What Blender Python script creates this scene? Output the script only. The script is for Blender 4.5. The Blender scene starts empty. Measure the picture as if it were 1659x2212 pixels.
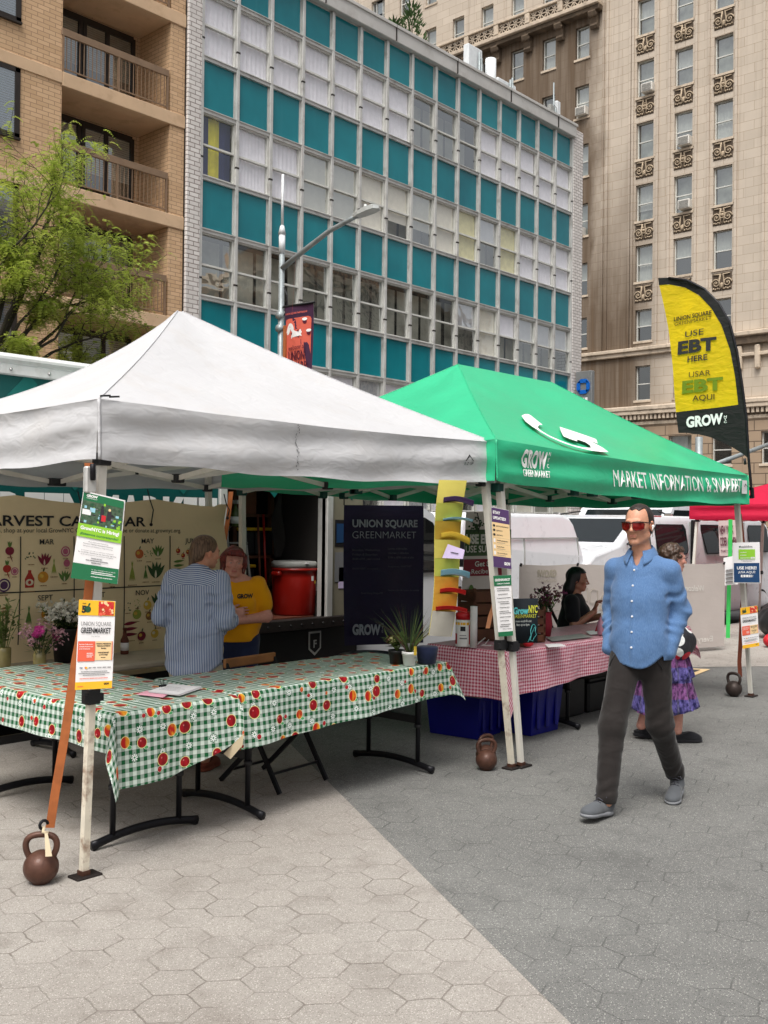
import bpy, math, random
import numpy as np
from mathutils import Vector, Matrix
S = bpy.context.scene
C = S.collection
rnd = random.Random(11)
V = Vector
rad = math.radians

# ---------------------------------------------------------------- camera, light, exposure
# world axes: X runs along the street, Y across it towards the buildings, Z up; metres
F, CX, CY, ROLL, PITCH, EYE, YAW = 2237.0, 829.5, 1106.0, 0.011, 22 / 2237.0, 1.68, rad(42)
fw = V((math.cos(YAW) * math.cos(PITCH), math.sin(YAW) * math.cos(PITCH), math.sin(PITCH)))
rt = V((math.sin(YAW), -math.cos(YAW), 0))
up = rt.cross(fw)
cam_d = bpy.data.cameras.new('camera')
cam = bpy.data.objects.new('camera', cam_d)
C.objects.link(cam)
cr = rt * math.cos(ROLL) + up * math.sin(ROLL)
cu = up * math.cos(ROLL) - rt * math.sin(ROLL)
cam.matrix_world = Matrix(((cr.x, cu.x, -fw.x, 0), (cr.y, cu.y, -fw.y, 0), (cr.z, cu.z, -fw.z, EYE), (0, 0, 0, 1)))
cam_d.sensor_fit = 'VERTICAL'
cam_d.sensor_height = 36
cam_d.lens = F / 2212 * 36
cam_d.clip_end = 2000
S.camera = cam
S.view_settings.view_transform = 'Standard'
S.view_settings.look = 'None'
S.view_settings.gamma = 1
S.view_settings.exposure = 0.52
S.render.engine = 'CYCLES'
S.cycles.max_bounces = 8
S.cycles.transparent_max_bounces = 16
S.cycles.caustics_reflective = False
S.cycles.caustics_refractive = False

W = bpy.data.worlds.new('World')
S.world = W
W.use_nodes = True
wn = W.node_tree
sky = wn.nodes.new('ShaderNodeTexSky')
sky.sky_type = 'NISHITA'
sky.sun_disc = False
sky.sun_elevation = rad(61)
SUN_AZ = rad(204)                      # towards the sun, measured from +X to +Y
sky.sun_rotation = rad(90) - SUN_AZ
sky.air_density = 1.0
sky.dust_density = 7.0
hs = wn.nodes.new('ShaderNodeHueSaturation')
hs.inputs['Saturation'].default_value = 0.22
wn.links.new(sky.outputs[0], hs.inputs['Color'])
wn.links.new(hs.outputs[0], wn.nodes['Background'].inputs[0])
wn.nodes['Background'].inputs[1].default_value = 0.115
sl = bpy.data.lights.new('sun', 'SUN')
sl.energy = 1.5
sl.angle = rad(25)
sl.color = (1, .96, .9)
sun = bpy.data.objects.new('sun', sl)
C.objects.link(sun)
sd = V((math.cos(SUN_AZ) * math.cos(rad(61)), math.sin(SUN_AZ) * math.cos(rad(61)), math.sin(rad(61))))
sun.rotation_euler = sd.to_track_quat('Z', 'Y').to_euler()
sun.location = (0, 0, 60)

# ---------------------------------------------------------------- survey helpers: from the photograph's pixels (1659 x 2212) to points on real planes
def ray(x, y):
    u, v = x - CX, y - CY
    u, v = u * math.cos(ROLL) + v * math.sin(ROLL), -u * math.sin(ROLL) + v * math.cos(ROLL)
    return fw * F + rt * u - up * v
def on(ax, x, y, c):
    d = ray(x, y); o = V((0, 0, EYE)); return o + d * ((c - o[ax]) / d[ax])
def PX(x, y, c): return on(0, x, y, c)
def PY(x, y, c): return on(1, x, y, c)
def PG(x, y, z=0): return on(2, x, y, z)
def PD(x, y, dist): return V((0, 0, EYE)) + ray(x, y) * (dist / F)

# ---------------------------------------------------------------- materials
def srgb(*c):
    if len(c) == 1: c = ((c[0] >> 16) & 255, (c[0] >> 8) & 255, c[0] & 255)
    return tuple((v / 255 / 12.92 if v / 255 <= .04045 else ((v / 255 + .055) / 1.055) ** 2.4) for v in c)
MATS = {}
class G:
    """small node-graph helper"""
    def __init__(s, name):
        s.m = bpy.data.materials.new(name); s.m.use_nodes = True
        s.t = s.m.node_tree; s.b = s.t.nodes['Principled BSDF']; s.out = s.t.nodes['Material Output']
        MATS[name] = s.m
    def n(s, typ, **k):
        nd = s.t.nodes.new('ShaderNode' + typ)
        for a, b in k.items(): setattr(nd, a, b)
        return nd
    def put(s, sock, v):
        if hasattr(v, 'links') or isinstance(v, bpy.types.NodeSocket): s.t.links.new(v, sock)
        elif isinstance(v, (tuple, list)) and len(v) == 3 and sock.type == 'RGBA': sock.default_value = (*v, 1)
        else: sock.default_value = v
    def math(s, op, a, b=0.0, c=None, clamp=False):
        nd = s.n('Math', operation=op, use_clamp=clamp); s.put(nd.inputs[0], a); s.put(nd.inputs[1], b)
        if c is not None: s.put(nd.inputs[2], c)
        return nd.outputs[0]
    def vm(s, op, a, b=(0, 0, 0), out=0):
        nd = s.n('VectorMath', operation=op); s.put(nd.inputs[0], a); s.put(nd.inputs[1], b)
        return nd.outputs['Value'] if out == 'v' else nd.outputs[0]
    def mix(s, f, a, b, bt='MIX'):
        nd = s.n('MixRGB', blend_type=bt); s.put(nd.inputs[0], f); s.put(nd.inputs[1], a); s.put(nd.inputs[2], b)
        return nd.outputs[0]
    def ramp(s, v, lo, hi, a=0.0, b=1.0):
        nd = s.n('MapRange', clamp=True); s.put(nd.inputs[0], v)
        for i, q in ((1, lo), (2, hi), (3, a), (4, b)): s.put(nd.inputs[i], q)
        return nd.outputs[0]
    def co(s, kind='Object'):
        return s.n('TexCoord').outputs[kind]
    def mapv(s, v, sc=(1, 1, 1), loc=(0, 0, 0), rot=(0, 0, 0)):
        nd = s.n('Mapping'); s.put(nd.inputs[0], v)
        nd.inputs['Scale'].default_value = sc; nd.inputs['Location'].default_value = loc; nd.inputs['Rotation'].default_value = rot
        return nd.outputs[0]
    def noise(s, v, scale, detail=3, rough=.55, dist=0, color=False):
        nd = s.n('TexNoise'); s.put(nd.inputs['Vector'], v); nd.inputs['Scale'].default_value = scale
        nd.inputs['Detail'].default_value = detail; nd.inputs['Roughness'].default_value = rough; nd.inputs['Distortion'].default_value = dist
        return nd.outputs['Color' if color else 'Fac']
    def voro(s, v, scale, rand=1.0, feat='F1', out='Distance', dims='3D'):
        nd = s.n('TexVoronoi', feature=feat, voronoi_dimensions=dims); s.put(nd.inputs['Vector'], v)
        nd.inputs['Scale'].default_value = scale; nd.inputs['Randomness'].default_value = rand
        return nd if out is None else nd.outputs[out]
    def sep(s, v):
        nd = s.n('SeparateXYZ'); s.put(nd.inputs[0], v); return nd.outputs
    def comb(s, x=0.0, y=0.0, z=0.0):
        nd = s.n('CombineXYZ')
        for i, q in enumerate((x, y, z)): s.put(nd.inputs[i], q)
        return nd.outputs[0]
    def bump(s, h, strength=.3, dist=.01):
        nd = s.n('Bump'); nd.inputs['Strength'].default_value = strength; nd.inputs['Distance'].default_value = dist
        s.put(nd.inputs['Height'], h); s.t.links.new(nd.outputs[0], s.b.inputs['Normal']); return nd.outputs[0]
    def done(s, col=None, rough=None, metal=None, spec=None, coat=None):
        if col is not None: s.put(s.b.inputs['Base Color'], col)
        if rough is not None: s.put(s.b.inputs['Roughness'], rough)
        if metal is not None: s.put(s.b.inputs['Metallic'], metal)
        if spec is not None: s.put(s.b.inputs['Specular IOR Level'], spec)
        if coat is not None: s.b.inputs['Coat Weight'].default_value = coat; s.b.inputs['Coat Roughness'].default_value = .08
        return s.m
def mat(name, col, rough=.6, metal=0., var=.10, vs=6., bump=0., bs=60., spec=.4, coat=0., trans=0., dirt=None, dirt_amt=.4, fold=0.):
    """general painted / cloth / metal material: tone variation, optional grain, dirt, cloth folds and translucency"""
    if name in MATS: return MATS[name]
    if isinstance(col, int): col = srgb(col)
    g = G(name); co = g.co()
    n = g.noise(co, vs, 4)
    c = g.mix(g.ramp(n, .3, .7), tuple(v * (1 - var) for v in col), tuple(min(1, v * (1 + var)) for v in col))
    if dirt is not None:
        d = g.math('MULTIPLY', g.ramp(g.noise(co, vs * .7 + 1, 6, .65), .52, .72), dirt_amt)
        c = g.mix(d, c, dirt)
    if fold:
        w = g.noise(g.mapv(co, (2.2, 2.2, 5)), 3.2, 2, .5, .6)
        g.bump(w, fold, .04)
    elif bump: g.bump(g.noise(co, bs, 3), bump, .006)
    r = g.ramp(n, .2, .8, max(0, rough - .07), min(1, rough + .07))
    g.done(c, r, metal, spec, coat)
    if trans:
        t = g.n('BsdfTranslucent'); g.put(t.inputs[0], c)
        mx = g.n('MixShader'); mx.inputs[0].default_value = trans
        g.t.links.new(g.b.outputs[0], mx.inputs[1]); g.t.links.new(t.outputs[0], mx.inputs[2]); g.t.links.new(mx.outputs[0], g.out.inputs[0])
    return g.m

# ---------------------------------------------------------------- meshes and objects
WM = {}                                  # world matrix of every object built, by name
def wm(o): return WM[o.name]
def tag(o, label=None, cat=None, group=None, kind=None):
    if label: o['label'] = label
    if cat: o['category'] = cat
    if group: o['group'] = group
    if kind: o['kind'] = kind
    return o
def thing(name, label, cat, loc=(0, 0, 0), rz=0., group=None):
    o = bpy.data.objects.new(name, None); C.objects.link(o)
    o.empty_display_size = .1
    o.location = loc; o.rotation_euler = (0, 0, rz)
    WM[o.name] = Matrix.Translation(V(loc)) @ Matrix.Rotation(rz, 4, 'Z')
    return tag(o, label, cat, group)
def copy_tree(o, parent=None):
    c = o.copy(); C.objects.link(c)
    if parent is not None: c.parent = parent
    WM[c.name] = WM[o.name]
    for ch in [x for x in KIDS.get(o.name, [])]:
        KIDS.setdefault(c.name, []).append(copy_tree(ch, c))
    return c
KIDS = {}
_tc = {}
def text2d(txt, bold=0., shear=0.):
    """flat outline of a word: (vertices, faces, width) at cap height 1"""
    k = (txt, bold, shear)
    if k in _tc: return _tc[k]
    cv = bpy.data.curves.new('t', 'FONT'); cv.body = txt; cv.size = 1; cv.offset = bold; cv.shear = shear
    cv.resolution_u = 3; cv.fill_mode = 'FRONT'
    ob = bpy.data.objects.new('t', cv)
    me = ob.to_mesh()
    vs = [(v.co.x, v.co.y) for v in me.vertices]; fs = [tuple(p.vertices) for p in me.polygons]
    ob.to_mesh_clear(); bpy.data.objects.remove(ob); bpy.data.curves.remove(cv)
    H = .729
    vs = [(x / H, y / H) for x, y in vs]
    x0 = min([v[0] for v in vs] or [0]); x1 = max([v[0] for v in vs] or [1])
    _tc[k] = ([(x - x0, y) for x, y in vs], fs, x1 - x0)
    return _tc[k]
def frame(d):
    d = V(d).normalized(); a = V((0, 0, 1)) if abs(d.z) < .95 else V((1, 0, 0))
    x = a.cross(d).normalized(); return x, d.cross(x)
class MB:
    def __init__(s, T=None):
        s.v, s.f, s.m, s.uv, s.mats, s.sm = [], [], [], [], [], []
        s.T = T; s.col = None
    def mi(s, m):
        if isinstance(m, str): m = MATS[m]
        if m not in s.mats: s.mats.append(m)
        return s.mats.index(m)
    def add(s, vs, fs, m, uvs=None, smooth=False):
        b = len(s.v); i = s.mi(m)
        if s.T is not None: vs = [s.T @ V(p) for p in vs]
        s.v += [tuple(p) for p in vs]
        for f in fs:
            s.f.append(tuple(b + q for q in f)); s.m.append(i); s.sm.append(smooth)
            s.uv += [uvs[q] for q in f] if uvs is not None else [(0., 0.)] * len(f)
        return s
    def box(s, a, b, m, bev=0., M=None):
        x0, y0, z0 = [min(p, q) for p, q in zip(a, b)]; x1, y1, z1 = [max(p, q) for p, q in zip(a, b)]
        if bev <= 0:
            vs = [(x, y, z) for z in (z0, z1) for y in (y0, y1) for x in (x0, x1)]
            fs = [(0, 2, 3, 1), (4, 5, 7, 6), (0, 1, 5, 4), (2, 6, 7, 3), (0, 4, 6, 2), (1, 3, 7, 5)]
        else:
            e = min(bev, (x1 - x0) * .49, (y1 - y0) * .49, (z1 - z0) * .49); vs = []; idx = {}
            for ix in (0, 1):
                for iy in (0, 1):
                    for iz in (0, 1):
                        for ax in range(3):
                            p = [(x0, x1)[ix], (y0, y1)[iy], (z0, z1)[iz]]
                            for k, q in enumerate((ix, iy, iz)):
                                if k != ax: p[k] += e * (1 - 2 * q)
                            idx[ix, iy, iz, ax] = len(vs); vs.append(tuple(p))
            fs = []
            for ax in range(3):
                o = [k for k in range(3) if k != ax]
                for q in (0, 1):
                    c = []
                    for (a1, b1) in ((0, 0), (1, 0), (1, 1), (0, 1)):
                        k = [0, 0, 0]; k[ax] = q; k[o[0]] = a1; k[o[1]] = b1; c.append(idx[(*k, ax)])
                    fs.append(tuple(c))
                for a1 in (0, 1):
                    for b1 in (0, 1):
                        k0 = [0, 0, 0]; k0[o[0]] = a1; k0[o[1]] = b1; k1 = list(k0); k1[ax] = 1
                        fs.append((idx[(*k0, o[0])], idx[(*k1, o[0])], idx[(*k1, o[1])], idx[(*k0, o[1])]))
            for ix in (0, 1):
                for iy in (0, 1):
                    for iz in (0, 1): fs.append(tuple(idx[ix, iy, iz, a] for a in range(3)))
            cc = V(((x0 + x1) / 2, (y0 + y1) / 2, (z0 + z1) / 2)); gf = []
            for f in fs:
                p = [V(vs[i]) for i in f]; nn = (p[1] - p[0]).cross(p[2] - p[0]); mid = sum(p, V()) / len(p) - cc
                gf.append(f if nn.dot(mid) > 0 else f[::-1])
            fs = gf
        if M is not None: vs = [M @ V(p) for p in vs]
        return s.add(vs, fs, m)
    def quad(s, p, m, uvs=None): return s.add(p, [tuple(range(len(p)))], m, uvs)
    def bar(s, p, q, w, h, m, upv=None):
        p, q = V(p), V(q); d = (q - p).normalized()
        if upv is None: x, y = frame(d)
        else: y = V(upv); x = y.cross(d).normalized(); y = d.cross(x)
        vs = [e + x * (w / 2 * a) + y * (h / 2 * b) for e in (p, q) for a, b in ((-1, -1), (1, -1), (1, 1), (-1, 1))]
        return s.add(vs, [(3, 2, 1, 0), (4, 5, 6, 7), (0, 1, 5, 4), (1, 2, 6, 5), (2, 3, 7, 6), (3, 0, 4, 7)], m)
    def tube(s, pts, r, m, n=8, cap=True, flat=1.):
        pts = [V(p) for p in pts]; L = len(pts)
        rs = r if isinstance(r, (list, tuple)) else [r] * L
        vs, fs = [], []; x = None
        for i, p in enumerate(pts):
            d = (pts[min(i + 1, L - 1)] - pts[max(i - 1, 0)])
            d = d.normalized() if d.length > 1e-9 else V((0, 0, 1))
            if x is None: x, y = frame(d)
            else:
                x = (x - d * x.dot(d)); x = x.normalized() if x.length > 1e-6 else frame(d)[0]; y = d.cross(x)
            for k in range(n):
                a = 2 * math.pi * k / n; vs.append(p + (x * math.cos(a) + y * (math.sin(a) * flat)) * rs[i])
        for i in range(L - 1):
            for k in range(n):
                a, b = i * n + k, i * n + (k + 1) % n; fs.append((a, b, b + n, a + n))
        if cap: fs += [tuple(range(n))[::-1], tuple(range((L - 1) * n, L * n))]
        return s.add(vs, fs, m, smooth=True)
    def lathe(s, prof, c, m, n=24, M=None, uv=False):
        """profile of (r, z) turned round the vertical through c"""
        vs, fs = [], []; L = len(prof)
        for r, z in prof:
            for k in range(n):
                a = 2 * math.pi * k / n; p = V((r * math.cos(a), r * math.sin(a), z))
                vs.append((M @ p if M is not None else p) + V(c))
        for i in range(L - 1):
            for k in range(n):
                a, b = i * n + k, i * n + (k + 1) % n; fs.append((a, b, b + n, a + n))
        if prof[0][0] > 1e-6: fs.append(tuple(range(n))[::-1])
        if prof[-1][0] > 1e-6: fs.append(tuple(range((L - 1) * n, L * n)))
        return s.add(vs, fs, m, smooth=True)
    def ball(s, c, r, m, n=10, M=None):
        r = (r, r, r) if not isinstance(r, (tuple, list)) else r
        prof = [(math.sin(math.pi * i / n), -math.cos(math.pi * i / n)) for i in range(n + 1)]
        Q = Matrix.Diagonal((*r, 1))
        if M is not None: Q = M @ Q
        return s.lathe(prof, c, m, n * 2, Q)
    def grid(s, fn, nu, nv, m, uvf=None, smooth=True):
        vs, uvs = [], []
        for j in range(nv + 1):
            for i in range(nu + 1):
                u, v = i / nu, j / nv; vs.append(fn(u, v)); uvs.append(uvf(u, v) if uvf else (u, v))
        fs = [(j * (nu + 1) + i, j * (nu + 1) + i + 1, (j + 1) * (nu + 1) + i + 1, (j + 1) * (nu + 1) + i) for j in range(nv) for i in range(nu)]
        return s.add(vs, fs, m, uvs, smooth)
    def text(s, txt, o, ux, uy, h, m, width=None, al='C', bold=0., shear=0., sx=1., fn=None):
        """lettering of cap height h from the base point o along ux"""
        vs, fs, w = text2d(txt, bold, shear)
        k = h * sx if width is None else width / max(w, 1e-6)
        off = {'C': -w * k / 2, 'L': 0, 'R': -w * k}[al]
        if fn: ps = [fn(x * k + off, y * h) for x, y in vs]
        else:
            o, ux, uy = V(o), V(ux).normalized(), V(uy).normalized(); ps = [o + ux * (x * k + off) + uy * (y * h) for x, y in vs]
        return s.add(ps, fs, m)
    def poly(s, pts, o, ux, uy, m, fn=None):
        """flat polygon from 2-d points (ear clipping)"""
        o, ux, uy = V(o), V(ux).normalized(), V(uy).normalized()
        P = [V((p[0], p[1])) for p in pts]
        if sum(P[i].x * P[(i + 1) % len(P)].y - P[(i + 1) % len(P)].x * P[i].y for i in range(len(P))) < 0: P.reverse()
        idx = list(range(len(P))); fs = []; guard = 0
        cr2 = lambda a, b, c: (b.x - a.x) * (c.y - a.y) - (b.y - a.y) * (c.x - a.x)
        while len(idx) > 3 and guard < 9000:
            guard += 1; ok = False
            for k in range(len(idx)):
                a, b, c = idx[k - 1], idx[k], idx[(k + 1) % len(idx)]
                if cr2(P[a], P[b], P[c]) <= 1e-12: continue
                if any(cr2(P[a], P[b], P[q]) > 1e-9 and cr2(P[b], P[c], P[q]) > 1e-9 and cr2(P[c], P[a], P[q]) > 1e-9 for q in idx if q not in (a, b, c)): continue
                fs.append((a, b, c)); idx.pop(k); ok = True; break
            if not ok: break
        fs.append(tuple(idx))
        return s.add([fn(p.x, p.y) if fn else o + ux * p.x + uy * p.y for p in P], fs, m)
    def disc(s, c2, r, o, ux, uy, m, n=14, fn=None, ry=None, rot=0.):
        ry = ry or r; ca, sa = math.cos(rot), math.sin(rot)
        return s.poly([(c2[0] + r * math.cos(a) * ca - ry * math.sin(a) * sa, c2[1] + r * math.cos(a) * sa + ry * math.sin(a) * ca) for a in [2 * math.pi * k / n for k in range(n)]], o, ux, uy, m, fn)
    def prism(s, pts, o, ux, uy, depth, m):
        """extruded outline; depth along ux x uy"""
        o, ux, uy = V(o), V(ux).normalized(), V(uy).normalized(); nz = ux.cross(uy); n = len(pts)
        if sum(pts[i][0] * pts[(i + 1) % n][1] - pts[(i + 1) % n][0] * pts[i][1] for i in range(n)) < 0: pts = pts[::-1]
        s.poly(pts, o + nz * max(depth, 0), ux, uy, m)
        b = len(s.f); s.poly(pts, o + nz * min(depth, 0), ux, uy, m)
        for k in range(b, len(s.f)): s.f[k] = s.f[k][::-1]
        lo, hi = o + nz * min(depth, 0), o + nz * max(depth, 0)
        vs = [lo + ux * p[0] + uy * p[1] for p in pts] + [hi + ux * p[0] + uy * p[1] for p in pts]
        return s.add(vs, [(i, (i + 1) % n, n + (i + 1) % n, n + i) for i in range(n)], m)
    def build(s, name, parent=None, loc=None, label=None, cat=None, group=None, kind=None, smooth=None, solid=0.):
        me = bpy.data.meshes.new(name)
        A = WM[parent.name] if parent is not None else Matrix.Translation(V(loc) if loc is not None else V((0, 0, 0)))
        I = A.inverted()
        me.from_pydata([I @ V(p) for p in s.v], [], s.f)
        for m in s.mats: me.materials.append(m)
        me.polygons.foreach_set('material_index', s.m)
        me.polygons.foreach_set('use_smooth', [smooth] * len(s.f) if smooth is not None else s.sm)
        l = me.uv_layers.new(name='uv'); l.data.foreach_set('uv', [q for p in s.uv for q in p])
        if s.col is not None:
            a = me.color_attributes.new('tint', 'FLOAT_COLOR', 'POINT'); a.data.foreach_set('color', np.asarray(s.col, 'f').ravel())
        o = bpy.data.objects.new(name, me); C.objects.link(o)
        if parent is not None: o.parent = parent; KIDS.setdefault(parent.name, []).append(o)
        else: o.location = A.to_translation()
        WM[o.name] = A
        if solid:
            md = o.modifiers.new('thickness', 'SOLIDIFY'); md.thickness = solid; md.offset = 0
        return tag(o, label, cat, group, kind)

# ---------------------------------------------------------------- smooth bodies: distance fields meshed with surface nets
class SDF:
    def __init__(s, lo, hi, h):
        s.lo, s.h = np.array(lo, float), h
        s.n = np.ceil((np.array(hi) - s.lo) / h).astype(int) + 1
        s.d = np.full(s.n, 1.0, np.float32); s.ax = [s.lo[k] + h * np.arange(s.n[k]) for k in range(3)]
    def sub(s, a, b):
        i0 = np.maximum(0, np.floor((np.array(a) - s.lo) / s.h).astype(int)); i1 = np.minimum(s.n, np.ceil((np.array(b) - s.lo) / s.h).astype(int) + 1)
        if (i1 <= i0).any(): return None
        sl_ = tuple(slice(i0[k], i1[k]) for k in range(3))
        g = np.meshgrid(*[s.ax[k][sl_[k]] for k in range(3)], indexing='ij')
        return sl_, g
    def put(s, lo, hi, f, k, op):
        q = s.sub(lo, hi)
        if q is None: return s
        sl_, g = q; d = f(*g).astype(np.float32); o = s.d[sl_]
        if op == '-':
            d = -d
            h = np.clip(.5 - .5 * (d - o) / max(k, 1e-6), 0, 1) if k > 0 else None
            s.d[sl_] = np.maximum(o, d) if k <= 0 else (d * (1 - h) + o * h) + k * h * (1 - h)
        else:
            if k <= 0: s.d[sl_] = np.minimum(o, d)
            else:
                h = np.clip(.5 + .5 * (d - o) / k, 0, 1); s.d[sl_] = d * (1 - h) + o * h - k * h * (1 - h)
        return s
    def cap(s, a, b, ra, rb=None, k=.02, op='+', sq=None):
        """capsule with changing radius; sq=(axis vector, factor) flattens it"""
        rb = ra if rb is None else rb; a, b = np.array(a, float), np.array(b, float); R = max(ra, rb) + k * 1.5 + s.h * 2
        if sq is not None: R *= max(1, 1 / sq[1]) if sq[1] < 1 else 1
        def f(x, y, z):
            p = [x - a[0], y - a[1], z - a[2]]; ba = b - a; L = (ba ** 2).sum() + 1e-12
            t = np.clip((p[0] * ba[0] + p[1] * ba[1] + p[2] * ba[2]) / L, 0, 1)
            q = [p[i] - ba[i] * t for i in range(3)]; r = ra + (rb - ra) * t
            if sq is not None:
                n_ = np.array(sq[0], float); n_ /= np.linalg.norm(n_); dd = q[0] * n_[0] + q[1] * n_[1] + q[2] * n_[2]
                q = [q[i] + n_[i] * dd * (1 / sq[1] - 1) for i in range(3)]
                return (np.sqrt(q[0] ** 2 + q[1] ** 2 + q[2] ** 2) - r) * min(1, sq[1])
            return np.sqrt(q[0] ** 2 + q[1] ** 2 + q[2] ** 2) - r
        return s.put(np.minimum(a, b) - R, np.maximum(a, b) + R, f, k, op)
    def ell(s, c, r, k=.02, op='+', R=None):
        c, r = np.array(c, float), np.array(r, float); M3 = np.eye(3) if R is None else np.array(R)[:3, :3]; e = r.max() + k * 1.5 + s.h * 2
        def f(x, y, z):
            p = [x - c[0], y - c[1], z - c[2]]; q = [sum(M3[j][i] * p[j] for j in range(3)) for i in range(3)]
            k0 = np.sqrt(sum((q[i] / r[i]) ** 2 for i in range(3))); k1 = np.sqrt(sum((q[i] / r[i] ** 2) ** 2 for i in range(3))) + 1e-9
            return k0 * (k0 - 1) / k1
        return s.put(c - e, c + e, f, k, op)
    def chain(s, pts, k=.02, **kw):
        for (p, ra), (q, rb) in zip(pts[:-1], pts[1:]): s.cap(p, q, ra, rb, k, **kw)
        return s
    def cut(s, p, n, k=.004):
        """keep the side the normal points away from"""
        n = np.array(n, float); n /= np.linalg.norm(n); g = np.meshgrid(*s.ax, indexing='ij')
        d = ((g[0] - p[0]) * n[0] + (g[1] - p[1]) * n[1] + (g[2] - p[2]) * n[2]).astype(np.float32)
        s.d = np.maximum(s.d, d); return s
    def warp(s, f):
        g = np.meshgrid(*s.ax, indexing='ij'); s.d = s.d + f(*g).astype(np.float32); return s
    def fold(s, a, b, r, amp, n, twist, seed=0, w0=0., w1=1.):
        """cloth creases running round the limb a-b, strongest between w0 and w1 of its length"""
        a, b = np.array(a, float), np.array(b, float); R = r * 1.7; q = s.sub(np.minimum(a, b) - R, np.maximum(a, b) + R)
        if q is None: return s
        sl_, (x, y, z) = q; ba = b - a; L = np.linalg.norm(ba); ba /= L; ux, uy = [np.array(v) for v in frame(ba)]
        p = [x - a[0], y - a[1], z - a[2]]; t = sum(p[i] * ba[i] for i in range(3)) / L; e1 = sum(p[i] * ux[i] for i in range(3)); e2 = sum(p[i] * uy[i] for i in range(3)); an = np.arctan2(e2, e1); rad_ = np.sqrt(e1 ** 2 + e2 ** 2)
        ph = 6.283 * t * n + twist * np.sin(an + seed) + .9 * np.sin(2 * an + seed * 2.3) + 1.1 * np.sin(9 * t + seed); w = np.clip((t - w0) / .12, 0, 1) * np.clip((w1 - t) / .12, 0, 1) * np.clip((R - rad_) / (.3 * r), 0, 1)
        sh = np.sin(ph); s.d[sl_] += (-amp * (np.abs(sh) ** .7 * np.sign(sh)) * w * (.6 + .4 * np.sin(an * 1.0 + 5 * t + seed))).astype(np.float32); return s
    def mesh(s):
        d = s.d.copy(); d[0], d[-1] = 1, 1; d[:, 0] = 1; d[:, -1] = 1; d[:, :, 0] = 1; d[:, :, -1] = 1
        sg = d < 0; n = s.n - 1; cnt = np.zeros(n, np.int8); pos = np.zeros((*n, 3), np.float32); base = np.indices(n).transpose(1, 2, 3, 0)
        cs = [(0, 0, 0), (1, 0, 0), (0, 1, 0), (1, 1, 0), (0, 0, 1), (1, 0, 1), (0, 1, 1), (1, 1, 1)]
        at_ = lambda A, c: A[c[0]:c[0] + n[0], c[1]:c[1] + n[1], c[2]:c[2] + n[2]]
        for i in range(8):
            for j in range(i + 1, 8):
                if sum(abs(cs[i][k] - cs[j][k]) for k in range(3)) != 1: continue
                m = at_(sg, cs[i]) != at_(sg, cs[j])
                if not m.any(): continue
                a, b = at_(d, cs[i])[m], at_(d, cs[j])[m]; t = a / (a - b); ci, cj = np.array(cs[i], np.float32), np.array(cs[j], np.float32)
                pos[m] += ci + (cj - ci) * t[:, None]; cnt[m] += 1
        act = cnt > 0; idx = np.full(n, -1, int); idx[act] = np.arange(act.sum())
        vs = (pos[act] / cnt[act][:, None] + base[act]) * s.h + s.lo
        fs = []
        for ax in range(3):
            e = [slice(1, n[k]) for k in range(3)]; e[ax] = slice(0, n[ax])
            e2 = list(e); e2[ax] = slice(1, n[ax] + 1); A, B = sg[tuple(e)], sg[tuple(e2)]; o1, o2 = [k for k in range(3) if k != ax]
            def sh(a1, a2):
                q = list(e); q[o1] = slice(1 - a1, n[o1] - a1); q[o2] = slice(1 - a2, n[o2] - a2); return idx[tuple(q)]
            Q = np.stack([sh(1, 1), sh(0, 1), sh(0, 0), sh(1, 0)], -1); flip = ax == 1
            m1, m2 = (A & ~B), (~A & B)
            f1, f2 = Q[m1], Q[m2][:, ::-1]
            if flip: f1, f2 = f1[:, ::-1], f2[:, ::-1]
            fs += [f1, f2]
        return vs, np.concatenate(fs)
    def into(s, mb, m, tint=None):
        vs, fs = s.mesh()
        col = tint(vs) if tint is not None else None
        mb.add([V(p) for p in vs.tolist()], [tuple(f) for f in fs.tolist()], m, smooth=True)
        if col is not None: mb.col = col if mb.col is None else np.concatenate([mb.col, col])
        return mb
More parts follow.
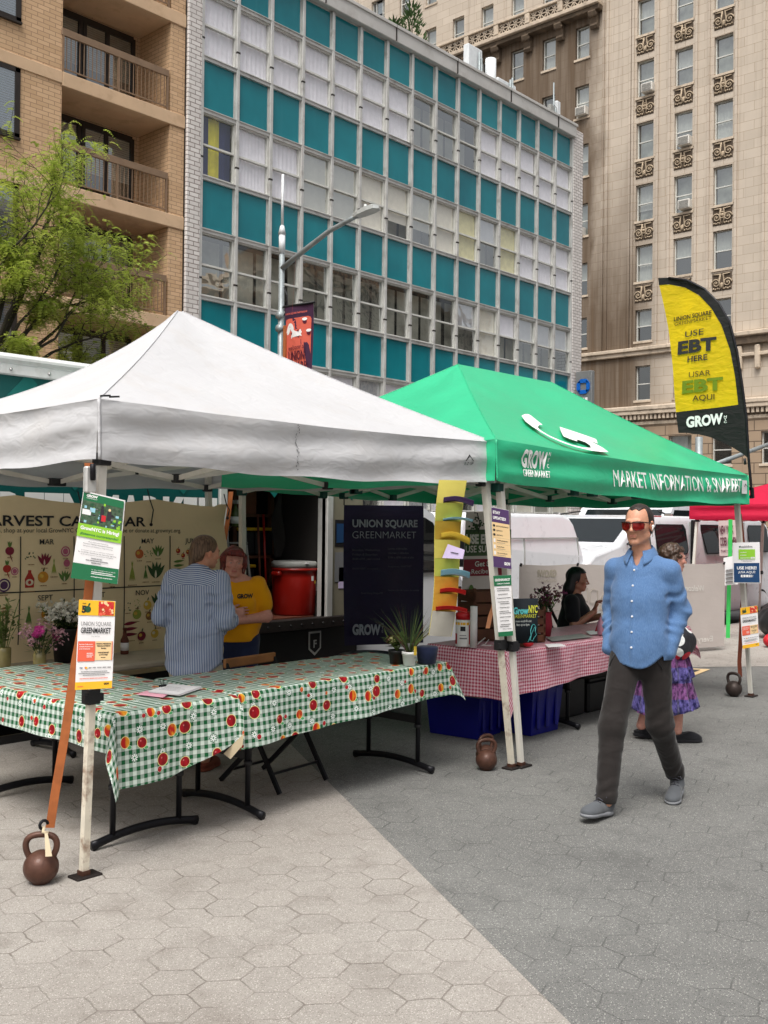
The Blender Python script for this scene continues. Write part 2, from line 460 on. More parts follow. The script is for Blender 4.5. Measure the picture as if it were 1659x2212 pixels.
# ---------------------------------------------------------------- setting: ground, paving, street
def paving(name, base, lo_, speck_d, speck_l, joint, sc):
    g = G(name); p = g.co()
    wob = g.vm('SCALE', g.vm('SUBTRACT', g.noise(p, 2.1, 3, color=True), (.5, .5, .5))); wob.node.inputs['Scale'].default_value = .035
    wob2 = g.vm('SCALE', g.vm('SUBTRACT', g.noise(p, 22, 2, color=True), (.5, .5, .5))); wob2.node.inputs['Scale'].default_value = .016
    q = g.vm('ADD', g.vm('ADD', p, wob), wob2)
    q = g.mapv(q, (1 / sc, 1 / sc, 0), (.13, .31, 0), (0, 0, rad(12)))
    s_ = (1, 1.7320508, 1)
    a = g.vm('SUBTRACT', g.vm('MODULO', g.vm('ADD', q, (200, 346.41016, 0)), s_), (.5, .8660254, 0))
    b = g.vm('SUBTRACT', g.vm('MODULO', g.vm('ADD', q, (200.5, 347.27618, 0)), s_), (.5, .8660254, 0))
    sel = g.math('LESS_THAN', g.vm('DOT_PRODUCT', a, a, 'v'), g.vm('DOT_PRODUCT', b, b, 'v'))
    gv = g.mix(sel, b, a)
    ab = g.vm('ABSOLUTE', gv); x = g.sep(ab)
    e = g.math('SUBTRACT', .5, g.math('MAXIMUM', g.vm('DOT_PRODUCT', ab, (.5, .8660254, 0), 'v'), x[0]))
    cell = g.n('TexWhiteNoise'); g.put(cell.inputs['Vector'], g.vm('SNAP', g.vm('ADD', g.vm('SUBTRACT', q, gv), (.02, .02, 0)), (.25, .25, 1)))
    brk = g.ramp(g.noise(p, 3.2, 3), .40, .62)
    wid = g.math('MULTIPLY_ADD', g.ramp(g.noise(p, 1.7, 3), .55, .8), .04, .022)
    jn = g.math('SUBTRACT', 1, g.math('DIVIDE', e, wid), clamp=True)
    jn = g.math('MULTIPLY', g.ramp(jn, .0, .6), g.math('MULTIPLY_ADD', brk, .85, .15))
    n1 = g.noise(p, .6, 4); n2 = g.noise(p, 330, 2, .7); n3 = g.noise(p, 90, 3)
    c = g.mix(g.ramp(n1, .3, .7), lo_, base)
    c = g.mix(g.math('MULTIPLY', cell.outputs[0], .45), c, g.mix(.6, c, tuple(v * .72 for v in base)))
    c = g.mix(g.ramp(n2, .56, .70, 0, .6), c, speck_d); c = g.mix(g.ramp(n2, .43, .30, 0, .55), c, speck_l)
    c = g.mix(g.ramp(n3, .55, .75, 0, .25), c, speck_d)
    vb = g.voro(p, 170, out=None); vc = g.sep(vb.outputs['Color'])
    chip = g.math('MULTIPLY', g.math('LESS_THAN', vb.outputs['Distance'], .42), g.math('GREATER_THAN', vc[0], .86))
    c = g.mix(g.math('MULTIPLY', chip, .55), c, speck_l)
    chip2 = g.math('MULTIPLY', g.math('LESS_THAN', vb.outputs['Distance'], .45), g.math('LESS_THAN', vc[0], .13))
    c = g.mix(g.math('MULTIPLY', chip2, .7), c, speck_d)
    gum = g.voro(g.vm('ADD', p, wob2), 1.6, out=None)
    gm = g.math('MULTIPLY', g.ramp(gum.outputs['Distance'], .035, .05, 1, 0), g.math('GREATER_THAN', g.sep(gum.outputs['Color'])[1], .35))
    c = g.mix(g.math('MULTIPLY', gm, .7), c, joint)
    c = g.mix(g.ramp(g.noise(p, 2.5, 6, .7), .5, .72, 0, .38), c, joint)
    c = g.mix(g.math('MULTIPLY', jn, .62), c, joint)
    h = g.math('SUBTRACT', g.math('MULTIPLY', n2, .25), jn)
    g.bump(h, .5, .006)
    return g.done(c, .85, 0, .25)
paving('light_paver', srgb(165, 160, 153), srgb(145, 139, 132), srgb(112, 104, 98), srgb(218, 211, 204), srgb(96, 86, 78), .205)
paving('dark_paver', srgb(122, 122, 119), srgb(104, 104, 102), srgb(62, 62, 63), srgb(205, 203, 196), srgb(74, 74, 73), .205)
mat('asphalt', (.055, .055, .058), .9, var=.25, vs=3, bump=.4, bs=120, spec=.2)
mat('concrete', srgb(150, 146, 140), .85, var=.15, vs=2, bump=.3, bs=50, dirt=srgb(80, 75, 70))
mat('kerb_stone', srgb(135, 132, 128), .8, var=.15, vs=2)
def sheet(name, pts, z, m, th=0.):
    b = MB(); n = len(pts)
    if th: b.prism(pts, (0, 0, z - th), (1, 0, 0), (0, 1, 0), th, m)
    else: b.poly(pts, (0, 0, z), (1, 0, 0), (0, 1, 0), m)
    return b.build(name, kind='structure')
sheet('ground', [(-400, -400), (600, -400), (600, 600), (-400, 600)], -.30, 'asphalt')
sheet('plaza_paving', [(-60, -60), (40, -60), (40, 7.35), (-60, 7.35)], 0, 'dark_paver', .29)
sheet('light_paving', [(-40, -57), (-31.9, -57), (3.03, 1.86), (5.33, 5.71), (6.3, 7.34), (-40, 7.34)], .004, 'light_paver')
sheet('light_paving', [(10.6, 6.32), (11.47, 5.58), (12.33, 4.88), (16.5, 1.45), (39, 1.45), (39, 7.34), (10.6, 7.34)], .004, 'light_paver')
sheet('kerb', [(-60, 7.35), (40, 7.35), (40, 7.55), (-60, 7.55)], -.02, 'kerb_stone', .27)
sheet('pavement', [(-60, 17.4), (37, 17.4), (37, 90), (-60, 90)], -.12, 'concrete', .17)
sheet('pavement', [(50, -40), (90, -40), (90, 120), (50, 120)], -.12, 'concrete', .17)

# ---------------------------------------------------------------- building materials
def brickmat(name, c1, c2, mortar, bw, bh, ms=.012, off=.5, stain=None, rough=.8):
    g = G(name); o = g.sep(g.co()); uv = g.comb(g.math('ADD', o[0], o[1]), o[2], 0.0)
    br = g.n('TexBrick'); br.offset = off; g.put(br.inputs['Vector'], uv)
    for k, v in (('Color1', c1), ('Color2', c2), ('Mortar', mortar)): br.inputs[k].default_value = (*v, 1)
    br.inputs['Scale'].default_value = 1; br.inputs['Brick Width'].default_value = bw; br.inputs['Row Height'].default_value = bh
    br.inputs['Mortar Size'].default_value = ms; br.inputs['Mortar Smooth'].default_value = .2; br.inputs['Bias'].default_value = 0
    c = br.outputs['Color']
    n = g.noise(g.co(), .8, 5, .6); c = g.mix(g.ramp(n, .35, .7, 0, .35), c, tuple(v * .75 for v in c1), 'MIX')
    if stain: c = stain(g, c, o)
    g.bump(g.math('SUBTRACT', 1, br.outputs['Fac']), .25, .01)
    return g.done(c, rough, 0, .3)
brickmat('tan_brick', srgb(212, 178, 142), srgb(196, 162, 126), srgb(148, 118, 92), .30, .10, .008)
brickmat('white_brick', srgb(225, 220, 216), srgb(208, 202, 198), srgb(120, 108, 100), .30, .115, .012, rough=.35)
def soot(g, c, o):
    n = g.noise(g.mapv(g.co(), (.7, .7, .35)), .55, 5, .6)
    m1 = g.ramp(g.math('ADD', o[1], g.math('MULTIPLY', n, 3)), 33.2 - 40, 34.6 - 40)            # sooty wing
    up_ = g.ramp(g.math('ADD', o[2], g.math('MULTIPLY', n, 1.5)), 33.8, 35.2, 1, 0)
    m1 = g.math('MULTIPLY', m1, up_)
    m2 = g.math('MULTIPLY', g.ramp(g.math('ADD', o[2], g.math('MULTIPLY', n, 9)), 19, 29, 1, 0), g.ramp(g.math('ADD', o[1], g.math('MULTIPLY', n, 2)), 28.6 - 40, 31.2 - 40))
    st = g.noise(g.mapv(g.co(), (3.5, 3.5, .12)), 1.0, 4, .6)
    m = g.math('MAXIMUM', m1, m2)
    c = g.mix(g.math('MULTIPLY', m, g.ramp(st, .2, .6, .72, 1)), c, srgb(98, 82, 66))
    c = g.mix(g.math('MULTIPLY', g.ramp(st, .55, .75), .35), c, srgb(120, 98, 76))
    return c
brickmat('limestone', srgb(202, 189, 173), srgb(192, 179, 163), srgb(160, 140, 118), 1.15, .52, .012, stain=soot, rough=.85)
brickmat('rusticated_stone', srgb(176, 154, 130), srgb(164, 142, 120), srgb(92, 80, 68), 1.3, .58, .03, stain=soot, rough=.85)
mat('stone_trim', srgb(200, 184, 164), .85, var=.15, vs=1.2, bump=.2, bs=20, dirt=srgb(92, 78, 64), dirt_amt=.6)
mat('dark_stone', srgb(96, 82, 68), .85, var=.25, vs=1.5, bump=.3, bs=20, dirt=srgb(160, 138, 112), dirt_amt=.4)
mat('slab_concrete', srgb(204, 174, 142), .85, var=.08, vs=1.5, dirt=srgb(150, 118, 88), dirt_amt=.4)
mat('rail_bronze', srgb(136, 112, 90), .5, .2)
mat('frame_bronze', srgb(52, 46, 42), .45, .3)
mat('aluminium', srgb(204, 203, 199), .45, .35, var=.12, vs=2, dirt=srgb(120, 112, 100), dirt_amt=.5)
mat('sash_white', srgb(206, 206, 200), .5, var=.08)
mat('parapet_metal', srgb(196, 194, 190), .6, .1, var=.08, vs=1, dirt=srgb(130, 122, 112), dirt_amt=.35)
mat('curtain_white', srgb(243, 241, 248), .9, var=.05)
mat('blind_cream', srgb(232, 228, 214), .9, var=.06)
mat('blind_yellow', srgb(228, 222, 176), .9, var=.1)
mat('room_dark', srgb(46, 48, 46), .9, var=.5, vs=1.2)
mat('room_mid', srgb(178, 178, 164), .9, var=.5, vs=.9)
mat('flag_blue', srgb(40, 48, 90), .8); mat('flag_yellow', srgb(214, 204, 60), .8)
def teal():
    g = G('teal_panel'); o = g.co(); n = g.noise(o, .35, 4, .6)
    c = g.mix(g.ramp(n, .3, .7), srgb(0, 104, 116), srgb(14, 132, 142))
    c = g.mix(g.ramp(g.noise(g.mapv(o, (3, 3, .4)), 1.5, 3), .55, .8, 0, .25), c, srgb(50, 140, 148))
    g.bump(g.noise(o, .5, 2), .05, .05)
    g.done(c, .12, 0, .55)
teal()
def glass(name, tint, refl, wav, ior=1.5):
    """thin window glass: mirror by fresnel over a see-through tint"""
    g = G(name); g.t.nodes.remove(g.b)
    gl = g.n('BsdfGlossy'); gl.inputs['Roughness'].default_value = .015; gl.inputs[0].default_value = (.95, .97, .97, 1)
    tr = g.n('BsdfTransparent'); tr.inputs[0].default_value = (*tint, 1)
    fr = g.n('Fresnel'); g.put(fr.inputs[0], g.math('ADD', g.math('MULTIPLY', g.n('NewGeometry').outputs['Backfacing'], 1 / ior - ior), ior))   # thin pane: same from both sides
    bp = g.n('Bump'); bp.inputs['Strength'].default_value = wav; bp.inputs['Distance'].default_value = .05
    g.put(bp.inputs['Height'], g.noise(g.co(), 1.3, 2, .5, .4))
    for nd in (gl, fr): g.t.links.new(bp.outputs[0], nd.inputs['Normal'])
    f = g.math('MULTIPLY_ADD', fr.outputs[0], 1.0, refl, clamp=True)
    mx = g.n('MixShader'); g.put(mx.inputs[0], f)
    g.t.links.new(tr.outputs[0], mx.inputs[1]); g.t.links.new(gl.outputs[0], mx.inputs[2]); g.t.links.new(mx.outputs[0], g.out.inputs[0])
glass('window_glass', (.95, .97, .96), .34, .14)
glass('pale_glass', (1, 1, 1), .07, .06)
glass('dark_glass', (.22, .26, .26), .30, .04)
glass('car_glass', (.10, .13, .13), .05, .0)
glass('clear_film', (.95, .95, .95), .02, .02, 1.3)
glass('sash_glass', (.70, .74, .76), .22, .03)

# ---------------------------------------------------------------- teal curtain wall building
BY = 21.6
off_b = thing('office_building', 'five storey curtain wall building with teal panels, grey mullions and white brick piers', 'building', (25.6, BY, -.12))
X0, BAY, NB = 16.66, 1.199, 15
X1 = X0 + BAY * NB
b = MB(); b.box((16.2, BY + .75, -.12), (35.3, BY + 14, 16.75), 'room_dark'); b.build('core', off_b)
for xa, xb, w_ in ((16.18, X0 - .03, 'left'), (X1 + .03, 35.36, 'right')):
    b = MB(); b.box((xa, BY - .12, -.12), (xb, BY + 13.9, 17.1 if w_ == 'left' else 17.08), 'white_brick', .02); b.build('brick_pier', off_b)
b = MB()
b.box((X0 - .03, BY - .22, 16.70), (X1 + .06, BY + .5, 17.18), 'parapet_metal', .02)
b.box((X0 - .03, BY - .26, 17.12), (X1 + .1, BY + .55, 17.22), 'parapet_metal', .01)
for k in range(6): b.box((X0 + 3.1 * k + 1.2, BY - .265, 16.71), (X0 + 3.1 * k + 1.212, BY - .2, 17.2), 'frame_bronze')
b.build('parapet', off_b)
b = MB(); b.box((16.2, BY + .5, 16.76), (35.3, BY + 14, 16.84), 'concrete'); b.build('roof', off_b)
for i in range(NB + 1):
    x = X0 + BAY * i; b = MB()
    b.box((x - .052, BY - .10, 2.9), (x + .052, BY + .08, 16.69), 'aluminium', .006)
    for z in (14.2, 11.1, 7.95, 4.8): b.box((x - .056, BY - .104, z), (x + .056, BY - .05, z + .05), 'frame_bronze')
    b.build('mullion', off_b)
FL = 3.13
levels = []                              # (window bottom, window top, panel top)
for k in range(5): levels.append((13.80 - FL * k, 15.43 - FL * k, 15.55 - FL * k + (1.14 if k == 0 else 1.33)))
for k, (z0, z1, z2) in enumerate(levels):
    for z, t in ((z0 - .06, .12), (z1 + .06, .12)):
        b = MB(); b.box((X0 - .03, BY - .075, z - t / 2), (X1 + .03, BY + .06, z + t / 2), 'aluminium', .005)
        b.box((X0, BY - .105, z + t / 2 - .03), (X1, BY - .07, z + t / 2 - .008), 'aluminium'); b.build('transom', off_b)
b = MB(); b.box((X0 - .03, BY - .075, 2.75), (X1 + .03, BY + .06, 2.95), 'aluminium', .005); b.build('transom', off_b)
for k, (z0, z1, z2) in enumerate(levels):
    for i in range(NB):
        xa, xb = X0 + BAY * i + .056, X0 + BAY * (i + 1) - .056
        b = MB()
        b.box((xa - .003, BY + .00, z1 + .12), (xb + .003, BY + .05, z2), 'teal_panel')
        for (a, c) in (((xa, z1 + .12), (xa + .03, z2)), ((xb - .03, z1 + .12), (xb, z2)), ((xa, z2 - .03), (xb, z2)), ((xa, z1 + .12), (xb, z1 + .15))):
            b.box((a[0], BY - .02, a[1]), (c[0], BY + .002, c[1]), 'aluminium')
        b.build('spandrel_panel', off_b)
        zm = z0 + (z1 - z0) * (.5 + rnd.uniform(-.01, .01)); b = MB(); e = .032
        for (a, c) in (((xa, z0), (xa + e, z1)), ((xb - e, z0), (xb, z1)), ((xa + e, z0), (xb - e, z0 + e)), ((xa + e, z1 - e), (xb - e, z1))):
            b.box((a[0], BY - .035, a[1]), (c[0], BY + .06, c[1]), 'sash_white')
        b.box((xa + e, BY - .05, zm - .025), (xb - e, BY + .05, zm + .025), 'sash_white')
        wdw = b.build('window', off_b)
        b = MB(); gm_ = 'pale_glass' if (k == 0 and (i < 7 or i > 9)) or (k == 1 and i in (0, 1, 2, 5, 6, 8, 9, 11, 12, 13, 14)) or (k >= 2 and rnd.random() < .45) else 'window_glass'
        t1, t2 = rnd.uniform(-.004, .004), rnd.uniform(-.004, .004)
        b.quad([(xa + e, BY + .02 + t1, z0 + e), (xb - e, BY + .02 - t1, z0 + e), (xb - e, BY + .02 - t1, zm), (xa + e, BY + .02 + t1, zm)], gm_)
        b.quad([(xa + e, BY + .03 + t2, zm), (xb - e, BY + .03 - t2, zm), (xb - e, BY + .03 - t2, z1 - e), (xa + e, BY + .03 + t2, z1 - e)], gm_)
        b.build('pane', wdw)
        # what hangs behind the glass
        b = MB(); h = None
        if k == 0: h = 'curtain_white' if i < 7 else ('room_mid' if i in (7, 8, 9) else 'curtain_white')
        elif k == 1: h = 'flag' if i == 0 else ('curtain_white' if i in (1, 2, 14) else 'blind_cream' if i < 9 else 'blind_yellow' if i in (9, 11) else 'half' if i == 10 else 'curtain_white')
        elif k == 2: h = 'room_mid' if i < 9 else ('blind_cream' if rnd.random() < .5 else 'half')
        else: h = rnd.choice(['room_mid', 'blind_cream', 'half', 'half'])
        if i > 10 and k == 2: h = 'half'
        def drape(m, za, zb, fold=.03, f=9):
            ph = rnd.uniform(0, 6)
            b.grid(lambda u, v: (xa + (xb - xa) * u, BY + .075 + fold * .3 * math.sin(u * f * 6.28 + ph) + fold * .15 * math.sin(u * f * 11 + v), za + (zb - za) * v), 40, 2, m)
        if h == 'curtain_white': drape(h, z0, z1, .022, rnd.choice((5, 7, 9)))
        elif h in ('blind_cream', 'blind_yellow'):
            drape(h, z0 + (z1 - z0) * rnd.choice((0, 0, .3)), z1, .006, 2); b.quad([(xa, BY + .5, z0), (xb, BY + .5, z0), (xb, BY + .5, z1), (xa, BY + .5, z1)], 'room_mid')
        elif h == 'half':
            drape('curtain_white', z0 + (z1 - z0) * rnd.uniform(.42, .55), z1, .01, 3); b.quad([(xa, BY + .5, z0), (xb, BY + .5, z0), (xb, BY + .5, z1), (xa, BY + .5, z1)], 'room_mid')
        elif h == 'flag':
            w3 = (xb - xa) / 3
            for q, m in ((0, 'flag_blue'), (1, 'flag_yellow'), (2, 'flag_blue')):
                b.grid(lambda u, v: (xa + w3 * (q + u), BY + .16 + .02 * math.sin(u * 7 + q), z0 + (z1 - z0) * v), 8, 2, m)
        else: b.quad([(xa, BY + .55, z0), (xb, BY + .55, z0), (xb, BY + .55, z1), (xa, BY + .55, z1)], 'room_mid')
        b.build('curtain' if h != 'room_mid' else 'room', wdw)
b = MB()                                  # ground floor shopfront
b.box((X0, BY + .1, -.12), (X1, BY + .3, 2.74), 'dark_glass')
for i in range(0, NB + 1, 3): b.box((X0 + BAY * i - .05, BY + .0, -.12), (X0 + BAY * i + .05, BY + .09, 2.74), 'aluminium')
b.build('shopfront', off_b)

# bank blade sign on the right pier
mat('sign_grey', srgb(140, 142, 142), .4, .4, var=.05); mat('sign_blue', srgb(18, 98, 190), .4, var=.05); mat('letter_white', srgb(238, 238, 236), .6, var=.02)
bs = thing('bank_sign', 'narrow grey bank blade sign with blue octagon logo above white turned letters', 'sign', (35.0, 21.1, 3.2))
b = MB(); b.box((34.9, 20.74, 3.2), (35.12, 21.46, 7.62), 'sign_grey', .02); b.box((34.93, 21.46, 3.4), (35.09, 21.62, 3.5), 'sign_grey'); b.box((34.93, 21.46, 7.2), (35.09, 21.62, 7.3), 'sign_grey'); b.build('cabinet', bs)
b = MB(); cs_, r2, r1 = (34.86, 21.1, 7.02), .31, .13     # octagon of four pieces round a square
for q in range(4):
    a = rad(90 * q); R2 = lambda p: (p[0] * math.cos(a) - p[1] * math.sin(a), p[0] * math.sin(a) + p[1] * math.cos(a)); c8 = r2 * math.cos(rad(22.5)); s8 = r2 * math.sin(rad(22.5))
    b.prism([R2(p) for p in ((-r1, r1 + .008), (r1 + .11, r1 + .008), (s8, c8), (-s8, c8), (-c8 + .02, r1 + .02))], cs_, (0, -1, 0), (0, 0, 1), -.06, 'sign_blue')
b.build('logo', bs)
b = MB()
for k, ch in enumerate('CHASE'):
    vs, fs, w = text2d(ch, .05)
    for xx in (34.885, 34.86): b.add([(xx, 21.29 - y * .38, 3.55 + .66 * k + x * .40 / w) for x, y in vs], fs, 'letter_white')
b.build('lettering', bs)

# ---------------------------------------------------------------- tan brick apartment building
ap = thing('apartment_building', 'tan brick apartment block with recessed balconies and bronze railings', 'building', (8, BY, -.12))
RX0, RX1, RD = 12.68, 15.72, 1.35
b = MB(); FLA = 2.6
zs = [12.03 + FLA * k for k in range(-4, 4)]            # tops of the balcony slabs
b.box((-6, BY, -.12), (RX0, BY + RD, 21), 'tan_brick'); b.box((RX1, BY, -.12), (16.165, BY + RD, 21), 'tan_brick'); b.box((-6, BY + RD, -.12), (16.165, BY + 12, 21), 'tan_brick')
b.box((RX0, BY, -.12), (RX1, BY + RD, 1.6), 'tan_brick'); b.box((16.165, BY - .05, -.12), (16.18, BY + .1, 20), 'frame_bronze')
b.build('wall', ap)
for k, z in enumerate(zs):
    b = MB(); b.box((RX0 + .002, BY - .035, z - .33), (RX1 + .46, BY + RD - .003, z), 'slab_concrete', .012)
    b.box((-6, BY - .03, z - .28), (RX0 - .002, BY + .05, z), 'slab_concrete', .01); b.build('balcony_slab', ap)
    b = MB(); zr = z + .93
    b.box((RX0 - .03, BY - .03, zr - .085), (RX1 - .05, BY + .03, zr + .085), 'rail_bronze', .008)
    b.box((RX0 + .02, BY - .012, z + .07), (RX1 - .06, BY + .012, z + .10), 'rail_bronze')
    for x in (RX0 + .02, (RX0 + RX1) / 2, RX1 - .09): b.box((x - .025, BY - .025, z), (x + .025, BY + .025, zr - .08), 'rail_bronze')
    n = 26
    for i in range(1, n): b.box((RX0 + (RX1 - RX0 - .07) * i / n - .008, BY - .008, z + .09), (RX0 + (RX1 - RX0 - .07) * i / n + .008, BY + .008, zr - .08), 'rail_bronze')
    b.build('railing', ap)
    gx0, gx1, gz0, gz1 = RX0 + .02, RX1 - .25, z + .02, z + 2.12; b = MB(); yb = BY + RD
    for x in (gx0, gx0 + .62, gx0 + 1.22, gx0 + 1.34, gx0 + 2.0, gx1): b.box((x - .05, yb - .10, gz0), (x + .05, yb - .003, gz1), 'frame_bronze')
    b.box((gx0, yb - .09, gz1 - .1), (gx1, yb - .006, gz1 + .06), 'frame_bronze'); b.box((gx0, yb - .09, gz0), (gx1, yb - .006, gz0 + .1), 'frame_bronze'); b.box((gx0, yb - .088, gz0 + .1), (gx0 + 1.22, yb - .005, gz0 + .5), 'tan_brick')
    dr = b.build('balcony_door', ap)
    b = MB(); b.quad([(gx0, yb - .06, gz0), (gx1, yb - .06, gz0), (gx1, yb - .06, gz1), (gx0, yb - .06, gz1)], 'sash_glass'); b.build('pane', dr)
    b = MB()
    for q in range(20): b.box((gx0, yb - .03, gz1 - .1 - q * .055 - .04), (gx1, yb - .012, gz1 - .1 - q * .055), 'blind_cream' if k % 2 else 'room_mid')
    b.box((gx0, yb - .010, gz0), (gx1, yb - .006, gz1), 'room_dark'); b.build('blind', dr)
for k, z in enumerate(zs):                 # the windows at the left
    for xr in (11.64, 7.9):
        b = MB(); xl = xr - 1.9; z0, z1 = z - 1.86, z - .17 - .12
        for (a, c) in (((xl, z0), (xl + .12, z1)), ((xr - .12, z0), (xr, z1)), ((xl, z0), (xr, z0 + .1)), ((xl, z1 - .1), (xr, z1)), (((xl + xr) / 2 - .04, z0), ((xl + xr) / 2 + .04, z1))):
            b.box((a[0], BY - .03, a[1]), (c[0], BY + .02, c[1]), 'frame_bronze')
        b.box((xl, BY - .08, z0 - .05), (xr, BY + .01, z0), 'frame_bronze'); w_ = b.build('window', ap)
        b = MB(); b.box((xl + .1, BY - .012, z0 + .08), (xr - .1, BY - .002, z1 - .08), 'sash_glass'); b.build('pane', w_)
        b = MB()
        for q in range(26): b.box((xl + .1, BY - .0015, z1 - .1 - q * .055 - .045), (xr - .1, BY - .001, z1 - .1 - q * .055), 'curtain_white')
        b.build('blind', w_)

# ---------------------------------------------------------------- limestone tower across the avenue
TX = 55.
tw = thing('stone_tower', 'tall soot stained limestone tower with carved panels between sash windows', 'building', (TX, 40, -.12))
mat('carving_light', srgb(180, 162, 138), .85, var=.2, vs=4); mat('carving_dark', srgb(84, 72, 60), .9, var=.2)
cols = [29.28, 26.87, 24.5]
wing = [33.55 + 2.42 * k for k in range(8)]
FT = 3.655
def holes_wall(b, x, y0, y1, z0, z1, hs_, m, depth):
    """wall facing -X with real openings; hs_ = (ya, yb, za, zb)"""
    ys = sorted({y0, y1, *[h[0] for h in hs_], *[h[1] for h in hs_]})
    for ya, yb in zip(ys[:-1], ys[1:]):
        hh = sorted([h for h in hs_ if h[0] <= ya + 1e-6 and h[1] >= yb - 1e-6], key=lambda h: h[2]); z = z0
        for h in hh:
            if h[2] > z: b.box((x, ya, z), (x + depth, yb, h[2]), m)
            z = h[3]
        if z < z1: b.box((x, ya, z), (x + depth, yb, z1), m)
ws = []                                    # every window: (y centre, z bottom, width, height)
for c in cols:
    for k in range(-2, 7):
        z0 = 23.18 + FT * (k - 0)
        if k == -2: z0 = 15.95 - .0
        if z0 > 42: continue
        ws.append((c, z0, 1.10, 2.14))
for c in wing:
    for k in range(-2, 5):
        z0 = 30.30 + (FT) * (k - 2)
        if z0 > 42: continue
        ws.append((c, z0, .98, 1.98))
for k, c in enumerate([48.2, 50.6, 53, 55.4, 57.8, 60.2]):
    for q in range(-2, 5): ws.append((c + 2.6, 30.3 + FT * (q - 2), .98, 1.98))
low = [(29.28, 12.45, 1.06, 1.85), (26.87, 12.45, 1.06, 1.85), (24.5, 12.45, 1.06, 1.85)] + [(c, 12.45, .98, 1.85) for c in wing]
piano = [(29.28, 8.98, .96, 2.02), (26.87, 8.98, .96, 2.02), (24.5, 8.98, .96, 2.02)] + [(c, 8.98, .96, 2.02) for c in wing]
base_ = [(29.3, 5.05, 1.4, 1.75), (26.87, 5.05, 1.4, 1.75), (24.4, 5.05, 1.15, 1.75), (21.6, 5.05, 1.2, 1.75)] + [(c, 5.05, 1.2, 1.75) for c in wing]
H_ = lambda L: [(c - w / 2, c + w / 2, z, z + h) for c, z, w, h in L]
b = MB(); holes_wall(b, TX, 32.05, 66, 12.0, 46, H_([w for w in ws if w[0] > 32] + [w for w in low if w[0] > 32]), 'limestone', .45)
holes_wall(b, TX, 15.5, 32.05, 12.0, 46, H_([w for w in ws if w[0] < 32] + [w for w in low if w[0] < 32]), 'limestone', .45)
b.build('upper_wall', tw)
b = MB(); holes_wall(b, TX - .02, 15.5, 66, 8.1, 11.6, H_(piano), 'limestone', .45); b.build('middle_wall', tw)
b = MB(); holes_wall(b, TX - .12, 15.5, 66, -.12, 7.5, H_(base_), 'rusticated_stone', .55); b.build('base_wall', tw)
b = MB(); b.box((TX + .6, 15.6, -.12), (TX + 20, 66, 46), 'room_dark'); b.build('core', tw)
b = MB()                                   # pilaster strips and string courses
for y in (32.05, 31.75, 30.25, 30.05, 28.45, 27.72, 26.08, 25.35, 23.75, 22.2): b.box((TX - .10, y - .07, 12.05), (TX - .001, y + .07, 46), 'limestone')
b.build('pilaster_strip', tw)
def course(z0, z1, out, y0=15.4, y1=66.1, m='stone_trim', nm='string_course'):
    b = MB(); b.box((TX - out, y0, z0), (TX + .2, y1, z1), m, .03); return b
b = course(11.6, 11.85, .22); b.box((TX - .34, 15.4, 11.85), (TX + .2, 66, 12.06), 'stone_trim', .03); b.build('string_course', tw)
b = course(7.5, 7.72, .18); b.box((TX - .45, 15.3, 8.1), (TX + .2, 66, 8.32), 'stone_trim', .03); b.box((TX - .5, 15.3, 8.32), (TX + .2, 66, 8.6), 'stone_trim', .05)
for k in range(150): b.box((TX - .36, 16 + k * .26, 7.82), (TX - .19, 16.14 + k * .26, 8.09), 'stone_trim')
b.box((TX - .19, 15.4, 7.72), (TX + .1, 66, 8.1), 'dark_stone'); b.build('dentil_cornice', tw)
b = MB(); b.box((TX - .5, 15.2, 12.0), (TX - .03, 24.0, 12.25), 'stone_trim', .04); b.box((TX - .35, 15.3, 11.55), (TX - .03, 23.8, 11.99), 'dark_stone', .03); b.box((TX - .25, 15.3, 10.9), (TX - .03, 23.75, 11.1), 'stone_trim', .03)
for y in (23.4, 22.4, 20): b.box((TX - .3, y - .15, 10.2), (TX - .04, y + .15, 11.5), 'stone_trim', .06)
b.build('corner_cornice', tw)
sills = MB()
# balcony course on scrolled corbels over the dark wing
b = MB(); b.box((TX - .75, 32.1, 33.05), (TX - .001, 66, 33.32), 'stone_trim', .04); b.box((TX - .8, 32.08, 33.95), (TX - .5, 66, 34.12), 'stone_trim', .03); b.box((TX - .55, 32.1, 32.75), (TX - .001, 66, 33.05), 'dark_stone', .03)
for k in range(11):
    y = 32.3 + k * 2.42; b.box((TX - .78, y - .18, 33.32), (TX - .52, y + .18, 33.95), 'stone_trim', .02)
    ya, yb = y + .2, y + 2.22; n = 4
    for j in range(n):
        cy, cz, hw, hh = ya + (yb - ya) * (j + .5) / n, 33.635, (yb - ya) / n / 2, .3
        for dy, dz in ((1, 1), (1, -1), (0, 1), (1, 0)): b.bar((TX - .65, cy - hw * dy, cz - hh * dz), (TX - .65, cy + hw * dy, cz + hh * dz), .05, .05, 'stone_trim')
    b.box((TX - .5, y, 33.33), (TX - .42, y + 2.4, 33.94), 'carving_dark')
b.build('balustrade', tw)
for y in (32.6, 35.02, 37.44, 39.86, 42.28):
    b = MB(); pr = [(0, 0), (.55, 0), (.62, -.12), (.55, -.3), (.38, -.42), (.28, -.7), (.34, -.85), (.24, -1.0), (.1, -1.0), (0, -.9)]
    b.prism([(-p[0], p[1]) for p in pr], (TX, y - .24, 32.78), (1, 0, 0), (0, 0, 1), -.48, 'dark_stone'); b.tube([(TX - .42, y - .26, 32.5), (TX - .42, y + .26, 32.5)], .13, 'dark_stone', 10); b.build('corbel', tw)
allw = [(w, TX) for w in ws + low] + [(w, TX - .02) for w in piano] + [(w, TX - .12) for w in base_]
vis = []
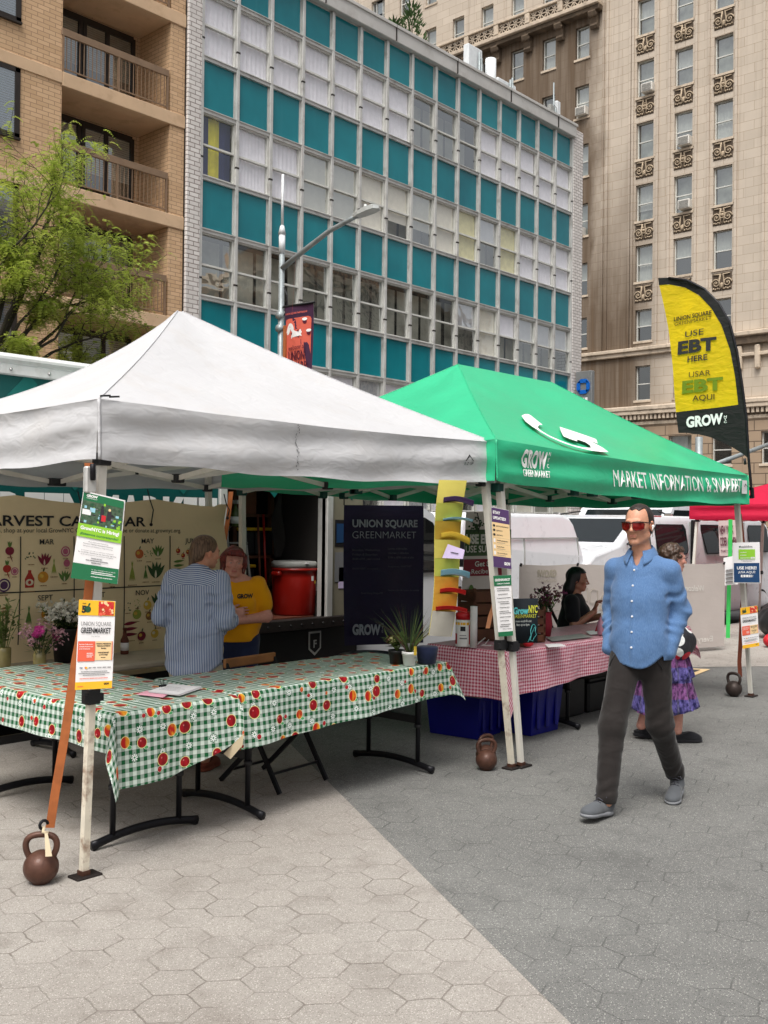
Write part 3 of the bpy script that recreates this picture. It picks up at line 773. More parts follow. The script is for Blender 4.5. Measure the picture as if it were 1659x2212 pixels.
for (c, z, w, h), x in allw:
    q = V((x, c, z + h / 2)) - V((0, 0, EYE)); dpt = q.dot(fw); u = q.dot(rt) / dpt * F + CX; v = CY - q.dot(up) / dpt * F
    if -30 < u < 1690 and -60 < v < 1130 and not (u < 1225 and v > 0 and v > (u - 740) * .563 + 10): vis.append(((c, z, w, h), x))
print('tower windows', len(vis))
for n_, ((c, z, w, h), x) in enumerate(vis[:99]):
    b = MB(); d = x + .26; e = .06
    for (a, q) in (((c - w / 2, z), (c - w / 2 + e, z + h)), ((c + w / 2 - e, z), (c + w / 2, z + h)), ((c - w / 2 + e, z), (c + w / 2 - e, z + e)), ((c - w / 2 + e, z + h - e), (c + w / 2 - e, z + h))):
        b.box((d - .06, a[0], a[1]), (d + .06, q[0], q[1]), 'sash_white')
    zm = z + h * .48; b.box((d - .05, c - w / 2 + e, zm - .03), (d + .04, c + w / 2 - e, zm + .03), 'sash_white')
    b.box((x - .06, c - w / 2 - .08, z - .13), (x + .25, c + w / 2 + .08, z - .001), 'stone_trim')
    wn_ = b.build('window', tw)
    b = MB(); t = rnd.uniform(-.02, .02); y0, y1 = c - w / 2 + e, c + w / 2 - e
    b.quad([(d + t, y0, z + e), (d - t, y1, z + e), (d - t, y1, z + h - e), (d + t, y0, z + h - e)], 'sash_glass'); b.build('pane', wn_)
    b = MB(); k = rnd.random()
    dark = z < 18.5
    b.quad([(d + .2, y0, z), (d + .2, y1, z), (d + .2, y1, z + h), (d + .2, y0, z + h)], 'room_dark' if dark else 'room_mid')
    if k < (.4 if dark else .75): zb = z + h * rnd.choice((.0, .3, .5)); b.grid(lambda u, v: (d + .12 + .02 * math.sin(u * 30), y0 + (y1 - y0) * u, zb + (z + h - zb) * v), 16, 1, 'blind_cream')
    b.build('curtain', wn_)

# city blocks on the far side of the square, seen mirrored in the glass
def blockmat(name, c, bw, bh):
    g = G(name); o = g.sep(g.co()); br = g.n('TexBrick'); br.offset = 0; g.put(br.inputs['Vector'], g.comb(g.math('ADD', o[0], o[1]), o[2], 0.0))
    for k, v in (('Color1', srgb(70, 72, 74)), ('Color2', srgb(104, 104, 102)), ('Mortar', c)): br.inputs[k].default_value = (*v, 1)
    br.inputs['Scale'].default_value = 1; br.inputs['Brick Width'].default_value = bw; br.inputs['Row Height'].default_value = bh; br.inputs['Mortar Size'].default_value = bw * .27; br.inputs['Mortar Smooth'].default_value = 0
    g.done(g.mix(g.ramp(g.noise(g.co(), .15, 4), .35, .7, 0, .4), br.outputs[0], tuple(v * .6 for v in c)), .8)
blockmat('block_stone', srgb(196, 188, 172), 2.6, 3.6); blockmat('block_brick', srgb(182, 156, 132), 2.3, 3.3); blockmat('block_pale', srgb(212, 206, 194), 3.0, 3.8)
for x0_, x1_, y_, hh, m_, lab in ((14, 44, -58, 24, 'block_stone', 'grey stone block across the square, mirrored low in the leftmost teal building windows'), (45, 62, -66, 36, 'block_brick', 'brown stepped tower across the square, mirrored in the middle windows'), (64, 98, -60, 27, 'block_pale', 'pale block across the square, mirrored right of the stepped tower'), (100, 150, -70, 38, 'block_stone', 'broad grey tower across the square, mirrored in the right hand windows')):
    t = thing('city_building', lab, 'building', ((x0_ + x1_) / 2, y_, -.3), group='buildings across the square'); b = MB(); b.box((x0_, y_ - 18, -.3), (x1_, y_, hh), m_); b.build('wall', t); b = MB(); b.box((x0_ - .6, y_ - 18.6, hh), (x1_ + .6, y_ + .6, hh + 1.2), 'stone_trim'); b.box((x0_ + 4, y_ - 14, hh + 1.2), (x1_ - 6, y_ - 4, hh + 5.5), 'block_brick'); b.build('roof', t)
def ornament(b, y, z, w, h, kind):
    x = TX - .02; b.box((TX - .015, y - w / 2, z), (TX + .1, y + w / 2, z + h), 'carving_dark')
    for s_ in (-1, 1):
        c = V((x - .02, y + s_ * w * .29, z + h * .42)); pts = []
        for k in range(20):
            a = k / 19 * 4.4 * math.pi / 1.4; r = h * .25 * (1 - k / 24); pts.append((x - .03, c.y + s_ * r * math.cos(a), c.z + r * math.sin(a)))
        b.tube(pts, [.042 * (1 - k / 40) for k in range(20)], 'carving_light', 6)
        b.tube([(x - .03, y + s_ * w * .06, z + h * .1), (x - .04, y + s_ * w * .13, z + h * .5), (x - .03, y + s_ * w * .08, z + h * .9), (x - .03, y + s_ * w * .42, z + h * .92)], [.04, .055, .06, .03], 'carving_light', 6)
        for q in range(4): b.ball((x - .02, y + s_ * w * (.12 + .1 * q), z + h * (.1 + .03 * (q % 2))), .05, 'carving_light', 5)
        b.ball(c, .05, 'carving_light', 6)
    if kind: b.tube([(x - .03, y + .17 * math.cos(a), z + h * .55 + .17 * math.sin(a)) for a in [2 * math.pi * k / 14 for k in range(15)]], .035, 'carving_light', 6); b.ball((x, y, z + h * .55), .1, 'carving_light', 7)
    else: b.ball((x, y, z + h * .3), (.05, .13, .16), 'carving_light', 7)
for ci, c in enumerate(cols):
    for k in range(-2, 5):
        z = 22.03 + FT * k
        if z < 15 and ci == 0 and k < -2: continue
        b = MB(); ornament(b, c, z, 1.13, 1.0, (k + ci) % 2); b.build('carved_panel', tw)
mat('ac_white', srgb(214, 210, 202), .5, var=.05); mat('ac_grille', srgb(96, 96, 92), .6, var=.1)
for (y, z, lab) in ((29.02, 26.92, 'white window air conditioner in the left column high on the stone tower'), (26.7, 23.25, 'white window air conditioner in the middle column of the stone tower, upper one'), (26.65, 19.62, 'white window air conditioner in the middle column of the stone tower, lower one'),
                    (33.45, 26.68, 'small air conditioner in the dark wing window under the corbelled balcony'), (33.7, 19.35, 'air conditioner at the edge of the white brick pier'), (26.6, 9.05, 'air conditioner in the low tower window behind the yellow flag')):
    t = thing('air_conditioner', lab, 'air conditioner', (TX - .2, y, z), group='window air conditioners')
    b = MB(); b.box((TX - .38, y - .36, z + .01), (TX + .3, y + .36, z + .52), 'ac_white', .03); b.build('casing', t)
    b = MB(); b.box((TX - .395, y - .29, z + .07), (TX - .375, y + .29, z + .46), 'ac_grille')
    for q in range(7): b.box((TX - .405, y - .29, z + .09 + q * .055), (TX - .394, y + .29, z + .105 + q * .055), 'ac_white')
    b.build('grille', t)
# ---------------------------------------------------------------- market: materials
mat('canopy_white', srgb(204, 204, 206), .75, var=.03, vs=2, trans=.14, fold=.22, dirt=srgb(198, 192, 186), dirt_amt=.35)
mat('canopy_green', srgb(46, 182, 132), .42, var=.08, vs=2, trans=.04, spec=.6, fold=.12)
mat('canopy_red', srgb(206, 22, 66), .6, var=.06, vs=2, trans=.25, fold=.15)
mat('leg_white', srgb(226, 222, 212), .45, .1, var=.05, dirt=srgb(176, 158, 128), dirt_amt=.3)
mat('leg_rusty', srgb(222, 214, 196), .6, .1, var=.08, vs=14, dirt=srgb(120, 72, 36), dirt_amt=.85)
mat('black_plastic', srgb(34, 34, 36), .5, var=.2); mat('black_steel', srgb(30, 30, 34), .4, .5, var=.2)
mat('bracket_green', srgb(14, 70, 62), .5); mat('plate_dark', srgb(52, 46, 44), .6, .6, bump=.3, bs=60)
mat('strap_orange', srgb(164, 94, 50), .8, var=.15, vs=20); mat('strap_brown', srgb(128, 66, 46), .8, var=.15, vs=20); mat('rope', srgb(206, 190, 160), .9)
mat('iron_rust', srgb(88, 58, 46), .55, .35, var=.25, vs=14, bump=.5, bs=45, dirt=srgb(54, 36, 30), dirt_amt=.7, coat=.15)
mat('iron_dark', srgb(62, 52, 48), .5, .4, var=.2, vs=14, bump=.4, bs=45)
mat('paper', srgb(232, 230, 230), .7, var=.02); mat('paper_pink', srgb(232, 170, 186), .7); mat('paper_blue', srgb(150, 200, 216), .7); mat('paper_lilac', srgb(206, 190, 224), .7)
mat('paper_yellow', srgb(232, 196, 66), .7); mat('paper_red', srgb(206, 36, 34), .6); mat('paper_purple', srgb(88, 62, 110), .7); mat('paper_white2', srgb(222, 222, 218), .7)
mat('ink_black', srgb(40, 40, 42), .7, var=0); mat('ink_grey', srgb(120, 120, 122), .7, var=0); mat('sign_green', srgb(24, 106, 66), .6, var=.04); mat('sign_lime', srgb(140, 196, 50), .6, var=.04)
mat('sign_amber', srgb(238, 182, 40), .6, var=.04); mat('sign_coral', srgb(226, 98, 72), .6, var=.04); mat('sign_purple', srgb(78, 52, 98), .6, var=.04); mat('sign_tan', srgb(232, 200, 150), .6, var=.04); mat('sign_navy', srgb(20, 62, 104), .6, var=.04)
mat('apple_green', srgb(30, 80, 50), .6); mat('tomato', srgb(202, 60, 40), .6, var=.2, vs=30)
mat('table_top', srgb(176, 166, 148), .6, var=.1, dirt=srgb(120, 110, 96)); mat('wood_slat', srgb(140, 94, 54), .6, var=.2, vs=9)
mat('crate_wood', srgb(86, 54, 36), .8, var=.3, vs=7); mat('pot_white', srgb(226, 226, 222), .5, var=.04); mat('pot_black', srgb(30, 30, 30), .5); mat('soil', srgb(50, 38, 30), .9)

# ---------------------------------------------------------------- pop-up tents
def canopy(root, x0, x1, y0, y1, ridge, eave, low, m, sag, tilt=0., lsag=0.):
    """hip roof of cloth with a valance; ridge = (xa, xb, y, z)"""
    xa, xb, yr, zr = ridge
    def ez(x): return eave + tilt * (x - x0) / (x1 - x0)
    def roof(kind, u, t):
        e = {'f': (x0 + (x1 - x0) * u, y0), 'r': (x1, y0 + (y1 - y0) * u), 'b': (x1 + (x0 - x1) * u, y1), 'l': (x0, y1 + (y0 - y1) * u)}[kind]
        p = {'f': (xa + (xb - xa) * u, yr), 'r': (xb, yr), 'b': (xb + (xa - xb) * u, yr), 'l': (xa, yr)}[kind]
        x, y = p[0] + (e[0] - p[0]) * t, p[1] + (e[1] - p[1]) * t; zz = ez(e[0])
        s_ = math.sin(math.pi * min(1, t)) * sag * (.55 + .45 * math.sin(math.pi * u)) + .02 * t * math.sin(math.pi * u)
        if lsag: s_ += lsag * math.sin(math.pi * min(1, t) ** .75) * {'b': u, 'l': 1 - u, 'f': 0, 'r': 0}[kind] ** 1.5
        z = zr + (zz - zr) * t - s_ + .009 * math.sin(9 * u + 5 * t) * math.sin(math.pi * t) * math.sin(math.pi * u)
        return V((x, y, z))
    b = MB()
    for k in 'frbl': b.grid(lambda u, v: roof(k, u, v), 40, 26, m)
    for k in 'fb':
        for u in (0, 1): b.tube([roof(k, u, t / 26) + V((0, 0, .001)) for t in range(27)], .0045, m, 6)
    cp = b.build('canopy', root)
    def val(kind, u, t):
        p = roof(kind, u, 1.0); o = {'f': V((0, -1, 0)), 'r': V((1, 0, 0)), 'b': V((0, 1, 0)), 'l': V((-1, 0, 0))}[kind]
        edge = min(u, 1 - u); g_ = math.exp(-edge * 14)
        w = .010 * math.sin(3.1 * math.pi * t + 4 * u) + g_ * .010 * math.sin(26 * t + 3 * math.sin(8 * u)) * math.sin(math.pi * u) * 2 + .007 * math.sin(22 * u + 3 * t)
        w *= min(1, edge * 40)
        return p + o * (.012 * t + w) + V((0, 0, -(eave - low) * t - .012 * t * math.sin(math.pi * u) - .006 * math.sin(25 * u) * t))
    b = MB()
    for k in 'frbl': b.grid(lambda u, v: val(k, u, v), 90, 16, m)
    for k, u in (('f', 0), ('f', 1), ('r', 1), ('l', 0)):
        b.tube([val(k, u, t / 10) for t in range(11)], .008, m, 6)
    b.build('valance', cp)
    return roof, val
def tent_frame(root, x0, x1, y0, y1, feet, eave, centre, mleg, mbar, mbr, rusty=()):
    cor = [(x0 + .055, y0 + .055), (x1 - .055, y0 + .055), (x1 - .055, y1 - .055), (x0 + .055, y1 - .055)]
    for i, (c, f) in enumerate(zip(cor, feet)):
        t, f = V((*c, eave - .06)), V((*f, .012)); mid = f + (t - f) * .385
        b = MB(); b.bar(f + (t - f) * .4, t, .044, .044, mleg, (0, 0, 1) if False else None)
        b.bar(f, mid, .034, .034, 'leg_rusty' if i in rusty else mleg); lg = b.build('leg', root)
        b = MB(); b.bar(mid - V((0, 0, .03)), mid + V((0, 0, .04)), .062, .062, 'black_plastic'); b.bar(mid + V((-.05, -.02, 0)), mid + V((.05, -.02, .0)), .02, .035, 'black_plastic'); b.build('slider', lg)
        b = MB(); b.box((f.x - .06, f.y - .045, 0.001), (f.x + .075, f.y + .045, .014), 'plate_dark', .004); b.box((f.x - .022, f.y - .022, .013), (f.x + .022, f.y + .022, .035), 'iron_rust'); b.build('foot_plate', lg)
    zt, zl = eave - .06, eave - .275; brk = {}
    def scissor(p, q):
        p, q = V(p), V(q); d = (q - p).normalized(); n = V((-d.y, d.x, 0)) * .012; b = MB()
        b.bar(p + V((0, 0, zt)) + n, q + V((0, 0, zl)) + n, .014, .034, mbar, (0, 0, 1)); b.bar(p + V((0, 0, zl)) - n, q + V((0, 0, zt)) - n, .014, .034, mbar, (0, 0, 1)); m = (p + q) / 2; z = (zt + zl) / 2
        b.box(m + V((-.02, -.02, z - .02)), m + V((.02, .02, z + .02)), mbr, .004); b.build('truss', root)
        for e in (p, q):
            for z in (zt, zl): brk[tuple(round(v, 2) for v in e + V((0, 0, z)))] = e + V((0, 0, z))
    for i in range(4):
        p, q = V((*cor[i], 0)), V((*cor[(i + 1) % 4], 0)); k = 4 if (q - p).length > 3.6 else 2
        for j in range(k): scissor(p + (q - p) * (j / k), p + (q - p) * ((j + 1) / k))
    for cx_, cy_ in centre:
        for e in ((cx_, y0 + .055), (cx_, y1 - .055)): scissor((*e, 0), (cx_, cy_, 0))
    cx_, cy_ = centre[0]; scissor((x0 + .055, cy_, 0), (cx_, cy_, 0)); cx_, cy_ = centre[-1]; scissor((cx_, cy_, 0), (x1 - .055, cy_, 0))
    if len(centre) > 1: scissor((*centre[0], 0), (*centre[1], 0))
    for p in brk.values(): b = MB(); b.box(p - V((.034, .034, .03)), p + V((.034, .034, .03)), mbr, .006); b.build('bracket', root)
wt = thing('market_tent', 'white pop-up tent with sagging plain canopy over the green tables', 'tent', (4.2, 5.7, 0))
wroof, wval = canopy(wt, 2.66, 5.74, 4.17, 7.25, (4.24, 4.28, 5.71, 3.09), 2.235, 1.955, 'canopy_white', .055, 0., .15)
tent_frame(wt, 2.66, 5.74, 4.17, 7.25, [(2.69, 4.29), (5.89, 4.10), (5.92, 7.38), (2.6, 7.4)], 2.235, [(4.26, 5.71)], 'leg_white', 'leg_white', 'black_plastic', (0, 1))
b = MB(); b.tube([(4.26, 5.71, 2.16), (4.26, 5.71, 3.06)], .016, 'leg_white'); b.build('centre_pole', wt)
b = MB()                                   # worn maker's patch and stains on the white valance
f = lambda x, y: wval('f', .905 + x / 3.08, .5 - y / .28) + V((0, -.004, 0))
b.poly([(-.05, .0), (0, .045), (.05, 0), (.04, 0), (0, .033), (-.04, 0)], 0 * V((1, 1, 1)), (1, 0, 0), (0, 1, 0), 'ink_black', fn=f)
b.text('E-Z UP', (0, 0, 0), (1, 0, 0), (0, 1, 0), .018, 'ink_black', width=.1, fn=lambda x, y: f(x, y - .025)); b.build('maker_patch', wt)
b = MB(); g_ = lambda x, y: wval('f', .405 + x / 3.08, .02 + y / .28) + V((0, -.004, 0))
for k in range(40): b.disc((rnd.gauss(0, .006), .015 + k * .0062), rnd.uniform(.001, .005), 0 * V((1, 1, 1)), (1, 0, 0), (0, 1, 0), 'ink_grey', 6, fn=lambda x, y: wval('f', .405 + x / 3.08, 1 - (.02 + y) / .28) + V((0, -.004, 0)))
b.build('seam_stain', wt)
b = MB()
for u in (.012, -.004): b.bar(wval('f', .004, 0) + V((u * 3, -.01, .012)), wval('f', .004, 0) + V((u * 3 + .05, -.015, .018)), .008, .008, 'black_plastic')
b.build('corner_toggle', wt)

gt = thing('market_tent', 'green pop-up tent with white lettering and swoosh beside the white tent', 'tent', (7.7, 5.5, 0))
groof, gval = canopy(gt, 5.66, 9.8, 4.09, 6.95, (7.05, 8.5, 5.5, 3.05), 2.245, 1.965, 'canopy_green', .05, -.075)
tent_frame(gt, 5.74, 9.76, 4.12, 6.92, [(5.975, 4.08), (10.03, 4.14), (9.9, 7.1), (5.97, 7.02)], 2.2, [(7.05, 5.5), (8.5, 5.5)], 'leg_white', 'leg_white', 'bracket_green')
GW = 9.8 - 5.66
def gv(x, z): return gval('f', (x - 5.66) / GW, (2.245 - .075 * (x - 5.66) / GW - z) / .28) + V((0, -.016, 0))
b = MB()
b.text('GROW', (0, 0, 0), (1, 0, 0), (0, 0, 1), .115, 'letter_white', width=.315, al='L', bold=.045, fn=lambda x, y: gv(5.935 + x, 2.085 + y))
for k, ch in enumerate('NYC'): b.text(ch, 0, 0, 0, .028, 'letter_white', bold=.03, al='L', fn=lambda x, y: gv(6.27 + x, 2.175 - .042 * k + y))
b.text('GREENMARKET', 0, 0, 0, .05, 'letter_white', width=.35, al='L', shear=.15, bold=.01, fn=lambda x, y: gv(5.94 + x, 2.02 + y))
b.text('MARKET INFORMATION & SNAP/EBT', 0, 0, 0, .135, 'letter_white', width=2.42, al='L', bold=.0, fn=lambda x, y: gv(7.19 + x, 2.005 + y))
b.poly([(9.63, 1.99), (9.745, 1.99), (9.745, 2.12), (9.63, 2.12)], 0 * V((1, 1, 1)), (1, 0, 0), (0, 1, 0), 'paper', fn=lambda x, y: gv(x, y))
b.poly([(9.645, 2.06), (9.688, 2.09), (9.73, 2.06), (9.72, 2.055), (9.688, 2.078), (9.655, 2.055)], 0 * V((1, 1, 1)), (1, 0, 0), (0, 1, 0), 'ink_black', fn=lambda x, y: gv(x, y) + V((0, -.003, 0)))
b.build('lettering', gt)
sw = [(360, 195), (395, 170), (430, 168), (462, 185), (580, 298), (545, 300), (528, 330), (545, 365), (640, 440), (760, 505), (880, 560), (1000, 590), (1080, 590), (1070, 555), (1020, 515), (935, 480), (938, 510), (860, 478), (795, 445), (775, 390), (755, 315), (900, 372), (1030, 425), (1135, 470), (1152, 528), (1065, 490), (1110, 520), (1200, 580), (1265, 640), (1180, 640), (1090, 632), (1000, 610), (890, 578), (780, 535), (660, 470), (560, 400), (470, 330), (400, 265)]
pn = (V((5.66, 4.09, 2.22)) , V((1, 0, -.018)).cross(V((0, 1.41, .80))).normalized())
def swp(x, y):
    d = ray((1580 + x * .3134) / 1.507, (1300 + (165 + (y - 165) * .885) * .3134) / 1.507); o = V((0, 0, EYE)); t = (pn[0] - o).dot(pn[1]) / d.dot(pn[1]); q = o + d * t
    tt = 1 - (q.y - 4.09) / 1.41; tt = min(tt, .985); xa_, xb_ = 7.05 + (5.66 - 7.05) * tt, 8.5 + (9.8 - 8.5) * tt
    return groof('f', (q.x - xa_) / (xb_ - xa_), tt) + V((0, -.014, .024))
b = MB(); den = []
for i in range(len(sw)):
    p, q = sw[i], sw[(i + 1) % len(sw)]
    for k in range(3): den.append((p[0] + (q[0] - p[0]) * k / 3, -(p[1] + (q[1] - p[1]) * k / 3)))
b.poly(den, 0 * V((1, 1, 1)), (1, 0, 0), (0, 1, 0), 'letter_white', fn=lambda x, y: swp(x, -y)); b.build('swoosh_logo', gt)

rt_ = thing('market_tent', 'bright red pop-up tent partly cut off behind the yellow flag', 'tent', (18.5, 5.2, 0))
canopy(rt_, 16.95, 20.0, 2.5, 8.1, (18.4, 18.6, 5.2, 3.0), 2.06, 1.79, 'canopy_red', .05)
tent_frame(rt_, 16.98, 19.97, 2.53, 8.05, [(16.98, 2.5), (20, 2.5), (20, 8.1), (16.98, 8.1)], 2.05, [(18.5, 5.2)], 'leg_white', 'leg_white', 'black_plastic')

# kettlebell weights and straps
def kettlebell(x, y, s, m, lab, rz, loose=True):
    t = thing('kettlebell', lab, 'kettlebell', (x, y, 0), rz, group='weights holding the tents down'); T = WM[t.name]
    b = MB(T); prof = [(0, 0), (.055, .0)] + [(.118 * math.sin(a), .112 - .112 * math.cos(a)) for a in [rad(35 + k * 12) for k in range(11)]] + [(.03, .222), (0, .224)]
    b.lathe([(r * s, z * s) for r, z in prof], (0, 0, 0), m, 32); b.build('ball', t)
    b = MB(T); p = [(-.074, .175), (-.098, .225), (-.104, .275), (-.084, .315), (-.034, .332), (.034, .332), (.084, .315), (.104, .275), (.098, .225), (.074, .175)]
    for _ in range(2):
        q = [p[0]]
        for a, c in zip(p[:-1], p[1:]): q += [(a[0] * .75 + c[0] * .25, a[1] * .75 + c[1] * .25), (a[0] * .25 + c[0] * .75, a[1] * .25 + c[1] * .75)]
        p = q + [p[-1]]
    b.tube([(px * s, 0, z * s) for px, z in p], .0215 * s, m, 12); b.build('handle', t)
    return T
def strap(name, lab, pts, w, m, wide=(1, 0, 0), extra=None):
    wd = V(wide).normalized(); b = MB(); P = [V(p) for p in pts]; n = len(P)
    vs = [p + wd * (w / 2 * a) for p in P for a in (-1, 1)]
    fs = [(2 * i, 2 * i + 1, 2 * i + 3, 2 * i + 2) for i in range(n - 1)]
    b.add(vs, fs, m)
    if extra: extra(b)
    return b.build(name, label=lab, cat='strap', group='tie-down straps', solid=.003)
kettlebell(2.51, 4.36, .68, 'iron_rust', 'brown rusty kettlebell with a pale tie on its handle, beside the near tent leg', rad(-40))
kettlebell(5.735, 4.2, .62, 'iron_rust', 'brown kettlebell standing by the paired white tent legs', rad(-35))
kettlebell(5.872, 4.305, .60, 'iron_rust', 'smaller rusty kettlebell tucked behind the one by the paired white tent legs', rad(-10))
kettlebell(9.93, 4.27, .68, 'iron_dark', 'dark kettlebell hung by a brown strap at the far green tent leg', rad(-100))
def hook(b):
    b.tube([(2.512 + .02 * math.cos(a), 4.345, .272 + .02 * math.sin(a)) for a in [k * .6 for k in range(9)]], .006, 'black_steel', 6)
    b.box((2.60, 4.17, 1.80), (2.655, 4.2, 1.92), 'aluminium', .006); b.tube([(2.63, 4.165, 1.86), (2.62, 4.15, 1.93)], .012, 'black_steel', 6)
P1 = [PD(x, y, d) for x, y, d in ((192, 1000, 4.78), (197, 1060, 4.79), (204, 1150, 4.8), (190, 1290, 4.82), (163, 1430, 4.83), (140, 1590, 4.84), (118, 1720, 4.86), (108, 1788, 4.87))]
strap('tie_strap', 'long orange strap from the white canopy corner down to the near kettlebell', P1, .042, 'strap_orange', tuple(rt), hook)
b = MB(); b.tube([(2.512, 4.345, .262), (2.50, 4.33, .245), (2.52, 4.32, .238)], .007, 'rope', 6)
vs = [(2.505, 4.325, .245), (2.515, 4.318, .245), (2.488, 4.285, .145), (2.512, 4.268, .145)]; b.add([V(p) for p in vs], [(0, 1, 3, 2)], 'rope'); b.build('fabric_tie', label='pale cloth tie knotted on the near kettlebell handle', cat='cloth tie', solid=.002)
P2 = [PD(x, y, 10.25) for x, y in ((1598, 1110), (1606, 1180), (1609, 1250), (1603, 1310), (1600, 1380), (1597, 1430), (1599, 1462))]
strap('tie_strap', 'brown strap hanging from the far green tent corner to the dark kettlebell', P2, .04, 'strap_brown', tuple(rt))
P3 = [PD(x, y, 7.3) for x, y in ((497, 1058), (494, 1120), (486, 1200), (480, 1260))]
strap('tie_strap', 'orange strap hanging by the harvest banner edge at the back tent leg', [PD(x, y, 9.3) for x, y in ((499, 1062), (494, 1110), (483, 1180), (478, 1230))], .04, 'strap_orange', tuple(rt))

# ---------------------------------------------------------------- signs on the poles
def lines(b, P, rows, m, h, seed=0):
    """rows of small print as short strokes; rows = (u0, u1, v)"""
    r = random.Random(seed)
    for u0, u1, v in rows:
        u = u0
        while u < u1:
            w = min(r.uniform(.4, 1.5) * h * 1.3, u1 - u); b.add([P(u, v), P(u + w, v), P(u + w, v + h), P(u, v + h)], [(0, 1, 2, 3)], m); u += w + h * .45
def sign(name, lab, TL, TR, BR, BL, dist, draw, cat='sign', group=None, th=.004):
    tl, tr_, br, bl = [PD(*p, dist) for p in (TL, TR, BR, BL)]
    w = ((tr_ - tl).length + (br - bl).length) / 2; h = ((tl - bl).length + (tr_ - br).length) / 2
    nrm = (tr_ - bl).cross(tl - br).normalized()
    if nrm.dot(fw) > 0: nrm = -nrm
    def P(u, v, e=0.0): return bl.lerp(br, u).lerp(tl.lerp(tr_, u), v) + nrm * (.003 + e)
    t = thing(name, lab, cat, tuple((bl + br) / 2), group=group)
    b = MB(); bow = lambda u, v: P(u, v, -.003)
    b.add([bow(0, 0), bow(1, 0), bow(1, 1), bow(0, 1)] + [bow(u, v) - nrm * th for u, v in ((0, 0), (1, 0), (1, 1), (0, 1))], [(0, 1, 2, 3), (7, 6, 5, 4), (0, 4, 5, 1), (1, 5, 6, 2), (2, 6, 7, 3), (3, 7, 4, 0)], 'paper'); b.build('board', t)
    b = MB()
    A = w / h
    def R(u0, v0, u1, v1, m, e=0.): b.add([P(u0, v0, e), P(u1, v0, e), P(u1, v1, e), P(u0, v1, e)], [(0, 1, 2, 3)], m)
    def T(s_, u, v, hh, m, wd=None, al='C', bold=0., sh=0., e=.001): b.text(s_, 0, 0, 0, hh, m, width=None if wd is None else wd * A, al=al, bold=bold, shear=sh, fn=lambda x, y: P(u + x / A, v + y, e))
    def Dd(u, v, r, m, e=.001): b.disc((0, 0), r, 0 * V((1, 1, 1)), (1, 0, 0), (0, 1, 0), m, 12, fn=lambda x, y: P(u + x / A, v + y, e))
    draw(b, P, R, T, Dd); b.build('print', t)
    return t
def c1(x, y): return ((x * .5425) / 1.507, (1480 + y * .5425) / 1.507)
def c3(x, y): return ((1300 + x * .42194) / 1.507, (1480 + y * .42194) / 1.507)
def c4(x, y): return ((1850 + x * .3918) / 1.507, (1550 + y * .3918) / 1.507)
mat('leaf_scene', srgb(70, 92, 70), .8, var=.5, vs=60); mat('figure_dark', srgb(48, 44, 50), .8); mat('figure_red', srgb(200, 40, 50), .8)
def d1(b, P, R, T, D):
    R(.02, .615, .98, .985, 'leaf_scene'); R(.02, .90, .98, .985, 'sign_green', .0005); r = random.Random(4)
    T('GROW', .10, .945, .028, 'letter_white', .26, 'L', .05); T('GREENMARKET', .10, .925, .012, 'letter_white', .26, 'L')
    for k in range(60):
        u, v = r.uniform(.03, .9), r.uniform(.62, .88); R(u, v, u + r.uniform(.02, .08), v + r.uniform(.008, .03), r.choice(['leaf_scene', 'sign_green', 'apple_green', 'figure_dark', 'paper_blue', 'sign_lime', 'ink_grey']), .0006)
    R(.05, .74, .25, .80, 'paper', .0008); R(.22, .78, .34, .83, 'paper_blue', .0008)
    R(.46, .68, .54, .84, 'figure_dark', .001); D(.5, .86, .018, 'figure_dark', .0012); R(.50, .70, .60, .77, 'figure_red', .0013); R(.62, .72, .72, .83, 'figure_dark', .001); D(.67, .845, .016, 'sign_tan', .0012)
    R(.0, .485, 1, .635, 'sign_lime', .0014); T('GrowNYC is Hiring!', .5, .57, .040, 'letter_white', .88, 'C', .04, e=.002); T('¡Estamos contratando!', .5, .512, .026, 'sign_green', .86, 'C', .02, e=.002)
    T('Part-time and full-time', .5, .435, .014, 'ink_grey', .44); T('Farmers Market Assistants Needed', .5, .41, .014, 'ink_black', .66); T('Bilingual Candidates a High Priority', .5, .385, .012, 'ink_grey', .66)
    T('A tiempo parcial y a tiempo completo', .5, .335, .012, 'ink_grey', .72); T('Se necesitan Asistentes de mercado agrario', .5, .31, .013, 'ink_black', .84); T('Gran prioridad a candidatos bilingües', .5, .288, .012, 'ink_grey', .72)
    lines(b, lambda u, v: P(u, v, .001), [(.38, .62, .25), (.27, .76, .225), (.40, .60, .20)], 'ink_grey', .013, 3)
    R(.0, .0, 1, .18, 'sign_green', .0005); T('For more information, visit our website:', .42, .125, .012, 'letter_white', .52, 'L'); lines(b, lambda u, v: P(u, v, .001), [(.42, .88, .10), (.42, .94, .08)], 'letter_white', .010, 5); T('www.grownyc.org/careers', .42, .045, .013, 'letter_white', .46, 'L', .03)
sign('poster', 'tilted green topped hiring poster on the near tent leg', c1(500, 215), c1(752, 275), c1(705, 778), c1(425, 740), 4.74, d1)
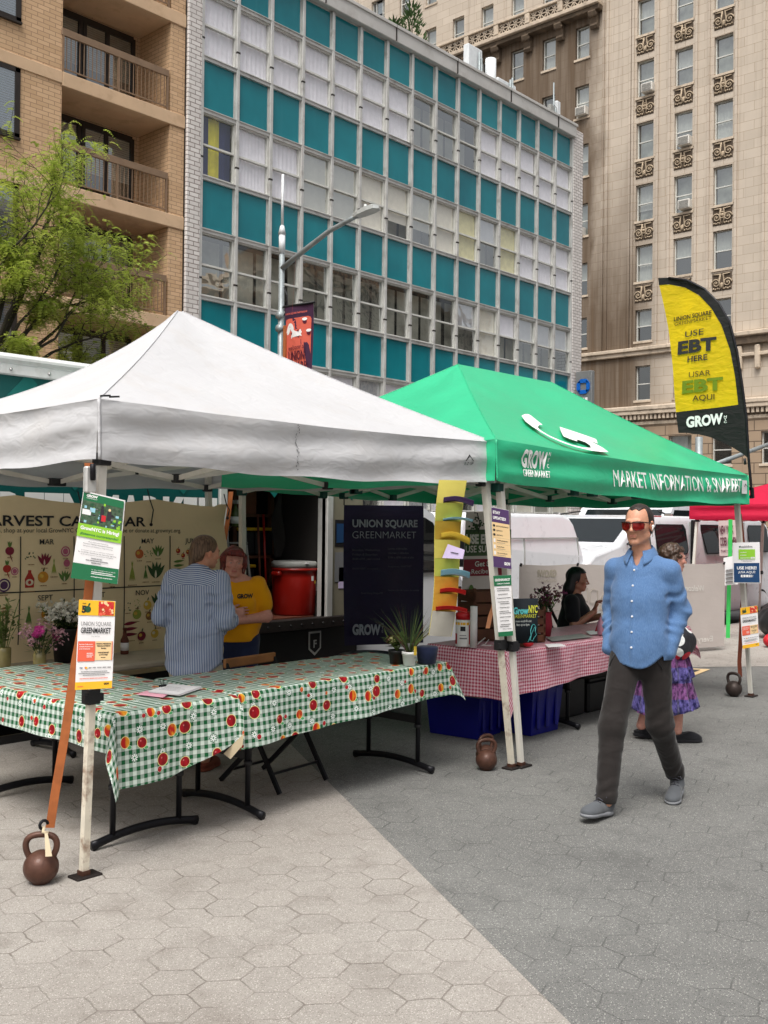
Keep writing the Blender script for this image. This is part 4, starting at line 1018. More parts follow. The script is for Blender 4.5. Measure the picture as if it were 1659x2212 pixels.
def d2(b, P, R, T, D):
    R(0, .83, 1, 1, 'sign_amber'); R(.55, .835, .97, .99, 'tomato', .0006); r = random.Random(5)
    for k in range(34): D(r.uniform(.57, .94), r.uniform(.845, .98), r.uniform(.012, .022), r.choice(['tomato', 'sign_coral', 'figure_red', 'sign_tan']), .0008 + k * .00004)
    T('5', .09, .862, .075, 'ink_black', None, 'L', .06); D(.255, .898, .038, 'apple_green'); b.disc((0, 0), .012, 0 * V((1, 1, 1)), (1, 0, 0), (0, 1, 0), 'apple_green', 10, fn=lambda x, y: P(.29 + x * 2, .95 + y, .001), ry=.022, rot=-.6); T('YEARS', .1, .955, .012, 'ink_black', .1, 'L', .03)
    T('UNION SQUARE', .5, .715, .048, 'ink_black', .82, bold=-.012); T('GREENMARKET', .5, .632, .064, 'ink_black', .82, bold=.02); T('PLAZA PEDESTRIAN', .5, .59, .012, 'ink_grey', .24)
    R(.03, .315, .50, .54, 'sign_coral'); R(.51, .325, .97, .54, 'sign_tan'); R(.955, .325, .975, .54, 'sign_coral', .001)
    for k, s_ in enumerate(('Buy fresh, locally grown', 'vegetables, fruits and more', 'at this Greenmarket')): T(s_, .07, .50 - .025 * k, .013, 'letter_white', (.36, .38, .3)[k], 'L', .02)
    lines(b, lambda u, v: P(u, v, .001), [(.28, .44, .40), (.28, .46, .38), (.28, .42, .36)], 'letter_white', .009, 6)
    for k, s_ in enumerate(('MONDAYS, WEDNESDAYS,', 'FRIDAYS & SATURDAYS', '8am-6pm', 'UNION SQUARE WEST', '& 17TH STREET', 'Manhattan')): T(s_, .735, (.505, .48, .455, .405, .38, .352)[k], .015 if k < 5 else .01, 'ink_black', (.4, .36, .14, .3, .24, .12)[k], 'C', .04)
    T('VISA', .10, .235, .016, 'sign_navy', .09, 'L', .04); D(.265, .243, .012, 'tomato'); D(.29, .243, .012, 'sign_amber', .0012); T('EBT', .35, .235, .014, 'ink_black', .08, 'L', .03); lines(b, lambda u, v: P(u, v, .001), [(.46, .55, .236), (.58, .70, .236), (.73, .83, .236), (.86, .95, .236)], 'ink_grey', .014, 7)
    lines(b, lambda u, v: P(u, v, .001), [(.14, .86, .195), (.08, .92, .175), (.2, .8, .155)], 'ink_grey', .010, 8); lines(b, lambda u, v: P(u, v, .001), [(.12, .88, .118)], 'sign_coral', .010, 9)
    R(0, 0, 1, .085, 'sign_amber'); T('GROW', .78, .045, .022, 'ink_black', .14, 'L', .05); lines(b, lambda u, v: P(u, v, .001), [(.07, .22, .03)], 'sign_coral', .010, 2)
sign('market_sign', 'white and amber market sign with black lettering below the tilted poster', c1(475, 870), c1(693, 880), c1(672, 1400), c1(450, 1412), 4.76, d2)
sign('market_sign', 'amber banded market sign on the far right tent leg, under the navy notice', c4(1428, 1095), c4(1570, 1075), c4(1587, 1410), c4(1448, 1435), 10.03, d2)
def d3(b, P, R, T, D):
    R(.01, .755, .99, .995, 'sign_purple'); R(.01, .19, .99, .755, 'sign_tan'); R(.01, .005, .99, .19, 'sign_purple')
    T('STAY', .08, .90, .048, 'letter_white', .42, 'L', .04); T('UPDATED!', .08, .81, .048, 'letter_white', .72, 'L', .04)
    for k, s_ in enumerate(('@UNIONSQUAREGREENMARKET', '@GROWNYC', '@GROWNYC')): D(.12, .70 - .075 * k, .022, 'ink_black'); T(s_, .25, .69 - .075 * k, .02, 'ink_black', (.68, .34, .34)[k], 'L', .02)
    for k, s_ in enumerate(('GrowNYC.org/Greenmarket', 'Product Finder', 'Sign up for Bi-Monthly')):
        v = .455 - .105 * k; R(.06, v + .045, .94, v + .048, 'ink_grey'); T(s_, .25, v - .005, .022, 'ink_black', (.6, .4, .55)[k], 'L', .02); lines(b, lambda u, v_: P(u, v_, .001), [(.25, .7, v - .035)], 'ink_grey', .008, k); R(.07, v - .03, .17, v + .03, 'paper', .0008)
    T('GROW', .6, .06, .05, 'letter_white', .34, 'L', .05)
sign('notice_sign', 'tan and purple stay updated notice on the paired tent legs', c3(708, 403), c3(845, 430), c3(867, 885), c3(725, 868), 7.02, d3)
def d4(b, P, R, T, D):
    R(.0, .83, 1, 1, 'sign_green'); T('GREENMARKET', .5, .91, .038, 'letter_white', .86, bold=.03); T('COMMUNITY STANDARDS', .53, .855, .02, 'letter_white', .74, bold=.03); R(0, 0, 1, .075, 'sign_green')
    r = random.Random(3); v = .78
    for k in range(9):
        rows = 2 if k in (0, 3, 5, 8) else 1
        for q in range(rows): u0 = r.uniform(.1, .25); lines(b, lambda u, v_: P(u, v_, .001), [(u0, r.uniform(.75, .95), v)], 'ink_black', .011, k * 3 + q); v -= .032
        v -= .03
    T('Thank you for supporting', .62, .115, .016, 'ink_black', .6, bold=.02)
sign('notice_sign', 'white community rules sheet with green header, under the purple notice', c3(724, 935), c3(862, 928), c3(877, 1395), c3(765, 1405), 7.03, d4)
def d5(b, P, R, T, D):
    T('healthfirst', .27, .875, .05, 'ink_grey', .46, 'L', .02); D(.26, .895, .02, 'sign_green'); R(.21, .585, .82, .83, 'sign_lime'); lines(b, lambda u, v: P(u, v, .001), [(.27, .5, .75), (.27, .5, .68), (.27, .7, .61)], 'paper', .014, 4); R(.66, .60, .80, .64, 'paper', .001); T('Visa', .69, .608, .025, 'sign_navy', .08, 'L', .04, .2)
    lines(b, lambda u, v: P(u, v, .001), [(.3, .8, .55), (.36, .7, .53)], 'ink_grey', .009, 6)
    R(.03, .02, .97, .495, 'sign_navy'); T('USE HERE!', .5, .34, .072, 'letter_white', .72, bold=.03); T('¡USA AQUÍ!', .5, .245, .056, 'letter_white', .62, bold=.01); T('在这里使用!', .5, .15, .05, 'letter_white', .46)
    if True: lines(b, lambda u, v: P(u, v, .001), [(.28, .66, .15)], 'letter_white', .055, 12)
sign('notice_sign', 'white and navy notice with green card picture at the far right tent leg', c4(1365, 553), c4(1590, 548), c4(1597, 890), c4(1370, 888), 9.96, d5)

# ---------------------------------------------------------------- banners
mat('canvas_cream', srgb(234, 214, 172), .85, var=.05, vs=2, fold=.12, trans=.05); mat('banner_purple', srgb(34, 24, 62), .75, var=.15, vs=2, fold=.1); mat('banner_letter', srgb(170, 170, 184), .7); mat('banner_small', srgb(84, 82, 100), .7)
mat('banner_back', srgb(206, 196, 190), .75, var=.05, vs=2, trans=.3, fold=.08); mat('print_back', srgb(176, 166, 150), .8); mat('print_back_white', srgb(224, 220, 214), .8)
mat('banner_green', srgb(62, 92, 50), .75, var=.1); mat('banner_red', srgb(140, 32, 48), .75, var=.1)
hbn = thing('banner', 'cream harvest calendar banner with month grid and painted produce at the tent back', 'banner', (4.3, 7.12, .4))
HY = 7.12
def hbz(u):  # scalloped top edge between the ties
    return 1.85 - .05 * abs(math.sin(u * math.pi * 2.6)) + (.02 if u > .97 else 0)
hf = lambda u, v: V((2.6 + 3.23 * u, HY + .012 * math.sin(9 * u + 2 * v) + .02 * math.sin(3 * u + 5 * v) * (1 - v) + .03 * math.exp(-(1 - u) * 14) * math.sin(16 * v), .42 + (hbz(u) - .42) * v))
b = MB(); b.grid(hf, 70, 24, 'canvas_cream'); b.build('cloth', hbn)
hp = lambda x, z: hf((x - 2.6) / 3.23, (z - .42) / (hbz((x - 2.6) / 3.23) - .42)) + V((0, -.006, 0))
b = MB()
b.text('HARVEST CALENDAR', 0, 0, 0, .078, 'ink_black', width=1.47, al='L', bold=.02, fn=lambda x, y: hp(3.53 + x, 1.625 + y))
b.text('shop at your local GrowNYC Greenmarket. Subscribe or donate at grownyc.org.', 0, 0, 0, .035, 'ink_black', width=1.6, al='L', fn=lambda x, y: hp(3.75 + x, 1.575 + y)); b.text('When produce is in season, ', 0, 0, 0, .035, 'ink_black', width=.56, al='R', fn=lambda x, y: hp(3.735 + x, 1.575 + y))
for x in (3.02, 3.45, 3.88, 4.33, 4.79, 5.235): 
    for k in range(8): z0, z1 = 1.545 - k * .1, 1.545 - (k + 1) * .1; b.add([hp(x, z0), hp(x + .009, z0), hp(x + .009, z1), hp(x, z1)], [(0, 1, 2, 3)], 'ink_black')
for k in range(30): x0_, x1_ = 2.7 + k * .1, 2.8 + k * .1; b.add([hp(x0_, 1.13), hp(x1_, 1.13), hp(x1_, 1.139), hp(x0_, 1.139)], [(0, 1, 2, 3)], 'ink_black')
for s_, x, z in (('JAN', 3.23, 1.485), ('FEB', 3.66, 1.485), ('MAR', 4.10, 1.485), ('APR', 4.56, 1.485), ('MAY', 5.02, 1.485), ('JUNE', 5.46, 1.485), ('JULY', 3.23, 1.065), ('AUG', 3.66, 1.065), ('SEPT', 4.09, 1.065), ('OCT', 4.55, 1.065), ('NOV', 4.97, 1.065), ('DEC', 5.42, 1.065)):
    b.text(s_, 0, 0, 0, .042, 'ink_black', fn=lambda x_, y_: hp(x + x_, z + y_), bold=.005, sx=1.05)
b.text('please reuse me, dry indoors', 0, 0, 0, .03, 'ink_black', width=.9, al='L', shear=.2, fn=lambda x, y: hp(3.4 + x, .56 + y)); b.build('lettering', hbn)
for nm_, c_ in (('p_beet', 0x7a2035), ('p_green', 0x5a7a3a), ('p_dkgreen', 0x33502e), ('p_apple', 0xc98a30), ('p_yellow', 0xd2ae4a), ('p_pink', 0xb8607a), ('p_red', 0xa83228), ('p_lime', 0x93a048), ('p_white', 0xd8ceb4), ('p_violet', 0x4c3156), ('p_brown', 0x8a6238), ('p_orange', 0xc0683a)): mat(nm_, c_, .8, var=.15, vs=40)
b = MB(); pe = [0.]
def pz(fn_): pe[0] += .00008; return lambda x, y: fn_(x, y) + V((0, -pe[0] % .003, 0))
def leaf(x, z, l, w, a, m):
    pts = [(l * t, w * math.sin(math.pi * t ** .8)) for t in [k / 7 for k in range(8)]] + [(l * t, -w * math.sin(math.pi * t ** .8)) for t in [k / 7 for k in range(6, 0, -1)]]
    ca, sa = math.cos(a), math.sin(a); b.poly([(x + p[0] * ca - p[1] * sa, z + p[0] * sa + p[1] * ca) for p in pts], 0 * V((1, 1, 1)), (1, 0, 0), (0, 1, 0), m, fn=pz(hp))
def blob(x, z, rx, rz_, m, rot=0): b.disc((x, z), rx, 0 * V((1, 1, 1)), (1, 0, 0), (0, 1, 0), m, 16, fn=pz(hp), ry=rz_, rot=rot)
def produce(kind, x, z, s, m='p_red'):
    if kind == 'apple': blob(x, z, s, s * .95, m); blob(x - s * .3, z + s * .2, s * .4, s * .35, 'p_yellow' if m != 'p_yellow' else 'p_white'); leaf(x, z + s * .9, s * .8, s * .15, 1.2, 'p_dkgreen')
    elif kind == 'beet':
        blob(x, z, s, s * .9, m); leaf(x, z - s * .6, s * 1.9, s * .13, -1.2, m)
        for a in (1.2, 1.57, 1.9): leaf(x, z + s * .7, s * 1.4, s * .2, a, 'p_green')
    elif kind == 'greens':
        for a in (.9, 1.2, 1.5, 1.8, 2.2): leaf(x, z - s, s * 2.2, s * .3, a, m)
        leaf(x, z - s, s * 1.1, s * .16, 1.57, 'p_white')
    elif kind == 'stalks':
        for k in range(5): leaf(x + (k - 2) * s * .2, z - s, s * 2.4, s * .09, 1.57 + (k - 2) * .12, m)
    elif kind == 'round': blob(x, z, s, s, m); blob(x, z, s * .75, s * .75, 'p_white'); blob(x, z, s * .6, s * .6, m)
    elif kind == 'bottle': b.poly([(x - s * .55, z - s), (x + s * .55, z - s), (x + s * .6, z), (x + s * .2, z + s * .7), (x + s * .2, z + s), (x - s * .2, z + s), (x - s * .2, z + s * .7), (x - s * .6, z)], 0 * V((1, 1, 1)), (1, 0, 0), (0, 1, 0), m, fn=pz(hp)); blob(x, z - s * .4, s * .5, s * .38, 'p_white'); blob(x, z - s * .4, s * .2, s * .22, m)
    elif kind == 'seeds':
        r = random.Random(int(x * 100))
        for k in range(9): blob(x + r.uniform(-s, s), z + r.uniform(-s, s), s * .16, s * .1, m, r.uniform(0, 3))
    elif kind == 'pods':
        for k in range(3): leaf(x - s, z - s * .7 + k * s * .6, s * 2, s * .2, .05 * k, m)
    lines(b, lambda u, v: hp(u, v) + V((0, -.001, 0)), [(x - s * .6, x + s * .6, z - s * 1.5)], 'p_brown', .007, int(x * 50))
    pe[0] += .0002
for a in [('beet', 3.80, 1.44, .035, 'p_beet'), ('beet', 3.78, 1.31, .032, 'p_red'), ('round', 3.84, 1.29, .03, 'p_pink'), ('round', 3.76, 1.19, .05, 'p_violet'), ('greens', 3.64, 1.38, .05, 'p_green'), ('apple', 3.55, 1.25, .04, 'p_apple'), ('seeds', 3.97, 1.40, .045, 'p_dkgreen'), ('greens', 4.08, 1.37, .045, 'p_beet'), ('stalks', 4.16, 1.31, .05, 'p_lime'), ('round', 4.26, 1.43, .04, 'p_pink'), ('round', 4.27, 1.34, .028, 'p_pink'),
          ('bottle', 3.96, 1.23, .065, 'p_red'), ('apple', 4.07, 1.24, .045, 'p_apple'), ('greens', 4.25, 1.24, .04, 'p_green'), ('apple', 4.43, 1.40, .04, 'p_lime'), ('stalks', 4.6, 1.38, .05, 'p_green'), ('apple', 4.5, 1.23, .04, 'p_brown'), ('seeds', 4.68, 1.2, .04, 'p_brown'), ('apple', 4.94, 1.40, .04, 'p_orange'), ('greens', 5.12, 1.42, .045, 'p_green'), ('stalks', 4.87, 1.25, .07, 'p_lime'), ('seeds', 5.03, 1.39, .04, 'p_green'), ('greens', 5.1, 1.26, .065, 'p_dkgreen'), ('stalks', 5.0, 1.24, .05, 'p_green'),
          ('apple', 5.32, 1.42, .022, 'p_red'), ('apple', 5.37, 1.38, .02, 'p_red'), ('apple', 5.42, 1.41, .02, 'p_red'), ('pods', 5.33, 1.30, .055, 'p_green'), ('pods', 5.37, 1.21, .06, 'p_dkgreen'), ('stalks', 5.55, 1.38, .05, 'p_lime'), ('stalks', 3.96, .95, .06, 'p_green'), ('apple', 4.10, .96, .04, 'p_apple'), ('apple', 4.24, .98, .055, 'p_yellow'), ('greens', 4.05, .80, .05, 'p_green'), ('apple', 4.22, .8, .04, 'p_beet'), ('pods', 3.78, 1.0, .04, 'p_brown'), ('greens', 3.66, .95, .04, 'p_green'),
          ('beet', 3.6, .8, .04, 'p_orange'), ('seeds', 4.83, .98, .04, 'p_dkgreen'), ('seeds', 4.92, 1.0, .03, 'p_lime'), ('apple', 5.02, .98, .04, 'p_yellow'), ('greens', 5.12, 1.02, .05, 'p_dkgreen'), ('apple', 4.92, .91, .042, 'p_lime'), ('apple', 5.04, .89, .036, 'p_brown'), ('seeds', 5.13, .84, .04, 'p_brown'), ('pods', 4.86, .80, .07, 'p_beet'), ('apple', 4.97, .73, .04, 'p_beet'), ('apple', 5.1, .74, .038, 'p_yellow'), ('greens', 4.5, .95, .05, 'p_green'), ('apple', 4.6, .8, .04, 'p_orange'), ('apple', 5.45, .9, .04, 'p_red')]: produce(*a)
b.build('produce_print', hbn)
b = MB()
for x, l in ((4.36, .10), (5.0, .2), (5.8, .12)): b.tube([(x, HY - .01, hbz((x - 2.6) / 3.23) + .09), (x + .02, HY - .02, hbz((x - 2.6) / 3.23) + .0), (x + .05, HY - .025, hbz((x - 2.6) / 3.23) - l * .4), (x + .03, HY - .025, hbz((x - 2.6) / 3.23) - l)], .005, 'black_plastic', 6); b.ball((x + .03, HY - .025, hbz((x - 2.6) / 3.23) - l), .014, 'black_plastic', 6)
b.build('bungee_tie', hbn)

pb = thing('banner', 'dark purple market banner with pale lettering hung at the truck', 'banner', (8.1, 7.05, .4))
A_ = lambda x, y: PY((650 + x * .48222) / 1.507, (1480 + y * .48222) / 1.507, 7.05)
tl, tr2, br2, bl2 = A_(975, 340), A_(1505, 345), A_(1515, 1270), A_(978, 1290)
pf = lambda u, v: bl2.lerp(br2, u).lerp(tl.lerp(tr2, u), v) + V((0, .012 * math.sin(8 * u + 3 * v), 0))
b = MB(); b.grid(pf, 24, 20, 'banner_purple'); b.build('cloth', pb)
pp = lambda x, z: V((x, 7.035, z))
b = MB()
def pt(s_, x, y, x2, h, m, bold=0., y2=None):
    p, q = A_(x, y), A_(x2, y if y2 is None else y2); b.text(s_, 0, 0, 0, h, m, width=q.x - p.x, al='L', bold=bold, fn=lambda x_, y_: p + V((x_, -.022, y_ + (q.z - p.z) * x_ / (q.x - p.x))))
pt('UNION SQUARE', 1020, 488, 1460, .075, 'banner_letter', .03); pt('GREENMARKET', 1020, 565, 1450, .075, 'banner_letter', -.012)
for k, (s_, e_) in enumerate((('Mondays, Wednesdays,', 'Lunes, miércoles'), ('Fridays & Saturdays', 'viernes y sábados'), ('8AM-6PM, year-round', '8AM a 6PM todo el año'))): pt(s_, 1020, 650 + 30 * k, 1020 + (190, 170, 185)[k], .022, 'banner_small', .02); pt(e_, 1260, 640 + 30 * k, 1260 + (130, 140, 175)[k], .022, 'banner_small', .02)
pt('SNAP/EBT accepted', 1020, 775, 1190, .02, 'banner_small'); pt('Aceptamos SNAP/EBT', 1260, 760, 1420, .02, 'banner_small'); pt('Food Scrap Drop-Off', 1080, 940, 1225, .02, 'banner_small', .01); pt('Recolección de restos de comida', 1260, 920, 1470, .018, 'banner_small', .01)
pt('GROW', 1020, 1212, 1210, .10, 'banner_letter', .05)
for k, ch in enumerate('NYC'): q = A_(1218, 1145 + 24 * k); b.text(ch, 0, 0, 0, .028, 'banner_letter', al='L', fn=lambda x_, y_: q + V((x_, -.022, y_ - .01)))
b.build('lettering', pb)
b = MB()
for p in (tl, tr2): b.tube([p, p + V((.0, 0, .06)), p + V((-.03, -.02, .12)), p + V((.02, -.03, .15))], .006, 'black_plastic', 6)
b.build('tie', pb)

eb = thing('banner', 'green and maroon banner half hidden behind the yellow pocket organiser', 'banner', (9.4, 6.95, .4))
E_ = lambda x, y: PY(*c3(x, y), 6.95)
q = [E_(470, 1260), E_(860, 1240), E_(860, 440), E_(515, 440)]
ef = lambda u, v: q[0].lerp(q[1], u).lerp(q[3].lerp(q[2], u), v)
b = MB(); b.grid(lambda u, v: ef(u, v), 6, 6, 'banner_back'); b.build('cloth', eb)
b = MB()
for v0, v1, m in ((.58, .83, 'banner_green'), (.39, .55, 'banner_red'), (.17, .20, 'banner_red')): b.add([ef(u, v) + V((0, -.006, 0)) for u, v in ((.0, v0), (1, v0), (1, v1), (.0, v1))], [(0, 1, 2, 3)], m)
ept = lambda s_, u, v, h, m, wd, bold=0.: b.text(s_, 0, 0, 0, h, m, width=wd, al='L', bold=bold, fn=lambda x, y: ef(u, v) + V((x, -.011, y)))
ept('USE EBT', .02, .70, .10, 'print_back_white', .50, .05); ept('USE SU EBT', .02, .615, .075, 'print_back_white', .62, .02); ept('Get $2', .22, .48, .06, 'print_back_white', .34, .02); ept('Recibe $2', .16, .41, .055, 'print_back_white', .46, .0)
rr = random.Random(9)
for k in range(60): a = rr.uniform(0, 6.28); r_ = rr.uniform(0, .1); p = ef(.22, .86) + V((r_ * 1.4 * math.cos(a), -.007 - k * .0001, r_ * math.sin(a))); b.disc((0, 0), .02, 0 * V((1, 1, 1)), (1, 0, 0), (0, 1, 0), 'p_dkgreen', 7, fn=lambda x, y: p + V((x, 0, y * .5)))
b.disc((0, 0), .05, 0 * V((1, 1, 1)), (1, 0, 0), (0, 1, 0), 'p_green', 12, fn=lambda x, y: ef(.17, .25) + V((x, -.01, y * 1.4))); b.build('print', eb)
b = MB(); p = E_(590, 450); b.tube([p + V((-.05, -.02, 0)), p + V((0, -.02, 0)), p + V((.03, -.03, -.1)), p + V((.02, -.03, -.22))], .006, 'black_plastic', 6); b.build('bungee_tie', eb)

wb = thing('banner', 'pale banner seen from behind with mirrored welcome lettering along the stall', 'banner', (13, 7.0, .2))
w0, w1 = PY(*c3(915, 830), 6.95), PX(*c4(1365, 745), 12.55)
wz = lambda u: 1.245 - .12 * u - .02 * abs(math.sin(u * math.pi * 4))
wl = V((10.1, 6.95, 0)); wr_ = V((13.5, 5.95, 0))
print('white banner ends', w0, PG(*c4(1385, 1440)), PX(*c4(1365, 745), wr_.x))
wf = lambda u, v: wl.lerp(wr_, u) + V((.0, .015 * math.sin(12 * u), .06 + (1.20 - .02 * u + -.015 * math.sin(u * math.pi * 4) ** 2 - .06) * v))
b = MB(); b.grid(wf, 40, 12, 'banner_back'); b.build('cloth', wb)
b = MB(); ln = (wr_ - wl).length; nb_ = V((-(wr_ - wl).y, (wr_ - wl).x, 0)).normalized(); nb_ = nb_ if nb_.dot(fw) < 0 else -nb_
wpt = lambda s_, u, v, h, m, wd, bold=0., sh=0.: b.text(s_, 0, 0, 0, h, m, width=wd, al='L', bold=bold, shear=sh, fn=lambda x, y: wf(u - x / ln, v + y / 1.15) + nb_ * .008)
wpt('GROW!', .165, .88, .085, 'print_back', .30, .05); wpt('GREENMARKET', .165, .82, .04, 'print_back', .30)
wpt('Welcome', .88, .68, .085, 'print_back_white', .42, .01, .25); wpt('Every Monday', .93, .07, .08, 'print_back_white', .75, .01)
r = random.Random(21)
for k in range(9):
    u0, v0 = .22 + k * .045, r.uniform(.3, .75); pts = [(u0, v0), (u0 + .035, v0), (u0 + .035, v0 + .13), (u0 + .012, v0 + .15), (u0, v0 + .11)]
    for p, q_ in zip(pts, pts[1:] + pts[:1]): b.bar(wf(*p) + nb_ * .008, wf(*q_) + nb_ * .008, .006, .002, 'print_back')
b.build('mirrored_print', wb)
b = MB()
for u in (.0, .25, .5, .73, .985): b = MB(); b.tube([wf(u, 1) + V((0, -.02, -.02)), wf(u, 1) + V((.0, -.03, .015))], .014, 'black_plastic', 8); b.build('grommet', wb)

# feather flag
mat('flag_yellow_cloth', srgb(226, 194, 12), .7, var=.08, vs=4, trans=.25, fold=.3); mat('flag_black', srgb(26, 26, 26), .7, var=.2, trans=.1, fold=.3); mat('flag_olive', srgb(110, 130, 10), .7); mat('flag_brown', srgb(70, 60, 14), .7)
fl = thing('feather_flag', 'tall yellow feather flag with black lettering and border on the far tent leg', 'flag', (9.85, 4.1, 0))
C5 = lambda x, y: PX((1850 + x * .3918) / 1.507, (850 + y * .3918) / 1.507, 9.85)
lead = [(750, 145), (755, 200), (820, 560), (870, 900), (905, 1250), (925, 1430)]
outer = [(750, 142), (830, 135), (990, 158), (1130, 228), (1250, 348), (1340, 508), (1400, 740), (1440, 1000), (1480, 1300), (1500, 1640)]
inner = [(755, 200), (830, 190), (960, 215), (1090, 285), (1200, 395), (1280, 535), (1345, 740), (1383, 960), (1410, 1190), (1455, 1605)]
def lerp_poly(P, t):
    L = [0]
    for a, c in zip(P[:-1], P[1:]): L.append(L[-1] + math.hypot(a[0] - c[0], a[1] - c[1]))
    d = t * L[-1]
    for i in range(len(P) - 1):
        if d <= L[i + 1]: k = (d - L[i]) / (L[i + 1] - L[i] + 1e-9); return (P[i][0] + (P[i + 1][0] - P[i][0]) * k, P[i][1] + (P[i + 1][1] - P[i][1]) * k)
    return P[-1]
wav = lambda p: V((.03 * math.sin(p.y * 6 + p.z * 2.5) * min(1, (p.y - 4.05) * 2), 0, 0))
def fp(x, y, e=0.): p = C5(x, y); return p + wav(p) + V((-e, 0, 0))
b = MB(); n = 48
bot = [(925, 1430), (1010, 1428), (1100, 1440), (1190, 1460), (1270, 1490), (1380, 1545), (1455, 1605)]
def yx(P, y):
    for a, c in zip(P[:-1], P[1:]):
        if a[1] <= y <= c[1]: return a[0] + (c[0] - a[0]) * (y - a[1]) / (c[1] - a[1] + 1e-9)
    return P[-1][0] if y > P[-1][1] else P[0][0]
ysplit = lambda u: 1258 - 66 * u
for (ya, yb, m) in ((0, 1, 'flag_yellow_cloth'), (1, 2, 'flag_black')):
    def ff(u, v):
        if m == 'flag_yellow_cloth': y = 192 + (ysplit(u) - 192) * v; 
        else: y = ysplit(u) + (lerp_poly(bot, u)[1] - ysplit(u)) * v
        xl, xr = yx(lead, y), (yx(inner, y) if y < 1190 or m == 'flag_yellow_cloth' else yx(inner, min(y, 1605)))
        if y < 192: y = 192
        return fp(xl + (xr - xl) * u, max(y, 192))
    b.grid(ff, 16, 40 if m[5] == 'y' else 14, m)
b.build('sail', fl)
b = MB(); b.grid(lambda u, v: fp(*[a + (c - a) * u for a, c in zip(lerp_poly(inner, v), lerp_poly(outer, v))], .004), 4, 50, 'flag_black'); b.build('sleeve', fl)
b = MB(); b.tube([C5(830, 140) + V((.01, 0, 0)), C5(990, 162), C5(1130, 232), C5(1250, 352), C5(1340, 512), C5(1400, 742), C5(1440, 1002), C5(1480, 1302), C5(1498, 1640)] + [C5(1498 + k * 6, 1640 + k * 65) for k in range(1, 6)], .014, 'black_steel', 8)
b.bar(C5(1440, 1890), C5(1525, 1890), .03, .03, 'black_steel'); b.bar(C5(1525, 1885), C5(1530, 1970), .03, .03, 'black_steel'); b.bar(C5(1440, 1960), C5(1530, 1960), .03, .03, 'black_steel'); b.tube([C5(1465, 1640), C5(1470, 1690)], .014, 'black_plastic', 6); b.build('pole', fl)
b = MB()
def ft(s_, x, y, x2, y2, h, m, bold=0.):
    a, c = (x, y), (x2, y2); k = math.hypot(x2 - x, y2 - y); dx, dy = (x2 - x) / k, (y2 - y) / k
    vs, fs, w = text2d(s_, bold); b.add([fp(x + dx * (vx * k / w) + .02 * vy * h, y + dy * (vx * k / w) - vy * h, .012) for vx, vy in vs], fs, m)
ft('UNION SQUARE', 870, 500, 1203, 447, 36, 'flag_brown', .03); ft('GREENMARKET', 877, 537, 1205, 487, 30, 'flag_brown', -.0); ft('USE', 975, 636, 1138, 612, 52, 'ink_black', 0); ft('EBT', 912, 775, 1240, 735, 105, 'ink_black', .045); ft('HERE', 1003, 843, 1168, 822, 48, 'ink_black', .02)
ft('USAR', 1017, 972, 1190, 950, 48, 'flag_brown', 0); ft('EBT', 960, 1100, 1285, 1060, 100, 'flag_olive', .045); ft('AQUI', 1043, 1166, 1215, 1148, 48, 'flag_brown', .01); ft('GROW', 990, 1382, 1280, 1345, 85, 'letter_white', .05)
for k, ch in enumerate('NYC'): ft(ch, 1290, 1302 + 22 * k, 1315, 1299 + 22 * k, 19, 'letter_white', .02)
b.build('lettering', fl)

